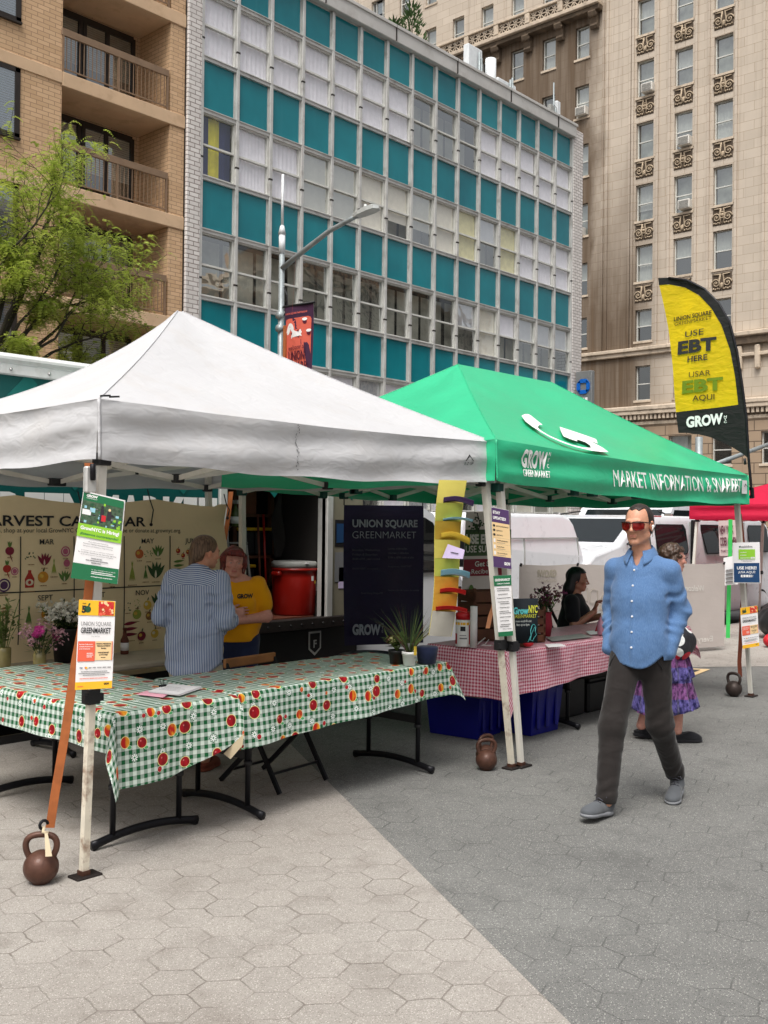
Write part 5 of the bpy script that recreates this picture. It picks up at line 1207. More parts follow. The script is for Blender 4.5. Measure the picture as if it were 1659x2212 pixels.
# ---------------------------------------------------------------- tables
def fruit_cloth():
    g = G('fruit_cloth'); uvn = g.n('UVMap'); uvn.uv_map = 'uv'; uv = uvn.outputs[0]; x, y, _ = g.sep(uv)
    per = .042
    def st(v): return g.math('GREATER_THAN', g.math('FRACT', g.math('DIVIDE', g.math('ADD', v, 50), per)), .5)
    a, c = st(x), st(y); s_ = g.math('MULTIPLY', g.math('ADD', a, c), .5)
    thr = g.math('MULTIPLY_ADD', g.noise(g.mapv(uv, (900, 900, 1)), 1, 1), .25, -.12)
    col = g.mix(g.math('ADD', s_, g.math('MULTIPLY', thr, g.math('LESS_THAN', g.math('ABSOLUTE', g.math('SUBTRACT', s_, .5)), .2)), clamp=True), srgb(208, 219, 210), srgb(0, 88, 46))
    def fruits(scale, r0, seed, c1, c2, edge, leafy=True, keep=.0):
        nonlocal col
        m = g.mapv(uv, (1, 1, 0), (seed, seed * 1.7, 0)); vo = g.voro(m, scale, .55, out=None, dims='2D')
        pos = vo.outputs['Position']; d = g.vm('SUBTRACT', m, pos); w = g.sep(vo.outputs['Color'])
        dx, dy, _z = g.sep(d)
        sq = g.math('SQRT', g.math('ADD', g.math('POWER', g.math('MULTIPLY', dx, g.math('MULTIPLY_ADD', w[0], .25, .92)), 2), g.math('POWER', dy, 2)))
        rr_ = g.math('MULTIPLY_ADD', w[1], r0 * .35, r0 * .75)
        on_ = g.math('GREATER_THAN', w[2], keep)
        rel = g.math('DIVIDE', sq, rr_)
        if leafy:
            lf = g.math('SQRT', g.math('ADD', g.math('POWER', g.math('SUBTRACT', dx, r0 * .8), 2), g.math('POWER', g.math('MULTIPLY', g.math('ADD', dy, r0 * .9), 1.6), 2)))
            lm = g.math('MULTIPLY', g.math('LESS_THAN', lf, r0 * .42), on_); lm2 = g.math('MULTIPLY', g.math('LESS_THAN', lf, r0 * .5), on_)
            col = g.mix(lm2, col, srgb(226, 236, 226)); col = g.mix(lm, col, srgb(84, 170, 108))
        col = g.mix(g.math('MULTIPLY', g.math('LESS_THAN', rel, 1.12), on_), col, edge)
        kind = g.math('GREATER_THAN', w[0], .70)
        ns = g.noise(g.mapv(uv, (26, 9, 1)), 1.5, 3, .5, .4)
        peach = g.mix(g.ramp(g.math('ADD', ns, g.math('MULTIPLY', dx, 9)), .46, .74), srgb(190, 30, 24), srgb(240, 168, 40))
        red = g.mix(g.ramp(ns, .3, .75), c1, c2)
        hl = g.vm('LENGTH', g.vm('SUBTRACT', d, (-r0 * .28, r0 * .32, 0)), out='v')
        red = g.mix(g.ramp(hl, r0 * .06, r0 * .2, .75, 0), red, srgb(236, 150, 150))
        body = g.mix(kind, red, peach)
        col = g.mix(g.math('MULTIPLY', g.math('LESS_THAN', rel, 1.0), on_), col, body)
    def flowers():
        nonlocal col
        m = g.mapv(uv, (1, 1, 0), (3.33, 1.1, 0)); vo = g.voro(m, 6.2, .4, out=None, dims='2D'); d = g.vm('SUBTRACT', m, vo.outputs['Position']); dx, dy, _z = g.sep(d)
        an = g.math('ARCTAN2', dy, dx); r_ = g.vm('LENGTH', d, out='v'); pet = g.math('MULTIPLY_ADD', g.math('ABSOLUTE', g.math('COSINE', g.math('MULTIPLY', an, 4))), .014, .006)
        col = g.mix(g.math('LESS_THAN', r_, g.math('ADD', pet, .005)), col, srgb(30, 100, 66)); col = g.mix(g.math('LESS_THAN', r_, pet), col, srgb(240, 244, 240)); col = g.mix(g.math('LESS_THAN', r_, .005), col, srgb(60, 130, 90))
    flowers()
    fruits(9.6, .0135, 7.1, srgb(150, 10, 26), srgb(196, 20, 36), srgb(226, 230, 214), True, .80)
    fruits(7.0, .030, .0, srgb(112, 8, 22), srgb(190, 14, 30), srgb(238, 226, 150), True, .12)
    g.bump(g.math('ADD', g.noise(uv, 7, 3, .5, .8), g.math('MULTIPLY', g.math('ABSOLUTE', g.math('SUBTRACT', g.math('FRACT', g.math('DIVIDE', x, .31)), .5)), .5)), .35, .03)
    g.done(col, .45, 0, .35)
fruit_cloth()
mat('cloth_back', srgb(196, 180, 150), .9)
def folding_table(t, x0, x1, y0, y1, top, along, m='table_top', legs=(.22, .22), wf_=.6):
    b = MB(); b.box((x0, y0, top - .045), (x1, y1, top), m, .012); b.build('tabletop', t)
    for e in (0, 1):
        b = MB(); cx_, cy_ = (x0 + x1) / 2, (y0 + y1) / 2
        if along == 'x': c = V((x0 + legs[0] if e == 0 else x1 - legs[1], cy_, 0)); d = V((0, 1, 0))
        else: c = V((cx_, y0 + legs[0] if e == 0 else y1 - legs[1], 0)); d = V((1, 0, 0))
        hw = wf_ / 2
        for s_ in (-.42, .42):
            p = c + d * (wf_ * s_ * .75); b.tube([p + V((0, 0, .05)), p + V((0, 0, top - .05))], .016, 'black_steel', 10); b.tube([p + V((0, 0, top * .42)), p + V((0, 0, top - .05))], .021, 'black_steel', 10); b.tube([p + V((0, 0, top * .40)), p + V((0, 0, top * .43))], .025, 'black_plastic', 10)
        b.bar(c + d * (-wf_ * .3) + V((0, 0, top * .47)), c + d * (wf_ * .3) + V((0, 0, top * .47)), .02, .05, 'black_plastic')
        pts = [c + d * (hw * q) + V((0, 0, .026 + .04 * (1 - q * q))) for q in [-1 + k / 8 for k in range(17)]]
        b.tube(pts, [.017 if 0 < k < 16 else .021 for k in range(17)], 'black_steel', 10, flat=1.3); b.build('leg_frame', t)
def cloth(name, lab, x0, x1, y0, y1, top, hang, m, n=34, seed=0, uvo=(0, 0), solid=.0015, wave=1.):
    """hang = function (side, u) -> overhang; sides w e s n; corners fall in a pointed fold"""
    r = random.Random(seed); ph = [r.uniform(0, 6) for _ in range(8)]
    hw, he, hs_, hn = [max(hang(k, q / 10) for q in range(11)) for k in 'wesn']
    def seq(lo, hi, a, c):
        k = max(3, int(a / .025)); j = max(3, int(c / .025)); mm = max(8, int((hi - lo) / .035))
        return [-1 + i / k for i in range(k)] + [i / mm for i in range(mm)] + [1 + i / j for i in range(j + 1)]
    U, Vv = seq(x0, x1, hw, he), seq(y0, y1, hs_, hn)
    vs, uvs = [], []
    for v in Vv:
        for u in U:
            uu, vv = min(max(u, 0), 1), min(max(v, 0), 1)
            dx = -hang('w', vv) * (-u) if u < 0 else (hang('e', vv) * (u - 1) if u > 1 else 0); dy = -hang('s', uu) * (-v) if v < 0 else (hang('n', uu) * (v - 1) if v > 1 else 0)
            bx, by = x0 + (x1 - x0) * uu, y0 + (y1 - y0) * uu * 0 + (y1 - y0) * vv
            uvs.append((bx + dx + uvo[0], by + dy + uvo[1]))
            if dx == 0 and dy == 0: vs.append(V((bx, by, top + .0015 * math.sin(bx * 17 + ph[0]) * math.sin(by * 13 + ph[1])))); continue
            dd = math.hypot(dx, dy); a = math.atan2(abs(dy), abs(dx)); fold = math.sin(2 * a)
            s_ = bx * 1.0 + by * 1.0
            off = .010 + dd * (.06 + .05 * wave * math.sin(s_ * 7 + ph[2]) + .035 * wave * math.sin(s_ * 15 + ph[3])) + fold * dd * .30
            nx, ny = dx / dd, dy / dd
            vs.append(V((bx + nx * off, by + ny * off, top - (dd - .005) * (1 - .06 * fold) if dd > .012 else top - dd * .5)))
    nu = len(U) - 1; nv = len(Vv) - 1
    fs = [(j * (nu + 1) + i, j * (nu + 1) + i + 1, (j + 1) * (nu + 1) + i + 1, (j + 1) * (nu + 1) + i) for j in range(nv) for i in range(nu)]
    b = MB(); b.add(vs, fs, m, uvs, True)
    return b.build(name, label=lab, cat='tablecloth', loc=((x0 + x1) / 2, (y0 + y1) / 2, top))
t1 = thing('folding_table', 'folding table with near corner at the first tent leg, under the fruit cloth', 'table', (3.25, 5.23, 0), group='folding tables of the stall')
folding_table(t1, 2.88, 3.62, 4.34, 6.14, .735, 'y', legs=(.25, .28), wf_=.66)
t2 = thing('folding_table', 'folding table reaching from the centre to the pink cloth, under the fruit cloth', 'table', (4.58, 4.74, 0), group='folding tables of the stall')
folding_table(t2, 3.68, 5.5, 4.38, 5.10, .735, 'x', legs=(.2, .12), wf_=.72)
cl1 = cloth('tablecloth', 'green gingham fruit print cloth on the near left table, corner hanging low', 2.87, 3.63, 4.33, 6.15, .738, lambda s_, u: {'w': .20 + .0 * u, 'e': .05, 's': .37 - .13 * max(0, u - .45) / .55, 'n': .2}[s_], 'fruit_cloth', seed=3)
cl2 = cloth('tablecloth', 'green gingham fruit print cloth on the long table reaching to the pink cloth', 3.67, 5.51, 4.37, 5.11, .739, lambda s_, u: {'w': .035, 'e': .17, 's': .31 - .09 * u, 'n': .15}[s_], 'fruit_cloth', seed=8, uvo=(.37, .11))
b = MB(); p = [PD(*q_, 5.52) for q_ in ((483, 1628), (527, 1584), (524, 1610), (498, 1640))]; b.add(p, [(0, 1, 2, 3)], 'cloth_back'); b.build('cloth_flap', cl1)
t3 = thing('folding_table', 'bare beige folding table with flowers in front of the harvest banner', 'table', (4.5, 6.75, 0))
folding_table(t3, 3.74, 5.35, 6.42, 7.06, .625, 'x', wf_=.56)
def gingham():
    g = G('pink_gingham'); uvn = g.n('UVMap'); uvn.uv_map = 'uv'; uv = uvn.outputs[0]; x, y, _ = g.sep(uv)
    st = lambda v: g.math('GREATER_THAN', g.math('FRACT', g.math('DIVIDE', g.math('ADD', v, 50), .0255)), .5)
    s_ = g.math('MULTIPLY', g.math('ADD', st(x), st(y)), .5)
    n = g.noise(g.mapv(uv, (1, 1, 1)), 6, 4, .6, .9); g.bump(n, .6, .04)
    g.done(g.mix(s_, srgb(234, 206, 214), srgb(178, 34, 74)), .4, 0, .45)
gingham()
t4 = thing('folding_table', 'folding table under the pink gingham cloth behind the walking man', 'table', (7.7, 4.77, 0))
folding_table(t4, 6.27, 9.15, 4.42, 5.13, .735, 'x', legs=(1.1, .3), wf_=.62)
cloth('tablecloth', 'pink gingham cloth draped over the information table', 6.25, 9.2, 4.4, 5.15, .738, lambda s_, u: {'w': .36, 'e': .28, 's': .34 - .14 * u, 'n': .2}[s_], 'pink_gingham', seed=5)
# folding chair behind the long table
fc = thing('folding_chair', 'wooden slat folding chair with black crossed legs behind the long table', 'chair', (4.50, 5.0, 0), rad(6)); T = WM[fc.name]
b = MB(T); b.box((-.24, .19, .735), (.24, .215, .795), 'wood_slat', .006); b.build('backrest', fc)
b = MB(T)
for k in range(6): b.box((-.21, -.2 + k * .065, .40), (.21, -.15 + k * .065, .42), 'wood_slat', .004)
b.build('seat', fc)
for s_ in (-1, 1):
    b = MB(T); b.bar((s_ * .225, .22, .79), (s_ * .225, -.27, .01), .018, .028, 'black_steel'); b.build('leg', fc)
    b = MB(T); b.bar((s_ * .20, -.2, .44), (s_ * .20, .26, .01), .018, .028, 'black_steel'); b.build('leg', fc)
b = MB(T); b.bar((-.22, -.2, .12), (.22, -.2, .12), .014, .014, 'black_steel'); b.bar((-.2, .2, .08), (.2, .2, .08), .014, .014, 'black_steel'); b.build('stretcher', fc)
# ---------------------------------------------------------------- vehicles
mat('truck_green', srgb(0, 78, 76), .35, var=.06, coat=.3); mat('truck_green2', srgb(20, 104, 98), .35); mat('truck_white', srgb(214, 216, 214), .4, var=.04, dirt=srgb(160, 156, 146), dirt_amt=.4, coat=.3); mat('truck_beige', srgb(128, 122, 104), .6, var=.1)
mat('van_white', srgb(228, 230, 234), .3, var=.03, coat=.5); mat('tyre', srgb(26, 26, 27), .85); mat('rim', srgb(150, 150, 150), .4, .6); mat('black_trim', srgb(20, 20, 22), .5); mat('chrome', srgb(190, 190, 188), .2, .9); mat('lamp_red', srgb(150, 30, 30), .3, coat=.4); mat('truck_black', srgb(14, 14, 15), .5, var=.3)
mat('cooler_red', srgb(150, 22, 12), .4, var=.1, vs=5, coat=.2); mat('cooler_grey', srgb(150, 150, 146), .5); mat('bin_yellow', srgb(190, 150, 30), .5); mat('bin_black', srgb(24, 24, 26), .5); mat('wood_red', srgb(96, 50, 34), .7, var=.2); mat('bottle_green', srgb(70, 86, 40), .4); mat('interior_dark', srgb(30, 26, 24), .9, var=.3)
TY = 7.62
bt = thing('box_truck', 'dark green box truck with its side door open behind the white tent', 'truck', (5, 8.7, -.3))
b = MB(); xo0, xo1 = 6.2, 7.56                       # side door opening
b.box((-1.2, TY, 1.30), (xo0, TY + .05, 2.80), 'truck_green'); b.box((xo0, TY, 2.3), (xo1, TY + .05, 2.80), 'truck_green'); b.box((-1.2, TY, .68), (xo0, TY + .05, 1.30), 'truck_green'); b.box((xo1, TY, .68), (8.12, TY + .05, 2.80), 'truck_beige')
b.box((-1.2, TY + .001, 2.81), (8.12, TY + 2.35, 2.88), 'truck_white'); b.box((-1.2, TY + 2.3, .68), (8.12, TY + 2.35, 2.74), 'truck_green'); b.box((8.07, TY + .05, .68), (8.12, TY + 2.3, 2.74), 'truck_white'); b.box((-1.2, TY + .05, .60), (8.12, TY + 2.3, .68), 'truck_black')
for k in range(9): x = -.9 + k * 1.1; b.bar((x, TY - .004, 1.95), (x + .75, TY - .004, 2.79), .12, .004, 'truck_green2', (0, 1, 0))
b.build('cargo_box', bt)
b = MB(); b.box((-1.2, TY - .03, 2.80), (8.14, TY + .02, 2.89), 'truck_white', .01); b.box((-1.2, TY - .05, 2.89), (8.14, TY + .1, 2.97), 'truck_white', .03)
for k in range(28): b.ball((-.9 + k * .33, TY - .032, 2.845), .014, 'chrome', 5)
b.build('roof_rail', bt)
b = MB()
for x in (xo0 - .05, xo1): b.box((x, TY - .03, .68), (x + .09, TY + .12, 2.35), 'aluminium', .008)
b.box((xo0 + .04, TY - .03, 2.3), (xo1, TY + .1, 2.38), 'aluminium', .008)
b.box((-1.2, TY - .04, .585), (8.1, TY + .06, .70), 'plate_dark', .01)
for k in range(12): b.ball((6.3 + k * .15, TY - .042, .64), .012, 'black_trim', 5)
b.build('door_frame', bt)
b = MB(); b.box((-1.2, TY + .04, .12), (8.1, TY + .10, .58), 'truck_black', .01); b.box((-1.2, TY + .3, -.1), (8.1, TY + 2, .58), 'truck_black')
b.poly([(-.09, .12), (.09, .12), (.09, -.06), (0, -.13), (-.09, -.06)], (7.46, TY + .035, .43), (1, 0, 0), (0, 0, 1), 'aluminium'); b.poly([(-.07, .10), (.07, .10), (.07, -.05), (0, -.10), (-.07, -.05)], (7.46, TY + .033, .43), (1, 0, 0), (0, 0, 1), 'truck_black'); b.text('F', (7.46, TY + .03, .385), (1, 0, 0), (0, 0, 1), .08, 'aluminium', bold=.03)
b.build('skirt', bt)
b = MB(); b.text('GREENMARKET', (3.72, TY - .008, 1.50), (1, 0, 0), (0, 0, 1), .385, 'letter_white', width=2.41, al='L', bold=.05); b.build('lettering', bt)
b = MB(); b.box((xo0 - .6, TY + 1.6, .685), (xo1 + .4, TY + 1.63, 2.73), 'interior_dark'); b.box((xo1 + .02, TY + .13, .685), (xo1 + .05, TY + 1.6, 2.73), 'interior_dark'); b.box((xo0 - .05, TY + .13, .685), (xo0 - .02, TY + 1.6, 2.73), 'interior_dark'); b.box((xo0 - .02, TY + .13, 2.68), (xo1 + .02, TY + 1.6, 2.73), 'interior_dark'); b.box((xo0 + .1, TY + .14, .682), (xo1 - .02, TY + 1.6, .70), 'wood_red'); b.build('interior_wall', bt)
b = MB()
b.box((7.70, TY - .006, 1.42), (7.92, TY - .001, 1.70), 'bin_black'); b.box((7.72, TY - .010, 1.46), (7.90, TY - .006, 1.66), 'sign_navy'); b.box((7.70, TY - .006, 1.05), (7.86, TY - .001, 1.36), 'ink_grey'); b.box((7.76, TY - .006, .98), (7.92, TY - .001, 1.2), 'paper_lilac'); b.build('notices', bt)
b = MB()                                   # cab
prof = [(8.14, .1), (11.0, .1), (11.05, .72), (10.9, .86), (9.98, .98), (9.42, 1.78), (9.2, 1.86), (8.14, 1.86)]
b.prism(prof, (0, 7.70, 0), (1, 0, 0), (0, 0, 1), -2.1, 'van_white'); b.build('cab', bt)
b = MB(); b.prism([(8.5, 1.14), (9.80, 1.14), (9.40, 1.68), (9.25, 1.74), (8.5, 1.74)], (0, 7.695, 0), (1, 0, 0), (0, 0, 1), .006, 'car_glass'); b.prism([(8.45, 1.10), (9.88, 1.10), (9.88, 1.135), (8.45, 1.135)], (0, 7.695, 0), (1, 0, 0), (0, 0, 1), .02, 'black_trim'); b.build('side_window', bt)
b = MB(); b.add([V(p) for p in ((9.96, 7.8, 1.02), (9.96, 9.7, 1.02), (9.48, 9.7, 1.76), (9.48, 7.8, 1.76))], [(0, 1, 2, 3)], 'car_glass'); b.build('windscreen', bt)
b = MB(); b.box((9.72, 7.46, 1.16), (9.80, 7.60, 1.5), 'black_trim', .03); b.bar((9.76, 7.6, 1.3), (9.7, 7.70, 1.28), .03, .03, 'black_trim'); b.build('mirror', bt)
def wheel(par, x, y, r, side=-1):
    b = MB(); M_ = Matrix.Rotation(rad(90), 4, 'X'); b.lathe([(r * .62, -.1), (r * .93, -.11), (r, -.08), (r, .08), (r * .93, .11), (r * .62, .1)], (x, y, r - .3), 'tyre', 28, M_); w_ = b.build('wheel', par)
    b = MB(); b.lathe([(0, -.06), (r * .2, -.06), (r * .25, -.03), (r * .55, -.03), (r * .64, -.1), (r * .64, .1), (0, .1)], (x, y, r - .3), 'rim', 24, M_ if side < 0 else Matrix.Rotation(rad(-90), 4, 'X')); b.build('rim', w_)
for x in (1.6, 10.3): wheel(bt, x, 7.85, .40)
# white high van beyond the stall
v2 = thing('cargo_van', 'white windowless cargo van behind the pink table', 'van', (12.6, 9.5, -.3))
b = MB(); vy = 8.5; ins = []
P_ = [(10.9, .05), (14.2, .05), (14.22, .9), (14.12, 1.2), (13.92, 1.68), (13.82, 1.78), (13.6, 1.83), (11.3, 1.83), (11.1, 1.75), (10.95, 1.4)]
def body(b, P_, y0, y1, m, crown=.10, zt=1.3):
    n = len(P_); rows = [(y0 + .05, .97, 0), (y0, .995, 0), (y0, 1, 0), (y1, 1, 0), (y1 - .05, .97, 0)]
    vs = []
    for y in (y0, y1):
        for x, z in P_:
            t = max(0, z - zt) * .16; vs.append(V((x, y + t if y == y0 else y - t, z)))
    fs = [tuple(range(n)), tuple(range(n, 2 * n))[::-1]] + [(i, n + i, n + (i + 1) % n, (i + 1) % n) for i in range(n)]
    b.add(vs, fs, m)
body(b, P_, vy, vy + 2.0, 'van_white'); bd = b.build('body', v2); md = bd.modifiers.new('bevel', 'BEVEL'); md.width = .05; md.segments = 3; md.limit_method = 'ANGLE'
b = MB()
for (a, c) in (((11.15, 1.47), (13.95, 1.47)), ((13.95, 1.47), (14.0, .6)), ((11.15, .6), (14.0, .6)), ((12.5, .6), (12.5, 1.47))): b.bar((a[0], vy + .018 if a[1] > 1.4 else vy - .004, a[1]), (c[0], vy + .018 if c[1] > 1.4 else vy - .004, c[1]), .02, .014, 'cooler_grey')
b.box((10.95, vy - .012, .45), (14.2, vy + .01, .56), 'black_trim', .004); b.build('panel_seam', v2)
for x in (11.6, 13.6): wheel(v2, x, vy + .12, .34)
# white passenger van
v3 = thing('passenger_van', 'long white passenger van with dark side windows at the right', 'van', (18.2, 9.3, -.3))
vy = 8.4; P_ = [(14.1, .02), (21.6, .02), (21.65, .9), (21.5, 1.4), (21.35, 1.72), (21.1, 1.84), (16.2, 1.85), (15.85, 1.80), (15.1, 1.36), (14.3, 1.22), (14.08, 1.08), (14.05, .6)]
b = MB(); body(b, P_, vy, vy + 2.0, 'van_white', zt=1.1); bd = b.build('body', v3); md = bd.modifiers.new('bevel', 'BEVEL'); md.width = .06; md.segments = 3; md.limit_method = 'ANGLE'
def vwin(pts, nm='side_window'):
    b = MB(); y_ = lambda z: vy + max(0, z - 1.1) * .16 - .004
    b.add([V((x, y_(z), z)) for x, z in pts], [tuple(range(len(pts)))], 'black_trim'); cx_ = sum(p[0] for p in pts) / len(pts); cz_ = sum(p[1] for p in pts) / len(pts)
    b.add([V((cx_ + (x - cx_) * .95, y_(z) - .004, cz_ + (z - cz_) * .93)) for x, z in pts], [tuple(range(len(pts)))], 'car_pane'); b.build(nm, v3)
g = G('car_pane'); g.done((.012, .016, .018), .04, 0, .6)
def rr4(x0, x1, z0, z1, r=.08): return [(x0 + r, z0), (x1 - r, z0), (x1, z0 + r), (x1, z1 - r), (x1 - r, z1), (x0 + r, z1), (x0, z1 - r), (x0, z0 + r)]
vwin([(15.5, 1.34), (16.2, 1.22), (16.2, 1.70), (15.98, 1.70), (15.86, 1.64)]); vwin(rr4(16.38, 17.58, 1.16, 1.70)); vwin([(18.3, 1.15), (19.9, 1.15), (19.9, 1.70), (18.2, 1.70), (18.18, 1.6)]); vwin(rr4(20.3, 21.3, 1.15, 1.70))
b = MB()
for x in (16.28, 17.75, 20.1): b = MB(); b.box((x, vy - .006, .15), (x + .02, vy + .02, 1.12), 'cooler_grey'); b.box((x, vy + .06, 1.12), (x + .02, vy + .10, 1.75), 'cooler_grey'); b.build('door_seam', v3)
b = MB(); b.box((17.66, vy - .02, .9), (17.78, vy + .02, 1.78), 'black_trim'); b.build('pillar_trim', v3)
b = MB()
for x in (17.5, 20.0): b = MB(); b.box((x, vy - .03, .68), (x + .05, vy + .01, .92), 'black_trim', .01); b.build('door_handle', v3)
b = MB(); b.box((16.3, vy + .13, 1.79), (16.75, vy + .2, 1.845), 'lamp_red', .01); b.build('marker_light', v3)
b = MB(); b.add([V(p) for p in ((15.14, vy + .16, 1.40), (15.14, vy + 1.84, 1.40), (15.78, vy + 1.78, 1.785), (15.78, vy + .22, 1.785))], [(0, 1, 2, 3)], 'car_pane'); b.build('windscreen', v3)
b = MB(); b.box((14.02, vy + .3, .68), (14.10, vy + 1.7, 1.04), 'truck_black', .02)
for k in range(5): b.box((14.0, vy + .32, .72 + k * .065), (14.03, vy + 1.68, .74 + k * .065), 'cooler_grey')
b.box((14.0, vy + .22, 1.04), (14.1, vy + 1.78, 1.09), 'chrome', .015); b.box((14.45, vy + .5, 1.235), (14.62, vy + .75, 1.265), 'black_trim', .008); b.build('grille', v3)
b = MB(); b.box((15.2, vy - .26, 1.32), (15.28, vy - .06, 1.56), 'black_trim', .03); b.bar((15.24, vy - .08, 1.38), (15.4, vy + .06, 1.36), .03, .03, 'black_trim'); b.build('mirror', v3)
for x in (15.2, 20.9): wheel(v3, x, vy + .12, .36)
# white work truck, nose towards the camera
v4 = thing('work_truck', 'white work truck nosing forward with dark grille behind the vans', 'truck', (21, 11.6, -.3))
fx, ya, yb = 19.3, 10.55, 12.85
b = MB(); P_ = [(fx, .3), (fx, 1.2), (fx + .15, 1.36), (fx + 1.5, 1.50), (fx + 1.9, 2.05), (fx + 2.1, 2.13), (fx + 4.2, 2.16), (fx + 4.2, .3)]
b.prism(P_, (0, ya, 0), (1, 0, 0), (0, 0, 1), -(yb - ya), 'van_white'); bd = b.build('cab', v4); md = bd.modifiers.new('bevel', 'BEVEL'); md.width = .07; md.segments = 3
b = MB(); b.box((fx - .02, ya + .3, .55), (fx + .02, yb - .3, 1.16), 'truck_black', .02)
for k in range(7): b.box((fx - .05, ya + .32, .6 + k * .08), (fx - .01, yb - .32, .63 + k * .08), 'cooler_grey')
b.box((fx - .04, ya + .25, 1.15), (fx + .06, yb - .25, 1.22), 'chrome', .02); b.box((fx + .5, ya + .9, 1.415), (fx + .8, ya + 1.4, 1.45), 'black_trim', .01); b.build('grille', v4)
b = MB(); b.add([V(p) for p in ((fx + 1.47, ya + .15, 1.53), (fx + 1.47, yb - .15, 1.53), (fx + 1.85, yb - .2, 2.03), (fx + 1.85, ya + .2, 2.03))], [(0, 1, 2, 3)], 'car_pane'); b.build('windscreen', v4)
b = MB(); b.add([V((x, ya - .006, z)) for x, z in ((fx + 1.75, 1.5), (fx + 3.2, 1.5), (fx + 3.2, 2.02), (fx + 2.0, 2.02))], [(0, 1, 2, 3)], 'car_pane'); b.build('side_window', v4)
b = MB()
for y in (ya - .25, yb + .25): b = MB(); b.box((fx + 1.2, y - .1, 1.45), (fx + 1.28, y + .1, 1.95), 'chrome', .03); b.bar((fx + 1.25, y, 1.9), (fx + 1.6, y * .7 + .3 * (ya + yb) / 2, 1.98), .03, .03, 'black_trim'); b.build('mirror', v4)
b = MB(); b.tube([(fx + 2.2, 11.2, 2.16), (fx + 2.2, 11.2, 2.28)], .03, 'van_white'); b.tube([(fx + 2.1, 11.2, 2.32), (fx + 2.25, 11.2, 2.32)], .09, 'van_white', 14); b.bar((fx + 2.3, 11.6, 2.22), (fx + 2.3, 12.6, 2.22), .05, .05, 'van_white'); b.box((fx + 2.4, 10.7, 2.16), (fx + 4, 12.2, 2.3), 'van_white', .05); b.build('roof_horn', v4)
wheel(v4, fx + .9, ya + .15, .45)

# ---------------------------------------------------------------- inside the truck
ck = thing('drink_cooler', 'red barrel cooler with grey lid standing in the truck doorway', 'cooler', (7.5, 8.0, .70)); T = Matrix.Translation((7.5, 8.0, .70)) @ Matrix.Diagonal((.93, .93, .98, 1))
b = MB(T); b.lathe([(0, 0), (.235, 0), (.25, .02), (.265, .40), (.265, .47), (.28, .475), (.28, .50), (.262, .505), (0, .505)], (0, 0, 0), 'cooler_red', 36)
for s_ in (-1, 1): b.box((s_ * .26, -.07, .42), (s_ * .32, .07, .47), 'cooler_red', .015)
b.build('body', ck)
b = MB(T); b.lathe([(0, .505), (.275, .505), (.275, .56), (.25, .575), (0, .58)], (0, 0, 0), 'cooler_grey', 36); b.box((-.1, -.285, .55), (-.06, -.26, .57), 'paper'); b.box((.09, -.285, .55), (.13, -.26, .57), 'paper'); b.build('lid', ck)
b = MB(T)
def stick(a0, a1, z0, z1, m): b.grid(lambda u, v: (.2665 * math.sin(a0 + (a1 - a0) * u), -.2665 * math.cos(a0 + (a1 - a0) * u), z0 + (z1 - z0) * v), 5, 1, m)
stick(.30, .62, .26, .36, 'paper_white2'); stick(.34, .58, .28, .34, 'cooler_grey'); stick(.25, .65, .13, .21, 'bin_black'); stick(-.02, .12, .37, .42, 'paper_white2'); stick(.18, .26, .34, .37, 'paper_yellow'); stick(.42, .52, .04, .07, 'paper_white2'); b.build('sticker', ck)
sh = thing('shelf_rack', 'wooden shelf rack with yellow lidded bins inside the truck', 'shelf', (7.2, 8.75, .70))
b = MB()
for x in (6.98, 7.5): b.box((x, 8.4, .70), (x + .05, 8.45, 2.25), 'crate_wood'); b.box((x, 8.9, .70), (x + .05, 8.95, 2.25), 'crate_wood')
for z in (.95, 1.28, 1.72): b.box((6.98, 8.4, z), (7.55, 8.95, z + .03), 'crate_wood')
b.build('frame', sh)
for x, z, h, lab in ((7.03, 1.312, .26, 'black bin with yellow lid on the middle shelf of the truck rack, left'), (7.29, 1.312, .26, 'black bin with yellow lid on the middle shelf of the truck rack, right'), (7.03, .982, .2, 'black bin with yellow lid on the bottom shelf of the truck rack')):
    t = thing('storage_bin', lab, 'bin', (x + .12, 8.6, z), group='yellow lidded bins in the truck'); b = MB(); b.box((x, 8.38, z), (x + .24, 8.8, z + h), 'bin_black', .02); b.build('tub', t); b = MB(); b.box((x - .01, 8.365, z + h), (x + .25, 8.81, z + h + .035), 'bin_yellow', .01); b.build('lid', t)
b = MB(); b.box((7.05, 8.40, 1.752), (7.3, 8.8, 2.0), 'wood_red', .006); b.build('cardboard_box', label='brown cardboard box on the top shelf of the truck rack', cat='box', loc=(7.17, 8.6, 1.752))
ht = thing('hand_truck', 'grey hand truck leaning inside the truck by the shelf rack', 'hand truck', (6.9, 8.2, .70))
b = MB()
for x in (6.78, 7.02): b.tube([(x, 8.1, .72), (x, 8.25, 1.5), (x + .02, 8.27, 1.6), (6.90, 8.28, 1.66)], .014, 'cooler_grey', 8)
for z in (.95, 1.2, 1.45): b.tube([(6.78, 8.13 + z * .06, z), (7.02, 8.13 + z * .06, z)], .01, 'cooler_grey', 8)
b.box((6.74, 7.95, .704), (7.06, 8.12, .715), 'aluminium'); b.build('frame', ht)
for x in (6.74, 7.06):
    b = MB(); b.lathe([(.04, -.025), (.085, -.03), (.095, 0), (.085, .03), (.04, .025)], (x, 8.2, .797), 'tyre', 18, Matrix.Rotation(rad(90), 4, 'Y')); b.build('wheel', ht)
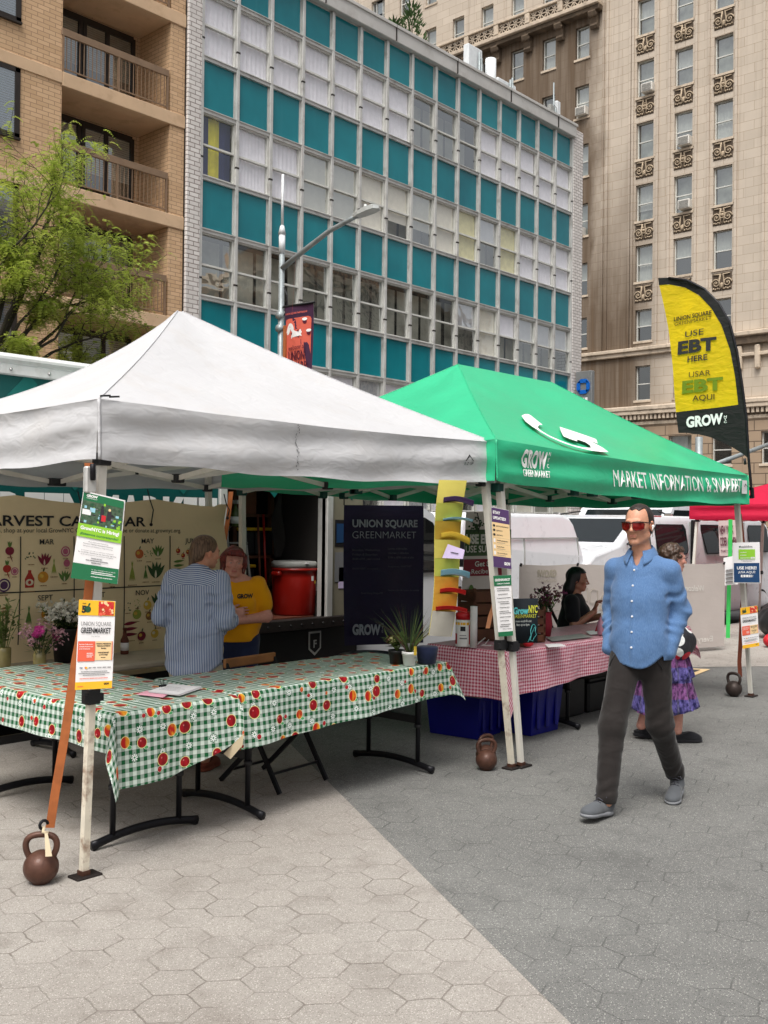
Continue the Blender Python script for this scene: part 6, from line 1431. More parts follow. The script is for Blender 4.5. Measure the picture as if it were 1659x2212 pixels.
for k, (x, lab) in enumerate(((6.66, 'olive spray bottle hung high inside the truck, left one'), (6.84, 'olive spray bottle hung high inside the truck, right one'))):
    t = thing('spray_bottle', lab, 'bottle', (x, 8.2, 1.62), group='spray bottles in the truck'); b = MB(); b.lathe([(0, 0), (.05, 0), (.055, .02), (.055, .13), (.03, .17), (.015, .2), (.015, .23), (0, .23)], (x, 8.2, 1.62), 'bottle_green', 16); b.build('bottle', t)
    b = MB(); b.lathe([(.056, .03), (.057, .03), (.057, .10), (.056, .10)], (x, 8.2, 1.62), 'paper_white2', 16); b.build('label', t); b = MB(); b.box((x - .02, 8.14, 1.85), (x + .02, 8.23, 1.89), 'paper_white2', .008); b.build('trigger', t)
for k, (x0_, x1_, m, lab) in enumerate(((7.28, 7.25, 'wood_red', 'red broom pole leaning in the truck doorway'), (7.36, 7.33, 'cooler_red', 'thin red rod leaning beside the broom pole in the truck'))):
    b = MB(); b.tube([(x1_, 8.25, .70), (x0_, 8.36, 1.75)], .012, m, 8); b.build('pole', label=lab, cat='pole', loc=(x1_, 8.25, .7))
b = MB()
for k in range(5): b.box((6.30 + k * .075, 8.5, .705), (6.36 + k * .075, 8.55, 2.2), 'wood_red')
b.build('plank_stack', label='reddish planks standing against the inner wall of the truck', cat='planks', loc=(6.45, 8.5, .7))
b = MB(); b.grid(lambda u, v: (7.38 + .1 * u + .02 * math.sin(v * 9), 8.2 + .05 * math.sin(u * 3 + v * 5), 1.3 + .8 * v), 6, 12, 'interior_dark'); b.build('plastic_sheet', label='grey plastic sheet hanging at the right edge of the truck door', cat='plastic sheet', loc=(7.4, 8.2, 1.3))

# ---------------------------------------------------------------- street lamp, banner, poles
mat('galvanised', srgb(150, 158, 160), .5, .4, var=.1, vs=4, dirt=srgb(100, 104, 104), dirt_amt=.4); mat('lamp_grey', srgb(190, 194, 192), .45, .2); mat('antenna_white', srgb(220, 224, 226), .5); mat('banner_plum', srgb(64, 34, 62), .7, fold=.1); mat('banner_coral', srgb(214, 100, 82), .7, var=.05, fold=.1); mat('banner_ink', srgb(84, 22, 44), .7)
LX, LY = 16.23, 17.9
lp = thing('street_lamp', 'grey street lamp with long arm and slim white antenna before the teal building', 'street lamp', (LX, LY, -.12))
b = MB(); b.tube([(LX, LY, -.12), (LX, LY, 7.9)], [.095, .065], 'galvanised', 14); b.tube([(LX, LY, -.12), (LX, LY, .3)], .17, 'galvanised', 14); b.build('pole', lp)
b = MB(); b.tube([(LX, LY, 7.9), (LX, LY, 8.35)], .075, 'antenna_white', 12); b.tube([(LX, LY, 8.35), (LX, LY, 8.55)], [.09, .05], 'antenna_white', 12); b.tube([(LX, LY, 8.55), (LX, LY, 9.75)], .032, 'antenna_white', 10); b.build('antenna', lp)
AE = PX(772, 466, LX); A0 = V((LX, LY, 7.55)); b = MB(); b.tube([A0, A0.lerp(AE, .3) + V((0, 0, .06)), A0.lerp(AE, .65) + V((0, 0, .10)), A0.lerp(AE, .9) + V((0, 0, .03)), AE], [.065, .06, .055, .05, .05], 'galvanised', 12); b.build('arm', lp)
E2 = PX(818, 447, LX); d_ = (E2 - AE).normalized(); M_ = Matrix.Translation((AE + E2) / 2) @ Matrix(((1, 0, 0, 0), (0, 1, 0, 0), (0, 0, 1, 0), (0, 0, 0, 1)))
b = MB(); n_ = d_.cross(V((1, 0, 0))).normalized(); n_ = n_ if n_.z > 0 else -n_
L_ = (E2 - AE).length; out = [(-.08, .07), (.1, .13), (L_ * .6, .15), (L_ * .9, .12), (L_, .0), (L_ * .9, -.12), (L_ * .6, -.15), (.1, -.13), (-.08, -.07)]
b.prism(out, AE + n_ * -.03, d_, (1, 0, 0), .07, 'lamp_grey'); b.prism([(p[0] * .7 + .1, p[1] * .7) for p in out], AE + n_ * .035, d_, (1, 0, 0), .05, 'lamp_grey'); b.tube([AE + d_ * L_ * .4 + n_ * .08, AE + d_ * L_ * .4 + n_ * .17], .035, 'lamp_grey', 10); b.build('lamp_head', lp)
b = MB()
for z in (6.15, 6.45, 5.2): b.tube([(LX - .1, LY, z), (LX + .1, LY, z)], .09, 'galvanised', 12); 
b.box((LX - .05, LY - .20, 5.4), (LX + .05, LY - .12, 6.2), 'strap_orange', .01); b.tube([(LX, LY - .1, 6.45), (LX, LY - .22, 6.6), (LX, LY - .2, 6.9), (LX, LY - .09, 7.1)], .015, 'black_plastic', 6); b.build('clamp', lp)
ST = thing('street_banner', 'coral and plum street banner with white squirrel on the lamp pole', 'banner', (LX, LY - .6, 4.6))
B_ = lambda x, y: PX((900 + x * .13559) / 1.507, (950 + y * .13559) / 1.507, LX)
bq = [B_(205, 1990), B_(858, 2110), B_(885, 255), B_(210, 360)]
bfn = lambda u, v, e=0.: bq[0].lerp(bq[1], u).lerp(bq[3].lerp(bq[2], u), v) + V((.02 * math.sin(5 * u + 4 * v) - e, 0, 0))
def uvb(x, y):  # crop pixel to (u, v) on the banner
    xa = 210 + (205 - 210) * (y - 300) / 1700; xb = 885 + (858 - 885) * (y - 250) / 1850; u = (x - xa) / (xb - xa)
    yt, ybm = 360 + (255 - 360) * u, 1990 + 120 * u; return u, 1 - (y - yt) / (ybm - yt)
b = MB(); b.grid(lambda u, v: bfn(u, -.22 + 1.22 * v), 10, 30, 'banner_plum'); b.build('cloth', ST)
b = MB(); pf2 = lambda x, y, e=.012: bfn(*uvb(x, y), e)
b.poly([(x, y) for x, y in ((238, 2300), (240, 1500), (242, 720), (262, 680), (300, 660), (560, 610), (760, 575), (810, 590), (832, 640), (828, 1400), (815, 2400))], 0 * V((1, 1, 1)), (1, 0, 0), (0, 1, 0), 'banner_coral', fn=lambda x, y: pf2(x, y, .008)); b.build('panel', ST)
b = MB()
b.poly([(230, 1010), (255, 960), (290, 840), (330, 770), (375, 760), (420, 800), (440, 870), (440, 925), (500, 950), (560, 960), (580, 905), (605, 895), (612, 930), (632, 960), (610, 1010), (625, 1040), (635, 1062), (590, 1050), (520, 1070), (470, 1080), (400, 1095), (380, 1130), (370, 1130), (368, 1070), (395, 1020), (400, 970), (372, 950), (350, 890), (340, 960), (310, 1020), (270, 1055), (235, 1040)], 0 * V((1, 1, 1)), (1, 0, 0), (0, 1, 0), 'letter_white', fn=pf2)
for x, y, rt2 in ((685, 680, .5), (780, 950, .2)):
    b.disc((x, y + 25), 46, 0 * V((1, 1, 1)), (1, 0, 0), (0, 1, 0), 'banner_ink', 14, fn=lambda x_, y_: pf2(x_, y_, .014), ry=60); b.disc((x, y - 30), 58, 0 * V((1, 1, 1)), (1, 0, 0), (0, 1, 0), 'letter_white', 14, fn=lambda x_, y_: pf2(x_, y_, .016), ry=36, rot=-.25)
b.disc((345, 850), 10, 0 * V((1, 1, 1)), (1, 0, 0), (0, 1, 0), 'banner_ink', 8, fn=lambda x_, y_: pf2(x_, y_, .016)); b.disc((380, 1010), 18, 0 * V((1, 1, 1)), (1, 0, 0), (0, 1, 0), 'banner_ink', 8, fn=lambda x_, y_: pf2(x_, y_, .016)); b.build('squirrel_print', ST)
b = MB()
def bt_(s_, x, y, x2, y2, h, m, bold=0., sh_=0.):
    vs, fs, w = text2d(s_, bold, sh_); b.add([pf2(x + (x2 - x) * vx / w, y + (y2 - y) * vx / w - vy * h, .034) for vx, vy in vs], fs, m)
bt_('UNION SQUARE PARTNERSHIP', 255, 575, 830, 470, 42, 'banner_coral', .02, .1); bt_('welcome to', 305, 1415, 725, 1345, 110, 'banner_ink', .01, .35); bt_('UNION', 300, 1665, 712, 1610, 225, 'banner_ink', .03); bt_('SQUARE', 245, 1915, 770, 1870, 215, 'banner_ink', .03); b.build('lettering', ST)
b = MB(); p0 = bfn(0, 1) ; p1 = bfn(1.04, 1.005); b.tube([V((LX, LY, p0.z)), p0, p1], .025, 'black_trim', 8); b.build('bracket_arm', ST)
sp = thing('sign_gantry', 'pale grey street pole with slanting arm behind the yellow flag', 'street pole', (37.8, 17.8, -.12))
b = MB(); b.tube([(37.77, 17.7, -.12), (37.77, 17.7, 5.1)], .14, 'galvanised', 12); b.build('pole', sp)
b = MB(); b.tube([PY(1520, 1012, 17.7), PY(1700, 945, 17.7)], .09, 'galvanised', 10); b.build('arm', sp)
for k, (px_, y0, y1) in enumerate(((1390, 1075, 1140), (912, 1090, 1180))): pass
cs2 = thing('cider_sign', 'pale pink cider company sign hung under the red tent', 'sign', (16.93, 7.2, 1.1))
K_ = lambda x, y: PX((2200 + x * .339) / 1.507, (1550 + y * .339) / 1.507, 16.93)
mat('sign_pink', srgb(206, 184, 182), .8, var=.05)
q = [K_(420, 765), K_(640, 765), K_(635, 418), K_(408, 428)]; kf = lambda u, v: q[0].lerp(q[1], u).lerp(q[3].lerp(q[2], u), v)
b = MB(); b.add([kf(0, 0), kf(1, 0), kf(1, 1), kf(0, 1)], [(0, 1, 2, 3)], 'sign_pink'); b.build('board', cs2)
b = MB(); kw, kh = (q[1] - q[0]).length, (q[3] - q[0]).length
for s_, u, v, wd, h in (('NEW YORK', .06, .62, .60, .24), ('CIDER COMPANY', .06, .29, .88, .24), ('THAT NEVER', .08, .10, .6, .07)): b.text(s_, 0, 0, 0, h, 'banner_ink', width=wd, al='L', bold=.03, fn=lambda x, y: kf(u + x, v + y) + V((-.02, 0, 0)))
b.build('lettering', cs2)
mat('ribbon_green', srgb(60, 190, 90), .6)
strap('tie_strap', 'bright green strap down the far red tent leg by the navy notice', [PD(x, y, 15.5) for x, y in ((1578, 1122), (1577, 1200), (1574, 1290), (1572, 1400))], .06, 'ribbon_green', tuple(rt))
b = MB(); p = [PD(*q_, 15.3) for q_ in ((1563, 1205), (1590, 1200), (1594, 1262), (1562, 1265))]; b.add(p, [(0, 1, 2, 3)], 'paper'); 
for k in range(4): b.bar(p[0].lerp(p[3], .45 + k * .14).lerp(p[1].lerp(p[2], .45 + k * .14), .15) - fw * .02, p[0].lerp(p[3], .45 + k * .14).lerp(p[1].lerp(p[2], .45 + k * .14), .8) - fw * .02, .03, .004, 'ink_black')
b.build('price_card', label='small white card with black lines on the green strapped red tent leg', cat='card', loc=tuple(p[2]))
b = MB(); rr = random.Random(2)
pl_ = [(11.06, 5.56), (10.97, 5.2), (11.55, 5.25), (11.62, 5.6)]
b.poly([(10.2, 5.9), (10.9, 5.15), (11.55, 5.25), (11.2, 5.85)], (0, 0, .008), (1, 0, 0), (0, 1, 0), 'sign_tan'); b.poly([(10.3, 5.82), (10.93, 5.22), (11.4, 5.3), (11.12, 5.78)], (0, 0, .012), (1, 0, 0), (0, 1, 0), 'asphalt'); b.build('floor_mat', label='dark rubber mat with yellow border on the paving behind the walking man', cat='mat', loc=(10.9, 5.5, 0))
def baglump(x, y, r, h, m, lab, seed):
    s = SDF((x - r * 1.6, y - r * 1.6, -.02), (x + r * 1.6, y + r * 1.6, h * 1.4), r / 14); q = random.Random(seed)
    s.ell((x, y, h * .42), (r, r * .9, h * .46), .05)
    for k in range(5): a = q.uniform(0, 6.28); s.ell((x + r * .5 * math.cos(a), y + r * .5 * math.sin(a), h * q.uniform(.3, .6)), (r * .5, r * .5, h * .35), .06)
    s.ell((x, y, h * .9), (r * .25, r * .25, h * .2), .05); s.warp(lambda X_, Y_, Z_: .012 * np.sin(30 * X_ + 9 * Z_) * np.sin(26 * Y_ + 12 * Z_)); s.cut((0, 0, .002), (0, 0, -1))
    b = MB(); s.into(b, m); return b.build('bag', label=lab, cat='bag', loc=(x, y, 0))
mat('bag_black', srgb(34, 34, 36), .35, var=.2, bump=.4, bs=30)
baglump(15.6, 5.95, .42, .62, 'bag_black', 'shiny black sack piled at the right edge by the passenger van', 1); baglump(15.2, 5.55, .3, .4, 'bag_black', 'low black bag on the light paving at the right edge', 2)
b = MB(); b.box((14.35, 5.0, .006), (14.65, 5.3, .3), 'bin_black', .03); b.build('toolbox', label='small black box on the light paving right of the far market sign', cat='box', loc=(14.5, 5.15, .006))
mat('planter_red', srgb(190, 30, 40), .5)
b = MB(); b.ball((14.3, 5.62, .10), (.15, .1, .095), 'planter_red', 10); b.build('red_bag', label='small red bag beside the black box at the right edge', cat='bag', loc=(14.2, 5.6, .006))

# roof antennas and shrubs
for k, (x, y, h, lab) in enumerate(((PY(1027, 155, 22.6).x, 22.6, 1.5, 'tall white antenna panel on the teal building roof, leftmost'), (PY(1098, 185, 22.7).x - .1, 22.7, 1.2, 'wide white antenna cabinet on the roof beside the round white mast'), (PY(1192, 215, 22.5).x, 22.5, .95, 'tilted antenna panel near the right end of the teal building roof'))):
    t = thing('roof_antenna', lab, 'antenna', (x, y, 16.84), group='antennas on the teal building'); b = MB()
    if k == 0: b.box((x - .42, y, 17.3), (x + .42, y + .25, 18.9), 'antenna_white', .03)
    elif k == 1: b.box((x - .55, y, 17.0), (x + .62, y + .3, 18.35), 'antenna_white', .03)
    else: b.box((x + .25, y - .1, 17.0), (x + .5, y + .1, 18.5), 'antenna_white', .03)
    b.build('panel', t); b = MB(); b.tube([(x + .1, y - .1, 16.84), (x + .1, y - .1, 17.2 + h)], .05, 'galvanised', 8)
    if k == 2: b.bar((x - 1.2, y - .05, 17.1), (x + .1, y - .05, 18.2), .12, .12, 'galvanised'); b.tube([(x, y - .1, 16.84), (x - .02, y - .1, 19.1)], .03, 'galvanised', 8); b.box((x - .25, y - .12, 17.9), (x + .2, y + .05, 18.2), 'cooler_grey', .02); b.tube([(x - .4, y - .12, 17.0), (x - .3, y - .1, 17.6), (x + .05, y - .1, 18.0)], .02, 'black_trim', 6)
    else: b.bar((x - .7, y - .1, 17.9), (x + .9, y - .1, 17.9), .06, .06, 'galvanised'); b.tube([(x + .2, y - .12, 18.5), (x + .2, y - .12, 17.2), (x + .6, y - .12, 17.05)], .04, 'galvanised', 8)
    b.build('mast', t)
b = MB(); mx_ = PY(1060, 150, 22.6).x; b.tube([(mx_, 22.6, 16.84), (mx_, 22.6, 18.75)], .2, 'antenna_white', 18); b.build('roof_antenna', label='round white antenna mast between two panels on the roof', cat='antenna', loc=(mx_, 22.6, 16.84))
mat('conifer', srgb(58, 84, 40), .8, var=.3, vs=3); mat('bark', srgb(70, 62, 50), .9, var=.2, bump=.5, bs=30); mat('bark_dark', srgb(58, 54, 44), .9, var=.2)
def shrub(x, y, z, h, r, lab, seed):
    t = thing('roof_shrub', lab, 'shrub', (x, y, z), group='shrubs on the teal building roof'); q = random.Random(seed); b = MB(); b.tube([(x, y, z), (x, y, z + h * .8)], [.04, .015], 'bark', 6); b.build('trunk', t); b = MB()
    for k in range(420):
        f_ = q.random() ** .8; a = q.uniform(0, 6.28); rr_ = r * (1 - f_ * .75) * q.random() ** .5; p = V((x + rr_ * math.cos(a), y + rr_ * math.sin(a), z + h * f_)); d = V((math.cos(a) * .6, math.sin(a) * .6, q.uniform(.4, 1.2))).normalized(); l = q.uniform(.10, .24); s_ = d.cross(V((q.random(), q.random(), q.random()))).normalized() * l * .16
        b.add([p - s_, p + s_, p + d * l], [(0, 1, 2)], 'conifer')
    b.build('crown', t)
shrub(PY(890, 75, 22.5).x, 22.5, 16.84, 2.1, .75, 'conifer shrub rising above the parapet of the teal building', 1); shrub(PY(852, 60, 22.6).x, 22.6, 16.84, 1.35, .5, 'lower conifer shrub left of the taller one on the roof', 2)

# ---------------------------------------------------------------- honey locust
def leafmat():
    g = G('locust_leaf'); n = g.noise(g.co(), 1.1, 3); c = g.mix(g.ramp(n, .3, .7), srgb(142, 166, 62), srgb(208, 216, 108)); c = g.mix(g.ramp(g.noise(g.co(), 9, 2), .4, .75, 0, .5), c, srgb(96, 128, 60))
    g.done(c, .55, 0, .3); t = g.n('BsdfTranslucent'); g.put(t.inputs[0], c); mx = g.n('MixShader'); mx.inputs[0].default_value = .45
    g.t.links.new(g.b.outputs[0], mx.inputs[1]); g.t.links.new(t.outputs[0], mx.inputs[2]); g.t.links.new(mx.outputs[0], g.out.inputs[0])
leafmat()
TRX, TRY = 8.9, 18.0
tr = thing('locust_tree', 'honey locust with feathery yellow green leaves before the tan brick building', 'tree', (TRX, TRY, -.12))
q = random.Random(17); bw = MB(); fr = MB(); tips = []
bw.tube([(TRX, TRY, -.12), (TRX + .05, TRY, 2.0), (TRX + .02, TRY - .05, 3.6)], [.17, .14, .12], 'bark', 12)
def grow(p, d, L, r, lev, out):
    n = 5; pts = [p]; rs = [r]
    for k in range(n):
        d = (d + V((q.gauss(0, .16), q.gauss(0, .16), q.gauss(.01, .12)))).normalized(); p = p + d * (L / n); pts.append(p); rs.append(max(.004, r * (1 - .62 * (k + 1) / n)))
        if lev < 3 and k >= 1:
            for _ in range(2 if lev else 1):
                e = (d + V((q.gauss(0, .7), q.gauss(0, .7), q.gauss(.05, .5)))).normalized(); grow(p, e, L * q.uniform(.42, .62), rs[-1] * .62, lev + 1, out)
        if lev >= 2:
            for _ in range((q.random() < .6) if lev == 2 else 1 + (q.random() < .4)): out.append((p + d * q.uniform(-.1, .1), d))
    bw.tube(pts, rs, 'bark_dark', 5 if lev else 8, cap=False)
aims = [((40, 345), 17.2), ((180, 390), 18.1), ((75, 450), 17.4), ((225, 560), 17.3), ((285, 640), 17.6), ((250, 690), 17.0), ((150, 560), 16.9), ((20, 560), 17.5), ((110, 690), 17.6), ((200, 770), 18.0), ((20, 730), 17.1), ((150, 470), 17.9), ((250, 600), 18.4), ((-60, 420), 18), ((-90, 620), 17), ((-180, 500), 18.5), ((290, 700), 17.8), ((60, 620), 17.0)]
for (px_, py_), yy in aims:
    a = PY(px_, py_, yy); st = V((TRX, TRY, 3.6)).lerp(V((TRX + .3, TRY - .1, 4.6)), q.random()); mid = st.lerp(a, .45) + V((0, 0, .25)); bw.tube([V((TRX + .02, TRY - .05, 3.5)), st, mid], [.07, .05, .03], 'bark_dark', 7, cap=False)
    d = (a - mid); grow(mid, d.normalized(), d.length * .9, .028, 1, tips)
bw.build('trunk', tr)
for p, d in tips:
    for _ in range(1):
        f = (d * .4 + V((q.gauss(0, .6), q.gauss(0, .6), q.gauss(.0, .35)))).normalized(); L = q.uniform(.16, .30); sd_ = f.cross(V((0, 0, 1))); sd_ = sd_.normalized() if sd_.length > .01 else V((1, 0, 0)); n = 8; vs, fs = [], []
        nz_ = sd_.cross(f)
        for k in range(n):
            t = (k + .6) / n; c = p + f * (L * t) + V((0, 0, -.8 * L * t * t)); w = .036 * (1 - .5 * abs(t - .4)); lw = .0085
            for s_ in (-1, 1):
                i = len(vs); o_ = c + sd_ * (s_ * w) + f * .008 + nz_ * q.uniform(-.004, .01); vs += [c - f * lw, o_ - f * lw * .6, o_ + f * lw * .6, c + f * lw]; fs.append((i, i + 1, i + 2, i + 3))
        fr.add(vs, fs, 'locust_leaf')
print('fronds', len(tips)); fr.build('crown', tr)
# ---------------------------------------------------------------- people
def skinmat():
    g = G('skin'); a = g.n('VertexColor'); a.layer_name = 'tint'; n = g.noise(g.co(), 60, 3)
    c = g.mix(g.ramp(n, .35, .7, 0, .18), a.outputs[0], srgb(150, 84, 66)); g.bump(g.noise(g.co(), 250, 2), .12, .002)
    g.done(c, .48, 0, .4); g.b.inputs['Subsurface Weight'].default_value = .12; g.b.inputs['Subsurface Radius'].default_value = (.012, .005, .003); g.b.inputs['Subsurface Scale'].default_value = .6
skinmat()
def fabric(name, c1, weave=900., rough=.85, fold=.25, heather=None, stripe=None, noise_s=7):
    g = G(name); o = g.co(); c = c1 if not isinstance(c1, int) else srgb(c1)
    col = g.mix(g.ramp(g.noise(o, 3, 3), .3, .7), tuple(v * .9 for v in c), tuple(min(1, v * 1.08) for v in c))
    if heather: col = g.mix(g.ramp(g.noise(g.mapv(o, (weave, weave, weave * .12)), 1, 2, .6), .42, .66, 0, .45), col, heather)
    if stripe: col = stripe(g, o, col)
    h = g.math('ADD', g.noise(g.mapv(o, (1, 1, 1.5)), noise_s, 1, .4, .9), g.math('MULTIPLY', g.noise(g.mapv(o, (1, 1, .45), (0, 0, 0), (0, .6, .3)), noise_s * 2.4, 1, .4, .6), .45))
    g.bump(h, fold, .03); g.done(col, rough, 0, .2); g.b.inputs['Sheen Weight'].default_value = .15
fabric('oxford_blue', srgb(80, 114, 158), heather=srgb(118, 148, 188), weave=420, fold=.22)
fabric('chino_brown', srgb(36, 32, 31), fold=.4, heather=srgb(47, 42, 39))
fabric('shoe_grey', srgb(86, 89, 93), fold=.15); mat('shoe_sole', srgb(128, 130, 134), .8); mat('lace_grey', srgb(66, 66, 74), .8)
fabric('tee_yellow', srgb(232, 160, 8), fold=.3); fabric('denim_dark', srgb(34, 42, 70), fold=.3); fabric('tee_black', srgb(24, 24, 28), fold=.3); fabric('linen_khaki', srgb(176, 168, 146), fold=.4)
def stripes(g, o, col):
    x = g.sep(o); w = g.math('ADD', g.math('ADD', x[0], g.math('MULTIPLY', x[1], .55)), g.math('MULTIPLY', g.noise(o, 5, 2), .012))
    f = g.math('FRACT', g.math('MULTIPLY', g.math('ADD', w, 10), 1 / .0125)); yoke = g.math('MULTIPLY', g.math('GREATER_THAN', x[2], 1.245), g.math('LESS_THAN', g.math('ABSOLUTE', x[0]), .17))
    f2 = g.math('FRACT', g.math('MULTIPLY', g.math('ADD', x[2], g.math('MULTIPLY', g.math('POWER', x[0], 2), 1.2)), 1 / .0125)); f = g.mix(yoke, f, f2)
    return g.mix(g.ramp(g.math('ABSOLUTE', g.math('SUBTRACT', f, .5)), .20, .30), srgb(196, 204, 216), srgb(76, 100, 146))
fabric('stripe_blue', srgb(200, 206, 216), stripe=stripes, fold=.5)
def tiers(g, o, col):
    z = g.sep(o)[2]; n = g.noise(g.mapv(o, (40, 40, 18)), 1, 3, .7); c = g.mix(g.ramp(n, .4, .62), srgb(24, 22, 66), srgb(96, 88, 150)); c2 = g.mix(g.ramp(n, .4, .62), srgb(48, 20, 56), srgb(124, 76, 128))
    return g.mix(g.math('GREATER_THAN', g.math('FRACT', g.math('MULTIPLY', z, 4.2)), .5), c, c2)
fabric('skirt_print', srgb(60, 40, 110), stripe=tiers, fold=.5)
def hairmat(name, c, c2):
    g = G(name); n = g.noise(g.mapv(g.co(), (90, 90, 9)), 1, 3, .6); g.bump(n, .5, .006); g.done(g.mix(g.ramp(n, .35, .65), c, c2), .42, 0, .4)
hairmat('hair_dark', srgb(30, 24, 22), srgb(58, 46, 40)); hairmat('hair_red', srgb(66, 20, 18), srgb(124, 44, 34)); hairmat('hair_ash', srgb(66, 48, 36), srgb(116, 90, 68)); hairmat('hair_black', srgb(10, 9, 10), srgb(28, 24, 26)); hairmat('hair_brown', srgb(40, 30, 24), srgb(84, 62, 48))
mat('lens_red', srgb(128, 16, 12), .08, .55, var=.45, vs=38, coat=.5); mat('frame_tortoise', srgb(44, 26, 20), .3); mat('earbud', srgb(240, 240, 240), .25); mat('button_white', srgb(226, 228, 232), .3)

def clip(s, f):
    g = np.meshgrid(*s.ax, indexing='ij'); s.d = np.maximum(s.d, f(*g).astype(np.float32)); return s
def front(s, x, z, sgn=1):
    """y of the surface at (x, z), on the +y or -y side"""
    i = int(round((x - s.lo[0]) / s.h)); k = int(round((z - s.lo[2]) / s.h)); c = s.d[i, :, k]; w = np.where(c < 0)[0]
    if len(w) == 0: return None
    j = w[-1] if sgn > 0 else w[0]; a = c[j]; nb = c[min(max(j + sgn, 0), len(c) - 1)]; t = a / (a - nb + 1e-9)
    return s.lo[1] + s.h * (j + sgn * t)
def rot(yaw=0., pitch=0., roll=0.):
    """head turn: yaw to its own left, pitch nods down, roll tilts to its right"""
    return (Matrix.Rotation(rad(yaw), 3, 'Z') @ Matrix.Rotation(rad(-pitch), 3, 'X') @ Matrix.Rotation(rad(roll), 3, 'Y'))
def head(s, c, Rm, sc=1., fem=0.):
    c = V(c); P = lambda x, y, z: tuple(c + Rm @ V((x, y, z)) * sc)
    E = lambda p, r, k=.02, op='+': s.ell(P(*p), tuple(q * sc for q in r), k * sc, op, Rm)
    K = lambda p, q, ra, rb=None, k=.012, op='+': s.cap(P(*p), P(*q), ra * sc, (ra if rb is None else rb) * sc, k * sc, op)
    E((0, -.014, .028), (.075, .097, .089)); E((0, .026, -.036), (.061 - .003 * fem, .064, .084), .03)
    for a in (-1, 1):
        K((a * .050, -.002, -.066), (a * .016, .066, -.103 + .006 * fem), .020 - .003 * fem, .016, .02); E((a * .043, .066, -.026), (.022, .018, .017), .02)
    E((0, .070, -.103 + .006 * fem), (.023 - .004 * fem, .018, .017), .015)
    K((-.036, .083, .019), (.036, .083, .019), .0115 - .003 * fem, None, .014)
    for a in (-1, 1): E((a * .032, .099, -.001), (.017, .011, .0105), .010, '-'); E((a * .032, .0785, -.002), (.0135, .0125, .0115), .003)
    K((0, .088, .012), (0, .111, -.030), .0065, .0105 - .002 * fem, .010); E((0, .112, -.033), (.0115 - .002 * fem, .011, .010), .006)
    for a in (-1, 1): E((a * .0125, .099, -.037), (.008, .010, .0075), .005)
    K((-.019, .090, -.0615), (.019, .090, -.0615), .0060, None, .006); K((-.016, .0885, -.0725), (.016, .0885, -.0725), .0068, None, .006); K((-.023, .103, -.0668), (.023, .103, -.0668), .0035, None, .003, '-')
    for a in (-1, 1): E((a * .0785, -.010, -.012), (.010, .020, .033), .006); E((a * .090, -.004, -.010), (.007, .010, .019), .004, '-')
    return P
def head_tint(P, sc, skin, brow, eyes=True, lips=(.42, .14, .12), stubble=0., fem=0):
    def f(vs, col):
        def near(p, r, c, s_=1.):
            d = np.linalg.norm((vs - np.array(P(*p))) / (np.array(r) * sc), axis=1); w = np.clip(1.4 - d, 0, 1)[:, None] * s_; col[:] = col * (1 - w) + np.array(c) * w
        for a in (-1, 1): near((a * .047, .07, -.03), (.022,) * 3, (skin[0] * 1.05, skin[1] * .72, skin[2] * .66), .5); near((a * .08, -.008, -.01), (.03,) * 3, (skin[0], skin[1] * .7, skin[2] * .62), .55)
        near((0, .112, -.033), (.012,) * 3, (skin[0] * 1.05, skin[1] * .75, skin[2] * .68), .5)
        if stubble: near((0, .07, -.085), (.05, .04, .035), tuple(v * .62 for v in skin), stubble)
        for q in np.linspace(-1, 1, 7): near((q * .018, .096, -.066), (.0045, .012, .0075), lips, .75)
        for a in (-1, 1):
            for q in np.linspace(-1, 1, 7): near((a * .033 + q * .017, .092 - abs(q) * .008, .0185 + .003 * (1 - q * q)), (.0045, .012, .0036), brow, .8)
            if eyes: near((a * .032, .091, -.001), (.009, .006, .0055), (.60, .56, .52), .9); near((a * .032, .0925, -.001), (.0048, .005, .0052), (.05, .035, .03), 1.); near((a * .032, .093, .0055), (.012, .006, .0024), (.06, .04, .035), .8)
        return col
    return f
def hand(s, w, d, n, side, curl=.5, sc=1.):
    """w wrist, d finger direction, n palm normal, side = +1 / -1 which way the thumb leaves"""
    w, d, n = V(w), V(d).normalized(), V(n); n = (n - d * n.dot(d)).normalized(); t = d.cross(n).normalized() * side
    s.cap(w, w + d * .03 * sc, .026 * sc, .030 * sc, .012, sq=(n, .72)); s.cap(w + d * .03 * sc, w + d * .082 * sc, .034 * sc, .038 * sc, .012, sq=(n, .42))
    for k, (o_, l) in enumerate(((.029, .072), (.010, .082), (-.009, .077), (-.027, .060))):
        p = w + d * (.088 - abs(o_ - .004) * .25) * sc + t * o_ * sc; a = 0.; r = .0088
        for j, f_ in enumerate((.45, .31, .24)):
            a += curl * (.55, .75, .6)[j] * (1 + .12 * k); q = p + (d * math.cos(a) + n * math.sin(a) + t * (.10 * o_ / .03 if j == 0 else 0)) * (l * f_ * sc); s.cap(p, q, r * sc, (r - .0009) * sc, .003); p = q; r -= .0009
    p = w + d * .028 * sc + t * .026 * sc; q = p + (d * .62 + t * .62 + n * .25).normalized() * .042 * sc; s.cap(p, q, .0125 * sc, .0105 * sc, .008); s.cap(q, q + (d * .85 + t * .2 + n * .35).normalized() * .03 * sc, .0102 * sc, .0085 * sc, .003)
